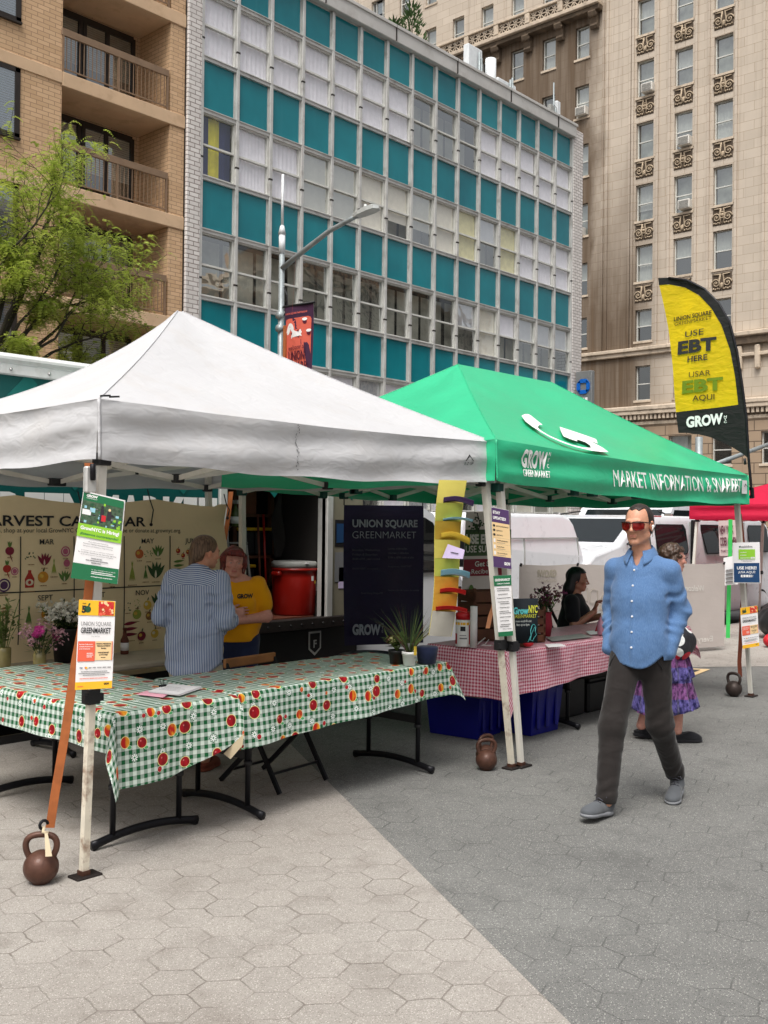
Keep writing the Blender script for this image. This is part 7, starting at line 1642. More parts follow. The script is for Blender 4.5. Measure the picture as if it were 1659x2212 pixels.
def shoe(par, T, m='shoe_grey', L=.285, laces=True, low=False):
    """foot along +y from the heel, sole on z=0"""
    s = SDF((-.07, -.03, -.01), (.07, L + .03, .15), .005); k = L / .285
    s.ell((0, .055 * k, .045), (.037, .06, .055), .02); s.ell((0, .15 * k, .040), (.042, .09, .045), .03); s.ell((.0, .225 * k, .03), (.047, .062, .034), .03)
    if not low: s.cap((0, .05, .06), (0, .045, .115), .038, .04, .03)
    s.cut((0, 0, .012), (0, 0, -1))
    if low: s.cut((0, .06, .062), (0, -.25, 1))
    else: s.cut((0, .05, .125), (0, -.12, 1))
    b = MB(T); s.into(b, m); sh_ = b.build('shoe', par)
    s = SDF((-.07, -.03, -.01), (.07, L + .03, .06), .005); s.ell((0, .06 * k, .014), (.043, .068, .022), .02); s.ell((0, .15 * k, .014), (.044, .1, .021), .03); s.ell((0, .222 * k, .014), (.051, .068, .022), .02); s.cut((0, 0, .0), (0, 0, -1)); s.cut((0, 0, .026), (0, 0, 1))
    b = MB(T); s.into(b, 'shoe_sole' if not low else m); b.build('sole', sh_)
    if laces:
        b = MB(T)
        for q in range(5): y, z = .112 * k + .022 * q, .112 - .011 * q; b.tube([(-.024, y, z - .012), (0, y + .006, z), (.024, y - .004, z - .012)], .0035, 'lace_grey', 5)
        b.tube([(0, .11, .115), (.03, .12, .122), (.037, .13, .105)], .003, 'lace_grey', 5); b.tube([(0, .11, .115), (-.03, .12, .122), (-.039, .13, .107)], .003, 'lace_grey', 5); b.build('laces', sh_)
def body(par, J, skin, hd, extra=None, h=.006, lo=(-.55, -.65, -.01), hi=(.55, .75, 1.9), thin=1., tints=()):
    s = SDF(lo, hi, h); f = (0, 1, 0)
    s.chain([(J['pel'], .15 * thin), (J['wst'], .135 * thin), (J['chs'], .15 * thin), (J['sho'], .10 * thin)], .04, sq=(f, .68))
    for a in 'RL':
        if 'kne' + a in J: s.chain([(J['hip' + a], .085 * thin), (J['kne' + a], .056 * thin), (J['ank' + a], .037)], .03)
        s.cap(J['sho'], J['sh' + a], .06 * thin, .052 * thin, .03); s.chain([(J['sh' + a], .052 * thin), (J['el' + a], .040 * thin), (J['wr' + a], .028)], .015)
    s.cap(J['sho'], J['nck'], .062, .052, .03); hd_c, Rm, sc, fem = hd; base = V(hd_c) + Rm @ V((0, -.018, -.06)) * sc; s.cap(J['nck'], base, .052 - .006 * fem, .05 - .006 * fem, .02)
    P = head(s, hd_c, Rm, sc, fem)
    if extra: extra(s)
    b = MB(WM[par.name])
    def tint(vs):
        col = np.tile(np.array(skin, float), (len(vs), 1))
        for t in tints: col = t(P)(vs, col)
        return np.concatenate([col, np.ones((len(vs), 1))], 1)
    s.into(b, 'skin', tint); b.build('body', par); return P
def part(par, name, s, m):
    b = MB(WM[par.name]); s.into(b, m); return b.build(name, par)
SK = srgb(206, 152, 124)

# ---- the walking man
man = thing('person', 'man in blue button shirt, dark trousers and red mirrored sunglasses walking past, hands in pockets', 'person', (5.62, 2.99, 0), rad(98))
J = dict(pel=(0, 0, .97), wst=(0, 0, 1.11), chs=(0, .015, 1.31), sho=(0, -.005, 1.445), nck=(0, .0, 1.53), hipR=(.085, .03, .93), kneR=(.095, .20, .50), ankR=(.085, .31, .09), hipL=(-.085, -.02, .93), kneL=(-.095, -.07, .50), ankL=(-.085, -.40, .12),
         shR=(.168, -.01, 1.412), elR=(.208, -.07, 1.16), wrR=(.176, .03, .955), shL=(-.168, -.01, 1.412), elL=(-.210, -.09, 1.17), wrL=(-.166, -.005, .955))
MH = ((0.005, .040, 1.685), rot(-2, 3, 0), 1.0, 0)
def ex(s): hand(s, J['wrL'], (.22, .16, -1), (1, .0, .15), 1, .25); hand(s, J['wrR'], (-.4, .0, -1), (-1, .0, .15), -1, .25)
P = body(man, J, SK, MH, ex, .005, (-.36, -.55, -.01), (.36, .55, 1.84), thin=.8, tints=(lambda P: head_tint(P, 1, SK, srgb(62, 44, 36), False, lips=srgb(176, 104, 92), stubble=.3),))
s = SDF((-.38, -.30, .74), (.38, .30, 1.60), .007); f = (0, 1, 0)
s.chain([((0, .015, .84), .170), ((0, .02, 1.00), .163), ((0, .02, 1.24), .160), ((0, .008, 1.37), .153)], .05, sq=(f, .72)); s.cap((0, -.01, 1.43), (0, -.005, 1.50), .088, .062, .04)
for a in 'RL':
    s.cap((0, -.012, 1.435), V(J['sh' + a]) + V((0, 0, .006)), .064, .055, .05); s.chain([(V(J['sh' + a]), .064), (J['el' + a], .056), (J['wr' + a], .047)], .022); w_, e_ = V(J['wr' + a]), V(J['el' + a]); d_ = (w_ - e_).normalized()
    s.fold(J['sh' + a], J['el' + a], .075, .0050, 2.4, 3.2, 1.3, .15, 1.1); s.fold(J['el' + a], J['wr' + a], .065, .0060, 3.6, 2.6, 2.1, -.1, .86); s.cap(w_ - d_ * .035, w_ + d_ * .02, .049, .048, .004)
def drape(x, y, z):
    lo_ = np.clip((1.30 - z) / .2, 0, 1); s1 = np.sin(20 * (x * 1.1 + z) + 3 * np.sin(5 * z + 2 * x)); s2 = np.sin(24 * (x * -1.0 + z * .9) + 2 * np.sin(6 * x + 4 * z) + 1)
    return -.0045 * lo_ * (np.maximum(s1, 0) ** 2 * np.clip(.5 + x * 4, 0, 1) + np.maximum(s2, 0) ** 2 * np.clip(.5 - x * 4, 0, 1)) - .006 * np.sin(30 * x + 7 * z) * np.clip((.98 - z) * 6, 0, 1) * (np.abs(y) < .3)
s.warp(drape)
clip(s, lambda x, y, z: np.where(np.abs(x) < .16, (.842 + .065 * (np.abs(x) / .15) ** 2.2 + .008 * np.sin(26 * x)) - z, np.where(np.abs(y + .01) < .5, .89 - z, -1)))
s.cap((0, .0, 1.45), (0, .045, 1.62), .058, .072, .0, '-'); s.ell((0, .085, 1.485), (.022, .06, .05), .006, '-')
shirt = part(man, 'shirt', s, 'oxford_blue'); T = WM[man.name]
def onf(x, z, e=.004):
    y = front(s, x, z); return V((x, (y if y is not None else .1) + e, z))
b = MB(T); b.grid(lambda u, v: onf(-.018 + .036 * u, .852 + .585 * v, .004 if 0 < u < 1 else -.001), 4, 60, 'oxford_blue'); b.build('placket', shirt)
b = MB(T)
for z in (1.415, 1.325, 1.235, 1.145, 1.055, .965): p = onf(0, z, .006); b.lathe([(0, -.002), (.0062, -.002), (.0062, .002), (.003, .003), (0, .002)], p, 'button_white', 12, Matrix.Rotation(rad(-90), 4, 'X'))
b.build('button', shirt)
b = MB(T); ring = lambda a, r, z: V((r * math.sin(a), .004 + r * 1.02 * math.cos(a), z - .020 * math.cos(a)))   # collar band and flaps
b.grid(lambda u, v: ring(rad(30) + rad(300) * u, .070 - .004 * v, 1.490 + .050 * v), 36, 3, 'oxford_blue')
def flap(u, v):
    a = rad(26) + rad(308) * u; fr_ = max(0, math.cos(a)) ** 2; return ring(a, .0675 + (.030 + .022 * fr_) * v, 1.545 - (.050 + .040 * fr_) * v + .006 * math.sin(3.14 * v))
b.grid(flap, 60, 6, 'oxford_blue'); b.build('collar', shirt, solid=.004)
s = SDF((-.28, -.55, .05), (.28, .50, 1.03), .007)
s.ell((0, .0, .94), (.160, .118, .14), .03)
s.chain([((.080, .02, .90), .098), ((.095, .20, .50), .075), ((.087, .30, .11), .062)], .045, sq=((0, 1, 0), .92)); s.chain([((-.080, -.015, .90), .098), ((-.095, -.07, .50), .074), ((-.087, -.385, .14), .060)], .045, sq=((0, 1, 0), .92))
for a, (h_, k_, n_) in (('R', ((.08, .02, .90), (.095, .20, .50), (.087, .30, .11))), ('L', ((-.08, -.015, .90), (-.095, -.07, .50), (-.087, -.385, .14)))):
    sd = 1 if a == 'R' else 3; s.fold(h_, k_, .10, .0026, 2.3, 3.6, sd, -.05, .5); s.fold(h_, k_, .10, .0030, 3.6, 3.4, sd + 1, .6, 1.1); s.fold(k_, n_, .08, .0028, 3.2, 3.6, sd + 2, -.1, .5); s.fold(k_, n_, .08, .0038, 4.2, 2.8, sd + 3, .66, 1.05)
clip(s, lambda x, y, z: np.where(y > .12, (.078 + .10 * (y - .30)) - z, np.where(y < -.2, .112 - .25 * (y + .385) - z, -1)))
tro = part(man, 'trousers', s, 'chino_brown')
b = MB(T)
for e in (-1, 1): b.tube([onf(e * .12, .915, .003), onf(e * .135, .88, .003), onf(e * .148, .84, .003)], .0035, 'black_plastic', 6)
b.build('pocket_edge', tro)
shoe(man, T @ Matrix.Translation((.087, .235, .0)) @ Matrix.Rotation(rad(-8), 4, 'Z') @ Matrix.Rotation(rad(7), 4, 'X'), L=.305)
shoe(man, T @ Matrix.Translation((-.087, -.455, .028)) @ Matrix.Rotation(rad(10), 4, 'Z') @ Matrix.Rotation(rad(-6), 4, 'X'), L=.305)
def hairpart(par, name, hd, m, fn, h=.005, pad=.2):
    c, Rm, sc, fem = hd; s = SDF([c[k] - pad for k in range(3)], [c[k] + pad for k in range(3)], h); Pf = lambda x, y, z: tuple(V(c) + Rm @ V((x, y, z)) * sc); fn(s, Pf, Rm, sc)
    Ri = np.array(Rm.inverted()) / sc; g = np.meshgrid(*s.ax, indexing='ij'); q = [g[k] - c[k] for k in range(3)]; L = [sum(Ri[i][k] * q[k] for k in range(3)) for i in range(3)]
    s.d = np.maximum(s.d, fn.clip(*L).astype(np.float32)); b = MB(WM[par.name]); s.into(b, m); return b.build(name, par)
def fh(s, P, R_, sc): s.ell(P(0, -.016, .030), (.0800 * sc, .1015 * sc, .0925 * sc), .01, '+', R_); s.ell(P(0, -.055, -.015), (.072, .062, .072), .02, '+', R_)
def cl(x, y, z):                            # receding hairline, short sides
    yf = np.maximum(.020, .058 - 50 * np.maximum(0, np.abs(x) - .018) ** 2) + .003 * np.sin(160 * x); yf = np.where(z < .05, np.minimum(yf, .020 + .10 * (z - .02)), yf)
    return np.maximum((y - yf), -(z + .038 - .75 * np.minimum(0, y + .012))) * .7
fh.clip = cl
hairpart(man, 'hair', MH, 'hair_dark', fh, .0035, .16)
b = MB(T); HP = lambda x, y, z: V(P(x, y, z)); out = [(-.030, .016), (.026, .018), (.034, .008), (.031, -.020), (.016, -.031), (-.014, -.031), (-.028, -.018)]; gy = lambda x: .1135 - 9.5 * max(0, abs(x) - .012) ** 2
for e in (-1, 1):
    lens = [HP(e * (.037 + q[0]), gy(.037 + q[0]), q[1] - .002) for q in out]; cen = HP(e * .037, gy(.037) + .001, -.006); n = len(lens); b.add(lens + [cen], [((i, (i + 1) % n, n) if e > 0 else ((i + 1) % n, i, n)) for i in range(n)], 'lens_red', smooth=True)
sg_ = b.build('sunglasses', man)
b = MB(T)
for e in (-1, 1): b.tube([HP(e * .002, .115, .010)] + [HP(e * x, gy(x) + .001, .016) for x in (.012, .03, .05, .068)] + [HP(e * .078, .070, .012), HP(e * .083, .0, .008), HP(e * .083, -.02, -.002)], .0034, 'frame_tortoise', 6); b.tube([HP(e * (.037 + q[0]), gy(.037 + q[0]) + .0005, q[1] - .002) for q in out + out[:1]], .0016, 'frame_tortoise', 5)
b.build('frame', sg_)
b = MB(T); b.ball(HP(-.090, .002, -.012), (.008, .009, .009), 'earbud', 8); b.tube([HP(-.091, .004, -.012), HP(-.089, .010, -.034)], .004, 'earbud', 6); b.build('earbud', man)

# ---- woman in the striped shirt, seen from behind
wo = thing('person', 'woman in blue and white striped shirt seen from behind, talking across the table', 'person', (4.36, 5.63, 0), rad(42 - 14 - 90))
J = dict(pel=(0, -.02, .86), wst=(0, 0, 1.0), chs=(0, .02, 1.16), sho=(0, .02, 1.29), nck=(.01, .04, 1.35), hipR=(.085, 0, .82), kneR=(.09, .03, .44), ankR=(.09, -.02, .08), hipL=(-.085, 0, .82), kneL=(-.09, .03, .44), ankL=(-.09, -.02, .08), shR=(.165, .01, 1.275), elR=(.225, -.03, 1.02), wrR=(.20, .19, 1.0), shL=(-.165, .01, 1.275), elL=(-.23, -.03, 1.02), wrL=(-.17, .19, 1.02))
WH = ((.035, .085, 1.465), rot(-38, 6, 6), .93, 1)
def ex(s): hand(s, J['wrR'], (-.3, 1, .25), (-1, 0, .2), 1, .6, .9); hand(s, J['wrL'], (.3, 1, .25), (1, 0, .2), -1, .6, .9)
body(wo, J, SK, WH, ex, .007, (-.36, -.25, -.01), (.36, .42, 1.66), .95, tints=(lambda P: head_tint(P, .93, SK, srgb(110, 88, 70)),))
s = SDF((-.38, -.26, .58), (.38, .30, 1.40), .008)
s.chain([((0, -.01, .68), .215), ((0, -.005, .90), .190), ((0, .01, 1.10), .170), ((0, .01, 1.22), .158)], .05, sq=(f, .70)); s.cap((-.14, .0, 1.265), (.14, .0, 1.265), .06, None, .05); s.cap((0, .02, 1.28), (.005, .035, 1.345), .085, .060, .03)
for a in 'RL': s.chain([(J['sh' + a], .074), (J['el' + a], .066), (V(J['el' + a]).lerp(V(J['wr' + a]), .72), .052)], .02)
q = random.Random(2)
for a in 'RL': s.fold(J['sh' + a], J['el' + a], .08, .008, 2.6, 2.0, 2, .2, 1.1); s.fold(J['el' + a], J['wr' + a], .07, .009, 3.6, 1.5, 1, -.1, .8)
for e in (-1, 1): s.fold((e * .2, -.1, 1.2), (e * .02, -.1, .66), .16, .006, 2.2, 2.2, e + 2., -.05, 1.05)
s.warp(lambda x, y, z: .004 * np.sin(30 * x + 4 * np.sin(6 * z)) * np.clip((1.2 - z) * 3, 0, 1)); clip(s, lambda x, y, z: np.where((z < .80) & (np.abs(x) < .27), .625 + .10 * (np.abs(x) / .2) ** 2.5 - z, -1))
s.cap((.005, .035, 1.30), (.015, .05, 1.45), .05, .058, 0, '-'); part(wo, 'shirt', s, 'stripe_blue')
s = SDF((-.26, -.24, .06), (.26, .24, .96), .009); s.ell((0, -.01, .84), (.17, .13, .13), .03)
for e in (-1, 1): s.chain([((e * .085, 0, .82), .11), ((e * .09, .03, .44), .088), ((e * .09, -.01, .12), .075)], .03)
s.warp(lambda x, y, z: .004 * np.sin(40 * z + 20 * x)); s.cut((0, 0, .11), (0, 0, -1)); part(wo, 'trousers', s, 'linen_khaki')
def fh(s, P, R_, sc):
    s.ell(P(0, -.022, .028), (.083 * sc, .106 * sc, .096 * sc), .01, '+', R_); s.ell(P(0, -.075, -.03), (.06, .045, .06), .03, '+', R_); s.cap(P(0, -.09, -.02), P(.0, -.105, -.11), .032, .018, .03)
fh.clip = lambda x, y, z: np.maximum((y - (.055 - .5 * np.maximum(0, .05 - z) * 1.2)) * .8, np.where((z < .0) & (y > -.05 - 0 * z), (y + .045) * .8, -1))
hairpart(wo, 'hair', WH, 'hair_ash', fh, .005, .19)
T = WM[wo.name]; b = MB(T); c_ = V(WH[0]); hp_ = lambda x, y, z: c_ + WH[1] @ V((x, y, z)) * .93; b.bar(hp_(-.03, -.118, -.025), hp_(.03, -.118, -.028), .014, .016, 'black_plastic'); b.build('hair_clip', wo)
for e in (-1, 1): shoe(wo, T @ Matrix.Translation((e * .09, -.07, 0)), 'strap_brown', .24, False, True)

# ---- woman in the yellow tee, arms crossed
wy = thing('person', 'red haired woman in yellow tee with crossed arms facing the striped shirt woman', 'person', (4.98, 5.98, 0), rad(222 - 90 + 8))
J = dict(pel=(0, -.01, .84), wst=(0, 0, .97), chs=(0, .02, 1.10), sho=(0, -.0, 1.215), nck=(0, .01, 1.26), hipR=(.085, 0, .80), kneR=(.09, .03, .43), ankR=(.09, -.02, .08), hipL=(-.085, 0, .80), kneL=(-.09, .03, .43), ankL=(-.09, -.02, .08), shR=(.175, -.01, 1.195), elR=(.235, .05, .965), wrR=(.03, .20, 1.0), shL=(-.175, -.01, 1.195), elL=(-.245, .05, .97), wrL=(-.03, .205, .955))
YH = ((.0, .04, 1.375), rot(6, 4, -5), .93, 1)
def ex(s): hand(s, J['wrR'], (-1, .02, .18), (0, -1, -.2), 1, .45, .95); hand(s, J['wrL'], (1, -.1, -.35), (0, -1, -.2), -1, .5, .95)
SK2 = srgb(214, 156, 138)
body(wy, J, SK2, YH, ex, .0055, (-.34, -.22, -.01), (.34, .36, 1.56), 1.05, tints=(lambda P: head_tint(P, .93, SK2, srgb(120, 70, 54), lips=srgb(178, 84, 84)),))
s = SDF((-.36, -.24, .74), (.36, .30, 1.30), .007)
s.chain([((0, .0, .80), .195), ((0, .01, .95), .190), ((0, .02, 1.08), .180)], .05, sq=(f, .74)); s.cap((-.155, -.005, 1.17), (.155, -.005, 1.17), .068, None, .05); s.ell((.075, .10, 1.08), (.08, .07, .07), .04); s.ell((-.075, .10, 1.08), (.08, .07, .07), .04); s.cap((0, 0, 1.19), (0, .005, 1.245), .08, .062, .03)
for a in 'RL': s.chain([(J['sh' + a], .076), (V(J['sh' + a]).lerp(V(J['el' + a]), .62), .074)], .02)
s.warp(lambda x, y, z: .003 * np.sin(38 * z + 26 * x) + .003 * np.sin(22 * x - 30 * z)); s.cut((0, 0, .79), (0, 0, -1)); s.cap((0, .01, 1.21), (0, .04, 1.34), .056, .07, 0, '-')
for a, e in (('R', 1), ('L', -1)): pass
tee = part(wy, 'tee_shirt', s, 'tee_yellow'); T = WM[wy.name]
b = MB(T); b.text('GROW', 0, 0, 0, .030, 'ink_black', width=.115, al='C', bold=.05, fn=lambda x, y: onf(-.085 - x, 1.115 + y, .005)); b.build('lettering', tee)
s = SDF((-.26, -.24, .06), (.26, .24, .92), .009); s.ell((0, -.01, .80), (.185, .14, .12), .03)
for e in (-1, 1): s.chain([((e * .085, 0, .80), .115), ((e * .09, .03, .43), .085), ((e * .09, -.01, .10), .07)], .03)
s.cut((0, 0, .10), (0, 0, -1)); part(wy, 'jeans', s, 'denim_dark')
for e in (-1, 1): shoe(wy, T @ Matrix.Translation((e * .09, -.07, 0)), 'tee_black', .24, False, True)
def fh(s, P, R_, sc):
    s.ell(P(0, -.020, .032), (.088 * sc, .108 * sc, .097 * sc), .01, '+', R_)
    for e in (-1, 1): s.cap(P(e * .072, -.02, .02), P(e * .075, -.02, -.11), .036, .024, .03); s.cap(P(e * .04, -.07, .0), P(e * .045, -.075, -.12), .045, .03, .03); s.cap(P(e * .03, .07, .085), P(e * .072, .045, .01), .022, .016, .02)
    s.cap(P(-.045, .078, .07), P(.05, .078, .072), .024, .022, .02); g = np.meshgrid(*s.ax, indexing='ij'); s.d = s.d + (.004 * np.sin(70 * g[0] + 30 * g[2]) * np.sin(50 * g[1] + 40 * g[2])).astype(np.float32)
fh.clip = lambda x, y, z: np.maximum(np.where(z < .052, y - (.035 + .55 * (np.abs(x) > .05) * 0), -1), -(z + .125)) * .8
hairpart(wy, 'hair', YH, 'hair_red', fh, .005, .19)
b = MB(T); c2_ = V(YH[0]); hp_ = lambda x, y, z: c2_ + YH[1] @ V((x, y, z)) * .93
for e in (-1, 1): b.tube([hp_(e * .083 + .0, -.002 + .016 * math.sin(a), -.062 + .018 * math.cos(a)) for a in [k * .7 for k in range(10)]], .002, 'chrome', 5)
b.build('earring', wy)
b = MB(T); b.bar((.10, .16, 1.02), (.115, .215, 1.10), .03, .014, 'black_plastic'); b.build('wallet', label='small dark wallet held between the two talking women', cat='wallet', loc=tuple((T @ V((.1, .2, 1.05)))))

# ---- seated woman with long dark hair
ws_ = thing('person', 'seated woman in black tee with long dark hair, in profile behind the pink table', 'person', (8.75, 5.42, 0), rad(-48 - 90 - 16))
J = dict(pel=(0, 0, .52), wst=(0, .02, .66), chs=(0, .04, .82), sho=(0, .04, .95), nck=(0, .05, 1.02), hipR=(.09, .03, .50), kneR=(.11, .44, .50), ankR=(.11, .45, .08), hipL=(-.09, .03, .50), kneL=(-.11, .44, .50), ankL=(-.11, .45, .08), shR=(.165, .03, .94), elR=(.20, .06, .70), wrR=(.07, .24, .84), shL=(-.165, .03, .94), elL=(-.21, .14, .74), wrL=(-.10, .36, .80))
SH = ((0, .075, 1.145), rot(0, 6, 0), .95, 1)
def ex(s): hand(s, J['wrR'], (-.1, .25, 1), (0, 1, -.2), -1, .8, .95); hand(s, J['wrL'], (.2, 1, -.2), (0, 0, -1), 1, .5, .95)
SK3 = srgb(176, 122, 100)
body(ws_, J, SK3, SH, ex, .007, (-.34, -.24, -.01), (.34, .62, 1.34), .95, tints=(lambda P: head_tint(P, .95, SK3, srgb(40, 30, 26), lips=srgb(150, 74, 70)),))
s = SDF((-.34, -.24, .42), (.34, .34, 1.06), .008); s.chain([((0, .0, .50), .185), ((0, .02, .70), .172), ((0, .04, .86), .165)], .05, sq=(f, .74)); s.cap((-.14, .03, .915), (.14, .03, .915), .064, None, .05); s.cap((0, .04, .93), (0, .05, .99), .078, .06, .03); s.ell((.07, .13, .83), (.075, .06, .065), .04); s.ell((-.07, .13, .83), (.075, .06, .065), .04)
for a in 'RL': s.chain([(J['sh' + a], .07), (V(J['sh' + a]).lerp(V(J['el' + a]), .6), .07)], .02)
s.cap((0, .05, .96), (0, .08, 1.08), .05, .06, 0, '-'); part(ws_, 'tee_shirt', s, 'tee_black')
s = SDF((-.26, -.2, .06), (.26, .6, .64), .009); s.ell((0, 0, .5), (.18, .15, .11), .03)
for e in (-1, 1): s.chain([((e * .09, .03, .50), .1), ((e * .11, .44, .50), .078), ((e * .11, .45, .12), .06)], .03)
part(ws_, 'trousers', s, 'denim_dark'); T = WM[ws_.name]
for e in (-1, 1): shoe(ws_, T @ Matrix.Translation((e * .11, .40, 0)), 'tee_black', .24, False, True)
def fh(s, P, R_, sc):
    s.ell(P(0, -.020, .032), (.088 * sc, .108 * sc, .096 * sc), .01, '+', R_)
    for e in (-1, 0, 1): s.chain([(P(e * .06, -.05, .03), .05), (P(e * .075, -.075, -.10), .05), (P(e * .085, -.085, -.26), .04), (P(e * .07, -.09, -.36), .02)], .03)
    g = np.meshgrid(*s.ax, indexing='ij'); s.d = s.d + (.0025 * np.sin(120 * g[0] + 8 * g[2]) * np.sin(90 * g[1])).astype(np.float32)
fh.clip = lambda x, y, z: np.where(z < .066, y - (.030 - .25 * np.maximum(0, .02 - z)), -1) * .8
hairpart(ws_, 'hair', SH, 'hair_black', fh, .006, .42)
ch = thing('folding_chair', 'dark slatted folding chair under the seated woman', 'chair', (8.72, 5.44, 0), rad(-48 - 90 - 16)); Tc = WM[ch.name]
b = MB(Tc); b.box((-.22, -.18, .41), (.22, .22, .44), 'wood_red', .008); b.build('seat', ch); b = MB(Tc)
for z in (.62, .74, .86): b.box((-.22, -.235, z), (.22, -.215, z + .06), 'wood_red', .005)
b.build('backrest', ch)
for e in (-1, 1):
    b = MB(Tc); b.bar((e * .235, -.24, .94), (e * .235, .24, .01), .02, .03, 'black_steel'); b.build('leg', ch)
    b = MB(Tc); b.bar((e * .215, .2, .42), (e * .215, -.26, .01), .02, .03, 'black_steel'); b.build('leg', ch)

# ---- curly haired woman passing behind the man
wc = thing('person', 'curly haired woman in glasses and tiered purple skirt half hidden behind the walking man', 'person', (7.49, 3.80, 0), rad(-48 - 90 + 4))
J = dict(pel=(0, 0, .86), wst=(0, .01, .99), chs=(0, .03, 1.14), sho=(0, .03, 1.26), nck=(0, .05, 1.31), hipR=(.08, .02, .82), kneR=(.085, .10, .46), ankR=(.07, .10, .09), hipL=(-.08, 0, .82), kneL=(-.08, -.02, .46), ankL=(-.07, -.14, .10), shR=(.16, .02, 1.245), elR=(.215, -.02, 1.0), wrR=(.19, .12, .82), shL=(-.16, .02, 1.245), elL=(-.2, .02, 1.0), wrL=(-.17, .16, .84))
CH = ((0, .085, 1.425), rot(4, 4, 0), .92, 1)
def ex(s): hand(s, J['wrR'], (-.1, .3, -1), (-1, 0, 0), -1, .9, .9); hand(s, J['wrL'], (.1, .3, -1), (1, 0, 0), 1, .6, .9)
body(wc, J, SK2, CH, ex, .007, (-.34, -.30, -.01), (.34, .42, 1.62), .95, tints=(lambda P: head_tint(P, .92, SK2, srgb(70, 50, 42), lips=srgb(176, 80, 84)),))
s = SDF((-.32, -.22, .84), (.32, .28, 1.36), .008); s.chain([((0, .01, .92), .172), ((0, .03, 1.14), .165)], .05, sq=(f, .74)); s.cap((-.135, .02, 1.225), (.135, .02, 1.225), .062, None, .05); s.cap((0, .03, 1.24), (0, .045, 1.3), .075, .06, .03)
for a in 'RL': s.chain([(J['sh' + a], .068), (V(J['sh' + a]).lerp(V(J['el' + a]), .55), .072)], .02)
s.cap((0, .05, 1.28), (0, .08, 1.4), .05, .06, 0, '-'); part(wc, 'tee_shirt', s, 'tee_black')
b = MB(WM[wc.name])
def skirt(u, v):
    a = u * 6.283; tier = v * 3.001; r = .155 + .10 * v + .015 * (tier % 1); w = (.006 + .022 * (tier % 1)) * math.sin(a * (11 + 3 * int(tier)) + int(tier)) + .02 * v * math.sin(3 * a); z = .98 - .74 * v + .03 * v * math.sin(2 * a); return V(((r + w) * math.cos(a) * .95, (r + w) * math.sin(a) * .9 + .03 * v, z))
b.grid(skirt, 120, 40, 'skirt_print'); b.build('skirt', wc)
T = WM[wc.name]
shoe(wc, T @ Matrix.Translation((.07, .05, .0)) @ Matrix.Rotation(rad(0), 4, 'X'), 'tee_black', .235, False, True); shoe(wc, T @ Matrix.Translation((-.07, -.19, .02)) @ Matrix.Rotation(rad(-6), 4, 'X'), 'tee_black', .235, False, True)
def fh(s, P, R_, sc):
    q = random.Random(6); s.ell(P(0, -.025, .035), (.088 * sc, .108 * sc, .096 * sc), .01, '+', R_)
    for k in range(170):
        v = V((q.gauss(0, 1), q.gauss(-.3, 1), q.gauss(.25, .8))).normalized(); p = (v.x * .086, -.02 + v.y * .104, .03 + v.z * .094); s.ell(P(*p), (q.uniform(.009, .015),) * 3, .006)
    for e in (-1, 1):
        for k in range(5): s.ell(P(e * .08, -.03 - .01 * k, -.02 - .02 * k), (.028, .03, .03), .012)
fh.clip = lambda x, y, z: np.where(z < .055, y - (.028 + .02 * np.sin(90 * z)), y - .095) * .8
hairpart(wc, 'hair', CH, 'hair_brown', fh, .005, .2)
b = MB(T); c3_ = V(CH[0]); hp_ = lambda x, y, z: c3_ + CH[1] @ V((x, y, z)) * .92
for e in (-1, 1): b.tube([hp_(e * (.033 + .022 * math.cos(a)), .108 - .02 * abs(math.cos(a)) * (math.cos(a) > 0), -.002 + .017 * math.sin(a)) for a in [k * .5236 for k in range(13)]], .0022, 'black_plastic', 5); b.tube([hp_(e * .055, .09, .004), hp_(e * .083, 0, .006)], .002, 'black_plastic', 5)
b.build('glasses', wc)
bg = thing('tote_bag', 'dark shopping bag with red and lime fruit print on the curly haired woman’s arm', 'bag', tuple(PD(1478, 1425, 8.0)))
bc = PD(1466, 1372, 7.95); s = SDF((bc.x - .3, bc.y - .3, bc.z - .26), (bc.x + .3, bc.y + .3, bc.z + .26), .009); Rb = Matrix((tuple(rt), tuple(-V((fw.x, fw.y, 0)).normalized()), (0, 0, 1))).transposed()
s.ell((bc.x, bc.y, bc.z - .06), (.13, .09, .13), .03, '+', Rb); s.cap(bc + V((0, 0, -.02)), bc + V((0, 0, .16)) - rt * .04, .08, .035, .05); s.warp(lambda x, y, z: .008 * np.sin(34 * x + 20 * z) * np.sin(28 * y + 16 * z))
def bagm():
    g = G('bag_print'); vo = g.voro(g.co(), 11, .9, out=None); w = g.sep(vo.outputs['Color']); c = g.mix(g.math('LESS_THAN', vo.outputs['Distance'], .48), srgb(38, 38, 42), g.mix(g.math('GREATER_THAN', w[0], .6), g.mix(g.math('GREATER_THAN', w[1], .5), srgb(200, 30, 50), srgb(220, 222, 220)), srgb(150, 200, 30))); g.bump(g.noise(g.co(), 14, 3), .5, .03); g.done(c, .45)
bagm(); b = MB(); s.into(b, 'bag_print'); b.build('sack', bg); b = MB(); b.tube([bc + V((0, 0, .15)) - rt * .06, bc + V((0, 0, .30)) - rt * .085, bc + V((0, 0, .42)) - rt * .10], .012, 'black_plastic', 6); b.build('handle', bg)
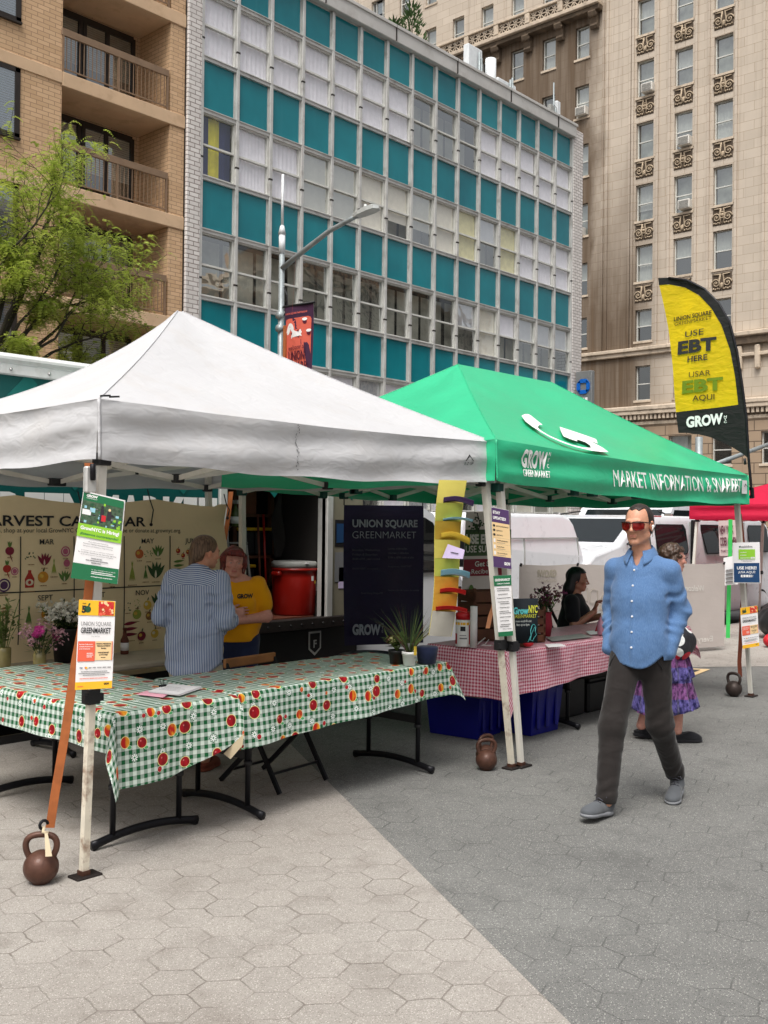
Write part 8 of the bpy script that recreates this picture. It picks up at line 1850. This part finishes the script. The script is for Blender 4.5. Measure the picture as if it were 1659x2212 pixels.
# ---------------------------------------------------------------- things on the tables and under the tents
mat('glass_jar', srgb(150, 140, 90), .1, var=.2, coat=.5); mat('leaf_dark', srgb(54, 76, 38), .7, var=.3, vs=20); mat('leaf_mid', srgb(96, 116, 56), .7, var=.3, vs=20); mat('leaf_burgundy', srgb(84, 36, 40), .7, var=.3, vs=20); mat('leaf_variegated', srgb(178, 176, 120), .7, var=.3, vs=40)
mat('petal_pink', srgb(196, 60, 140), .7, var=.2, vs=40); mat('petal_pale', srgb(206, 160, 170), .8, var=.2, vs=40); mat('petal_white', srgb(222, 220, 206), .8); mat('petal_purple', srgb(96, 36, 70), .8, var=.2); mat('tube_white', srgb(222, 220, 216), .7); mat('wipes_red', srgb(190, 26, 34), .4); mat('chalk_black', srgb(22, 30, 38), .8, var=.2, vs=5); mat('chalk_teal', srgb(96, 196, 196), .9); mat('chalk_yellow', srgb(216, 216, 70), .9); mat('chalk_white', srgb(206, 210, 206), .9)
mat('org_yellow', srgb(190, 178, 84), .75, var=.06, fold=.1); mat('org_lime', srgb(158, 162, 66), .75, var=.06, fold=.1); mat('org_gold', srgb(160, 132, 40), .75, var=.06, fold=.1); mat('org_amber', srgb(176, 128, 36), .75, var=.06, fold=.1); mat('org_grey', srgb(160, 156, 146), .75, var=.06, fold=.1); mat('bin_blue', srgb(10, 14, 116), .4, var=.08); mat('lid_grey', srgb(110, 112, 118), .5)
def flower(b, p, d, n, r, m, seed, m2='bin_yellow'):
    q = random.Random(seed); x, y = frame(d)
    for k in range(n): a = 6.283 * k / n + q.uniform(-.2, .2); e = x * math.cos(a) + y * math.sin(a); t = x * -math.sin(a) + y * math.cos(a); b.add([p, p + e * r * .6 + t * r * .35 + d * r * .2, p + e * r + d * r * .1, p + e * r * .6 - t * r * .35 + d * r * .2], [(0, 1, 2, 3)], m)
    b.ball(p + d * r * .15, r * .22, m2, 4)
def bouquet(t, base, n, h, spread, kinds, seed, stem='leaf_dark', leaves=3):
    q = random.Random(seed); b = MB(); tops = []
    for k in range(n):
        a, s_ = q.uniform(0, 6.283), spread * q.random() ** .6; e = V(base) + V((s_ * math.cos(a), s_ * math.sin(a), h * q.uniform(.65, 1.1))); m_ = V(base).lerp(e, .5) + V((0, 0, h * .1)); b.tube([base, m_, e], .0025, stem, 4, cap=False); tops.append((e, (e - m_).normalized()))
        for j in range(leaves): p = V(base).lerp(e, q.uniform(.4, .95)); d = V((q.gauss(0, 1), q.gauss(0, 1), q.uniform(-.1, .8))).normalized(); l = q.uniform(.04, .09); x, y = frame(d); b.add([p, p + d * l * .5 + x * l * .18, p + d * l, p + d * l * .5 - x * l * .18], [(0, 1, 2, 3)], stem if q.random() < .6 else 'leaf_mid')
    b.build('stems', t); b = MB()
    for k, (e, d) in enumerate(tops):
        m, r, pn = kinds[k % len(kinds)]
        if m is None: continue
        if r < .02:
            for j in range(12): flower(b, e + V((q.gauss(0, .022), q.gauss(0, .022), q.gauss(0, .022))), V((q.gauss(0, 1), q.gauss(0, 1), 1)).normalized(), 5, r, m, k * 20 + j, m)
        else:
            for j in range(3): flower(b, e - d * .008 * j, d, pn, r * (1 - .2 * j), m, k + j, m)
    b.build('blossoms', t)
fj = thing('flower_jar', 'glass jar of pale lilac and pink peonies on the beige back table', 'flowers', (3.80, 6.66, .626)); b = MB(); b.lathe([(0, 0), (.042, 0), (.045, .01), (.045, .10), (.035, .125), (.038, .14)], (3.80, 6.66, .626), 'glass_jar', 20); b.build('jar', fj)
bouquet(fj, V((3.80, 6.66, .66)), 26, .24, .16, [('petal_pale', .012, 5), ('petal_pale', .011, 5), ('petal_pink', .042, 9), ('petal_pale', .012, 5)], 3)
fb = thing('flower_bucket', 'black bucket of small white daisies on the beige back table', 'flowers', (4.12, 6.84, .626)); b = MB(); b.lathe([(0, 0), (.085, 0), (.11, .24), (.115, .25), (.105, .25), (.1, .2)], (4.12, 6.84, .626), 'pot_black', 24); b.build('bucket', fb)
bouquet(fb, V((4.12, 6.84, .80)), 60, .22, .20, [('petal_white', .017, 6), (None, 0, 0), ('petal_white', .016, 6)], 8, leaves=5)
fx2 = thing('flower_jar', 'tall green herb stems in a jar at the left edge of the back table', 'flowers', (3.66, 6.9, .626)); b = MB(); b.lathe([(0, 0), (.05, 0), (.05, .13), (.045, .14)], (3.66, 6.9, .626), 'glass_jar', 18); b.build('jar', fx2); bouquet(fx2, V((3.66, 6.9, .66)), 22, .42, .14, [(None, 0, 0)], 5, 'leaf_mid', 8)
bo = thing('sauce_bottle', 'dark sauce bottle with pale label on the beige back table', 'bottle', (4.68, 6.93, .626)); b = MB(); b.lathe([(0, 0), (.03, 0), (.032, .01), (.032, .11), (.014, .15), (.013, .19), (.016, .19), (.016, .205), (0, .205)], (4.68, 6.93, .626), 'wood_red', 18); b.build('bottle', bo); b = MB(); b.lathe([(.0325, .03), (.0328, .03), (.0328, .09), (.0325, .09)], (4.68, 6.93, .626), 'paper', 18); b.build('label', bo)
b = MB(); b.box((4.02, 6.46, .626), (4.10, 6.52, .642), 'black_plastic', .004); b.build('phone', label='small black phone at the front edge of the beige back table', cat='phone', loc=(4.06, 6.49, .626))
TP = .745
pa = thing('paper_stack', 'white papers with black binder clip lying on the fruit cloth', 'papers', (3.5, 4.9, TP)); c_ = [PG(x, y, TP + .004) for x, y in ((322, 1496), (388, 1503), (438, 1486), (368, 1480))]; b = MB()
for k in range(4): b.add([p + V((.004 * math.sin(k * 5), .004 * k, .002 * k)) for p in c_], [(0, 1, 2, 3)], 'paper')
lines(b, lambda u, v: c_[0].lerp(c_[1], u).lerp(c_[3].lerp(c_[2], u), v) + V((0, .012, .0068)), [(.15, .8, .3), (.15, .75, .42), (.15, .8, .54), (.15, .6, .66)], 'ink_grey', .012, 4); b.build('sheet', pa, solid=.0006)
p = c_[3].lerp(c_[0], .35); b = MB(); b.bar(p + V((-.02, 0, .006)), p + V((.02, .01, .006)), .02, .02, 'black_steel')
for e in (-1, 1): b.tube([p + V((-.01, 0, .012)), p + V((-.02, .0, .045)), p + V((.012, .01, .045)), p + V((.008, .005, .012))], .0016, 'black_steel', 5)
b.build('binder_clip', pa)
b = MB(); c2 = [PG(x, y, TP + .002) for x, y in ((295, 1500), (352, 1507), (372, 1494), (316, 1492))]; b.add(c2, [(0, 1, 2, 3)], 'paper_pink'); b.build('paper', label='pink paper slip beside the white papers on the fruit cloth', cat='paper', loc=tuple(c2[0]), solid=.0006)
def pot(name, lab, cat, c, r0, r1, h, m):
    t = thing(name, lab, cat, c); b = MB(); b.lathe([(0, 0), (r0, 0), (r1 * .97, h * .8), (r1 * 1.04, h * .8), (r1 * 1.04, h), (r1 * .95, h), (r1 * .93, h * .9), (0, h * .9)], c, m, 28); b.build('pot', t); return t
c = tuple(PG(884, 1437, TP)); gp = pot('potted_grass', 'white pot of spiky grass on the far end of the fruit cloth', 'plant', c, .038, .048, .09, 'pot_white'); q = random.Random(4); b = MB()
for k in range(150):
    a = q.uniform(0, 6.283); l = q.uniform(.16, .36); s_ = q.random() ** .7 * .75; d = V((math.cos(a) * s_, math.sin(a) * s_, 1)).normalized(); p0 = V(c) + V((.02 * math.cos(a) * q.random(), .02 * math.sin(a) * q.random(), .085)); x = d.cross(V((math.sin(a), -math.cos(a), .2))).normalized() * .0022; P3_ = [p0 + d * l * t + V((math.cos(a), math.sin(a), -.4)) * (s_ * .22 * l * t * t * 1.6) for t in (0, .35, .7, 1)]
    b.add([p - x * (1 - i / 3.3) for i, p in enumerate(P3_)] + [p + x * (1 - i / 3.3) for i, p in enumerate(P3_)], [(i, i + 1, i + 5, i + 4) for i in range(3)], q.choice(['leaf_dark', 'leaf_dark', 'leaf_mid', 'leaf_burgundy']))
b.build('blades', gp); b = MB(); b.box((c[0] - .012, c[1] - .052, c[2] + .07), (c[0] + .012, c[1] - .049, c[2] + .13), 'paper_yellow'); b.text('Lucky', (c[0], c[1] - .0505, c[2] + .05), rt, (0, 0, 1), .012, 'ink_black'); b.build('plant_tag', gp)
c = tuple(PG(857, 1433, TP)); vp = pot('potted_plant', 'black pot of cream variegated leaves left of the white grass pot', 'plant', c, .045, .055, .09, 'pot_black'); bouquet(vp, V(c) + V((0, 0, .08)), 26, .09, .07, [('leaf_variegated', .022, 5), ('leaf_burgundy', .022, 5)], 12, 'leaf_mid', 4)
b = MB(); c = PG(922, 1432, TP); b.lathe([(0, 0), (.06, 0), (.075, .10), (.07, .11), (0, .105)], c, 'denim_dark', 20); b.build('cloth_planter', label='crumpled dark blue bag right of the white grass pot', cat='bag', loc=tuple(c))
b = MB(); c = PY(800, 1410, 6.2); b.lathe([(.22, 0), (.26, .05), (.27, .06), (.20, .075), (0, .08)], (c.x, c.y, c.z - .04), 'bottle_clear', 28) if False else b.lathe([(0, -.8), (.18, -.8), (.24, 0), (.27, .05), (.28, .06), (.20, .075), (0, .08)], (c.x, c.y, c.z - .04), 'bin_smoke', 28) if 'bin_smoke' in MATS else None
mat('bin_smoke', srgb(44, 52, 50), .3, coat=.4); b = MB(); b.lathe([(0, 0), (.20, 0), (.25, c.z - .06), (.28, c.z - .04), (.28, c.z - .02), (.2, c.z), (0, c.z + .005)], (c.x, c.y, 0), 'bin_smoke', 28); b.build('waste_bin', label='smoky green lidded tub behind the fruit cloth, beneath the purple banner', cat='tub', loc=(c.x, c.y, 0))

# pocket organiser with leaflets
og = thing('pocket_organiser', 'tall yellow pocket organiser full of leaflets hanging from the white canopy corner', 'organiser', (5.1, 4.05, .97))
OD = 6.55; tl, tr3, br3, bl3 = [PD(*c3(x, y), OD) for x, y in ((310, 195), (525, 200), (402, 1405), (225, 1395))]
of = lambda u, v, e=0.: bl3.lerp(br3, u).lerp(tl.lerp(tr3, u), v) + rt * (.03 * math.sin(v * 3.1) * 0 + .012 * math.sin(v * 6)) - fw * (e + .012 * math.sin(u * 3.14) + .01 * math.sin(v * 9))
ys = [195, 372, 512, 655, 800, 940, 1070, 1205, 1400]; ms = ['org_yellow', 'org_lime', 'org_gold', 'org_yellow', 'org_lime', 'org_amber', 'org_amber', 'org_grey']
vv = lambda y: 1 - (y - 195) / 1205
b = MB(); b.grid(lambda u, v: of(u, v), 6, 40, 'org_yellow'); b.build('backing', og)
for k in range(8):
    v1, v0 = vv(ys[k]), vv(ys[k + 1]); b = MB(); b.grid(lambda u, v: of(.02 + .96 * u, v0 + (v1 - v0) * v, .004 + (.03 * v * math.sin(3.14 * u) if k else 0)), 8, 6, ms[k]); b.build('pocket', og)
def leaflets(name, lab, k, m, n, x0, x1, rise, droop=0.):
    v1 = vv(ys[k]); b = MB(); q = random.Random(k)
    for j in range(n):
        o_ = .012 + j * .005; p0, p1 = of(.1, v1, o_), of(.1 + .8, v1, o_); sc = (p1 - p0).length / .8; dx = (p1 - p0).normalized()
        b.grid(lambda u, v: p0 + dx * sc * (x0 + (x1 - x0) * u + q.uniform(0, .002)) + V((0, 0, rise * v + .006 * j - droop * max(0, u - .35) ** 1.3 + .012 * math.sin(3.14 * u))) - fw * (.025 * v + .03 * u * v), 8, 2, m)
    b.build(name, label=lab, cat='leaflets', loc=tuple(p0), group='leaflets in the pocket organiser', solid=.001)
leaflets('leaflet', 'purple leaflets drooping from the topmost pocket of the yellow organiser', 1, 'paper_purple', 4, .15, 1.25, .016, .03); leaflets('leaflet', 'thin pale blue leaflet in the second pocket of the yellow organiser', 2, 'paper_blue', 2, .2, 1.3, .010)
leaflets('leaflet', 'yellow envelope bent over the third pocket of the yellow organiser', 3, 'paper_yellow', 3, .15, 1.25, .03, .05); leaflets('leaflet', 'light blue leaflets fanned in the fifth pocket of the organiser', 5, 'paper_blue', 6, .15, 1.3, .014, .01); leaflets('leaflet', 'dark red leaflets in the sixth pocket of the organiser', 6, 'paper_red', 4, .15, 1.2, .014, .005); leaflets('leaflet', 'bright red leaflets in the lowest pocket of the organiser', 7, 'paper_red', 4, .05, 1.35, .012, .005)
b = MB(); p = [PD(*c3(x, y), OD - .06) for x, y in ((330, 797), (490, 805), (505, 735), (375, 690))]; b.add(p, [(0, 1, 2, 3)], 'paper_lilac'); b.bar(p[0].lerp(p[3], .5).lerp(p[1].lerp(p[2], .5), .3) - fw * .003, p[0].lerp(p[3], .5).lerp(p[1].lerp(p[2], .5), .7) - fw * .003, .006, .002, 'ink_black'); b.build('leaflet', label='lilac card below the yellow envelope on the organiser', cat='leaflets', loc=tuple(p[0]), group='leaflets in the pocket organiser', solid=.001)
mat('bag_clear', srgb(170, 150, 60), .3)
# pink table
def at4(x, y): return PG(*c3(x, y), TP)
c = at4(497, 1478); wp = thing('wipes_tub', 'white and red wipes tub on the pink cloth, left end', 'tub', tuple(c)); b = MB(); b.lathe([(0, 0), (.062, 0), (.064, .01), (.064, .20), (.06, .205), (0, .206)], c, 'pot_white', 28); b.build('tub', wp); b = MB(); b.lathe([(.058, .205), (.063, .205), (.063, .25), (.04, .265), (0, .265)], c, 'wipes_red', 28); b.build('lid', wp)
b = MB()
dirc = V((-fw.x, -fw.y, 0)).normalized(); aa = math.atan2(dirc.y, dirc.x)
def wrap(a0, a1, z0, z1, m, r=.0648): b.grid(lambda u, v: c + V((r * math.cos(aa + a0 + (a1 - a0) * u), r * math.sin(aa + a0 + (a1 - a0) * u), z0 + (z1 - z0) * v)), 8, 1, m)
wrap(-1.5, 1.5, .165, .185, 'sign_amber'); wrap(.55, 1.6, .02, .165, 'wipes_red'); wrap(-1.5, -1.0, .02, .1, 'wipes_red'); wrap(-.5, .1, .12, .155, 'ink_black', .0652); wrap(-.6, .3, .06, .07, 'ink_grey', .0652); wrap(-.6, .2, .085, .09, 'ink_grey', .0652); wrap(.75, .95, .04, .08, 'paper', .0652); b.build('label', wp)
c = at4(572, 1488); b = MB(); b.lathe([(.022, 0), (.027, 0), (.027, .31), (.022, .31)], c, 'tube_white', 20); b.build('paper_roll', label='upright white paper roll beside the wipes tub', cat='paper roll', loc=tuple(c))
def crate(lab, c, w, d, h, rz, grp='wooden crates on the pink table'):
    t = thing('wooden_crate', lab, 'crate', tuple(c), rz, group=grp); T = WM[t.name]
    for k in range(4): z = .01 + k * (h - .02) / 4; b = MB(T); b.box((-w / 2, -d / 2, z), (w / 2, -d / 2 + .01, z + h / 4 - .02), 'crate_wood', .003); b.box((-w / 2, d / 2 - .01, z), (w / 2, d / 2, z + h / 4 - .02), 'crate_wood', .003); b.box((-w / 2, -d / 2 + .011, z), (-w / 2 + .01, d / 2 - .011, z + h / 4 - .02), 'crate_wood', .003); b.box((w / 2 - .01, -d / 2 + .011, z), (w / 2, d / 2 - .011, z + h / 4 - .02), 'crate_wood', .003); b.build('slat', t)
    for sx in (-1, 1):
        for sy in (-1, 1): b = MB(T); b.box((sx * (w / 2 - .012) - .012, sy * (d / 2 - .012) - .012, 0), (sx * (w / 2 - .012) + .012, sy * (d / 2 - .012) + .012, h), 'crate_wood', .003); b.build('corner_post', t)
    b = MB(T); b.box((-w / 2 + .01, -d / 2 + .01, .0), (w / 2 - .01, d / 2 - .01, .012), 'crate_wood'); b.build('base', t)
cc = PG(*c3(660, 1440), TP); crate('brown wooden crate standing behind the white paper roll', cc + V((.12, .1, 0)), .34, .28, .42, rad(-25))
cc2 = PG(*c3(1075, 1455), TP); crate('slim wooden crate behind the chalkboard on the pink cloth', cc2 + V((.02, .12, 0)), .24, .16, .28, rad(-20))
cb = thing('chalkboard', 'black chalkboard with teal and yellow lettering leaning on a crate', 'chalkboard', tuple(PG(*c3(970, 1470), TP)))
kd = 7.55; q4 = [PD(*c3(x, y), kd) for x, y in ((868, 1455), (1066, 1450), (1068, 1108), (876, 1112))]; kf = lambda u, v, e=0.: q4[0].lerp(q4[1], u).lerp(q4[3].lerp(q4[2], u), v) - fw * e
b = MB(); b.grid(lambda u, v: kf(u, v), 2, 2, 'chalk_black'); b.build('board', cb, solid=.012); b = MB(); kw = (q4[1] - q4[0]).length; ux_ = (q4[1] - q4[0]).normalized()
kt = lambda s_, u, v, wd, h, m, bold=0.: b.text(s_, 0, 0, 0, h, m, width=wd * kw, al='L', bold=bold, fn=lambda x, y: kf(u, v, .009) + ux_ * x + V((0, 0, y)))
kt('Grow', .02, .66, .60, .048, 'chalk_teal', .05); kt('NYC', .63, .68, .35, .055, 'chalk_yellow', .03); kt('GREENMARKET', .03, .565, .90, .028, 'chalk_yellow', -.01); kt('mon-wed-fri-sat', .12, .47, .62, .018, 'chalk_white', 0); kt('8am up to 6pm', .16, .39, .50, .018, 'chalk_white', 0)
pts = [(.70, .06), (.74, .16), (.72, .28), (.78, .40), (.86, .42), (.92, .36), (.90, .26), (.95, .18), (.86, .12), (.80, .04), (.74, .06)]
for a_, c_ in zip(pts, pts[1:]): b.bar(kf(*a_, .009), kf(*c_, .009), .005, .002, 'chalk_teal')
b.bar(kf(.62, .02, .009), kf(.88, .36, .009), .005, .002, 'chalk_teal'); b.build('chalk_writing', cb)
c = at4(880, 1500); fp_ = pot('potted_plant', 'small box planter of dark red succulent before the chalkboard', 'plant', tuple(c), .045, .055, .10, 'pot_black'); bouquet(fp_, V(c) + V((0, 0, .08)), 22, .08, .06, [('leaf_burgundy', .025, 6), ('petal_purple', .02, 6)], 22, 'leaf_burgundy', 5)
cjar = PG(*c3(955, 1480), TP); b = MB(); b.box((cjar.x - .03, cjar.y - .03, cjar.z), (cjar.x + .03, cjar.y + .03, cjar.z + .13), 'crate_wood', .006); b.build('wooden_box', label='narrow pale wooden box right of the red succulent', cat='box', loc=tuple(cjar))
c = at4(995, 1482); b = MB(); b.ball(c + V((0, 0, .03)), (.055, .035, .03), 'figure_red', 10); b.build('stress_ball', label='red rounded squeeze toy on the pink cloth before the chalkboard', cat='toy', loc=tuple(c))
b = MB(); b.tube([at4(x, y) + V((0, 0, .006 + .02 * (k % 2))) for k, (x, y) in enumerate(((600, 1470), (660, 1440), (700, 1420), (660, 1490), (620, 1480), (700, 1500), (730, 1480)))], .004, 'tube_white', 6); b.build('cord', label='loose white cord on the pink cloth by the paper roll', cat='cord', loc=tuple(at4(640, 1480)))
c = PG(*c3(1130, 1400), TP); fv = thing('flower_vase', 'maroon vase of dusky purple flowers beside the chalkboard', 'flowers', tuple(c)); b = MB(); b.lathe([(0, 0), (.04, 0), (.055, .10), (.045, .18), (.05, .20)], c, 'banner_red', 20); b.build('vase', fv); bouquet(fv, c + V((0, 0, .12)), 26, .25, .13, [('petal_purple', .014, 6), (None, 0, 0), ('leaf_burgundy', .015, 6)], 31, 'leaf_dark', 3)
for k, (pts, m, lab) in enumerate((([(1120, 1465), (1240, 1460), (1290, 1480), (1150, 1490)], 'paper', 'white sheet near the front edge of the pink cloth'), ([(1130, 1415), (1400, 1385), (1500, 1410), (1180, 1445)], 'paper_blue', 'long grey blue printed sheet across the pink cloth'), ([(1440, 1370), (1560, 1355), (1600, 1385), (1470, 1395)], 'paper', 'white sheet farther back on the pink cloth'))):
    b = MB(); p = [at4(*z) + V((0, 0, .003 + k * .002)) for z in pts]; b.add(p, [(0, 1, 2, 3)], m if k != 1 else 'ink_grey2'.replace('ink_grey2', 'cooler_grey')); b.build('paper', label=lab, cat='paper', loc=tuple(p[0]), solid=.0008)
c = PG(*c3(1560, 1390), TP); sb = thing('sanitiser_bottle', 'clear pump bottle on the pink cloth against the walking man', 'bottle', tuple(c)); b = MB(); b.lathe([(0, 0), (.034, 0), (.036, .01), (.036, .11), (.016, .14), (.016, .15), (0, .15)], c, 'cloudy_plastic' if 'cloudy_plastic' in MATS else mat('cloudy_plastic', srgb(170, 120, 140), .15, coat=.5), 20); b.build('bottle', sb); b = MB(); b.tube([c + V((0, 0, .15)), c + V((0, 0, .19))], .008, 'pot_white', 8); b.bar(c + V((0, 0, .192)) - rt * .04, c + V((0, 0, .192)) + rt * .01, .016, .012, 'pot_white'); b.build('pump', sb)
c = PD(1291, 1345, 9.0); b = MB(); b.add([c - rt * .03 + V((0, 0, -.09)), c + rt * .16 + V((0, 0, -.09)), c + rt * .16 + V((0, 0, .13)), c + rt * .05 + V((0, 0, .13))], [(0, 1, 2, 3)], 'banner_red'); b.build('binder', label='maroon binder propped before the seated woman', cat='binder', loc=tuple(c + V((0, 0, -.09))), solid=.012)
mat('strap_peach', srgb(196, 134, 96), .8)
strap('tie_strap', 'loose peach ribbon hanging beside the wooden crate behind the paired legs', [PD(*c3(x, y), 7.25) for x, y in ((735, 1120), (725, 1180), (700, 1250), (682, 1340))], .03, 'strap_peach', tuple(rt))
# blue bins under the pink table
def bin_(lab, x, y, w, d, h, rz):
    t = thing('storage_bin', lab, 'bin', (x, y, .0), rz, group='blue bins under the pink table'); T = WM[t.name]; b = MB(T); k = .88
    for z0, z1, s0, s1 in ((.004, h, k, 1),): vs = [(sx * w / 2 * s, sy * d / 2 * s, z) for z, s in ((z0, s0), (z1, s1)) for sx, sy in ((-1, -1), (1, -1), (1, 1), (-1, 1))]; b.add(vs, [(3, 2, 1, 0), (4, 5, 6, 7), (0, 1, 5, 4), (1, 2, 6, 5), (2, 3, 7, 6), (3, 0, 4, 7)], 'bin_blue')
    for e in (-.3, 0, .3): b.box((e * w - .02, -d / 2 - .004, .05), (e * w + .02, -d / 2 + .02, h - .03), 'bin_blue', .01)
    b.build('tub', t); b = MB(T); b.box((-w / 2 - .02, -d / 2 - .02, h), (w / 2 + .02, d / 2 + .02, h + .035), 'lid_grey', .01); b.box((-w / 2 + .03, -d / 2 + .03, h + .035), (w / 2 - .03, d / 2 - .03, h + .045), 'lid_grey', .006); b.build('lid', t)
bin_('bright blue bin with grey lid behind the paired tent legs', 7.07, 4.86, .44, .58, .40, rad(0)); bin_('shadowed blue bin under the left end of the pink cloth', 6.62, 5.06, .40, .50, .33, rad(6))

for x, y, h, lab in ((7.75, 5.0, .34, 'black box in deep shade under the middle of the pink cloth'), (8.35, 5.0, .28, 'low black box in deep shade under the right part of the pink cloth')):  # made-up black boxes, added to deepen the dark under the pink table
    t = thing('dark_fill_box', lab, 'box', (x, y, 0), group='black boxes under the pink table'); b = MB(); b.box((x - .27, y - .2, .003), (x + .27, y + .2, h), 'bin_black', .02); b.build('tub', t); b = MB(); b.box((x - .285, y - .215, h + .001), (x + .285, y + .215, h + .03), 'black_plastic', .008); b.build('lid', t)
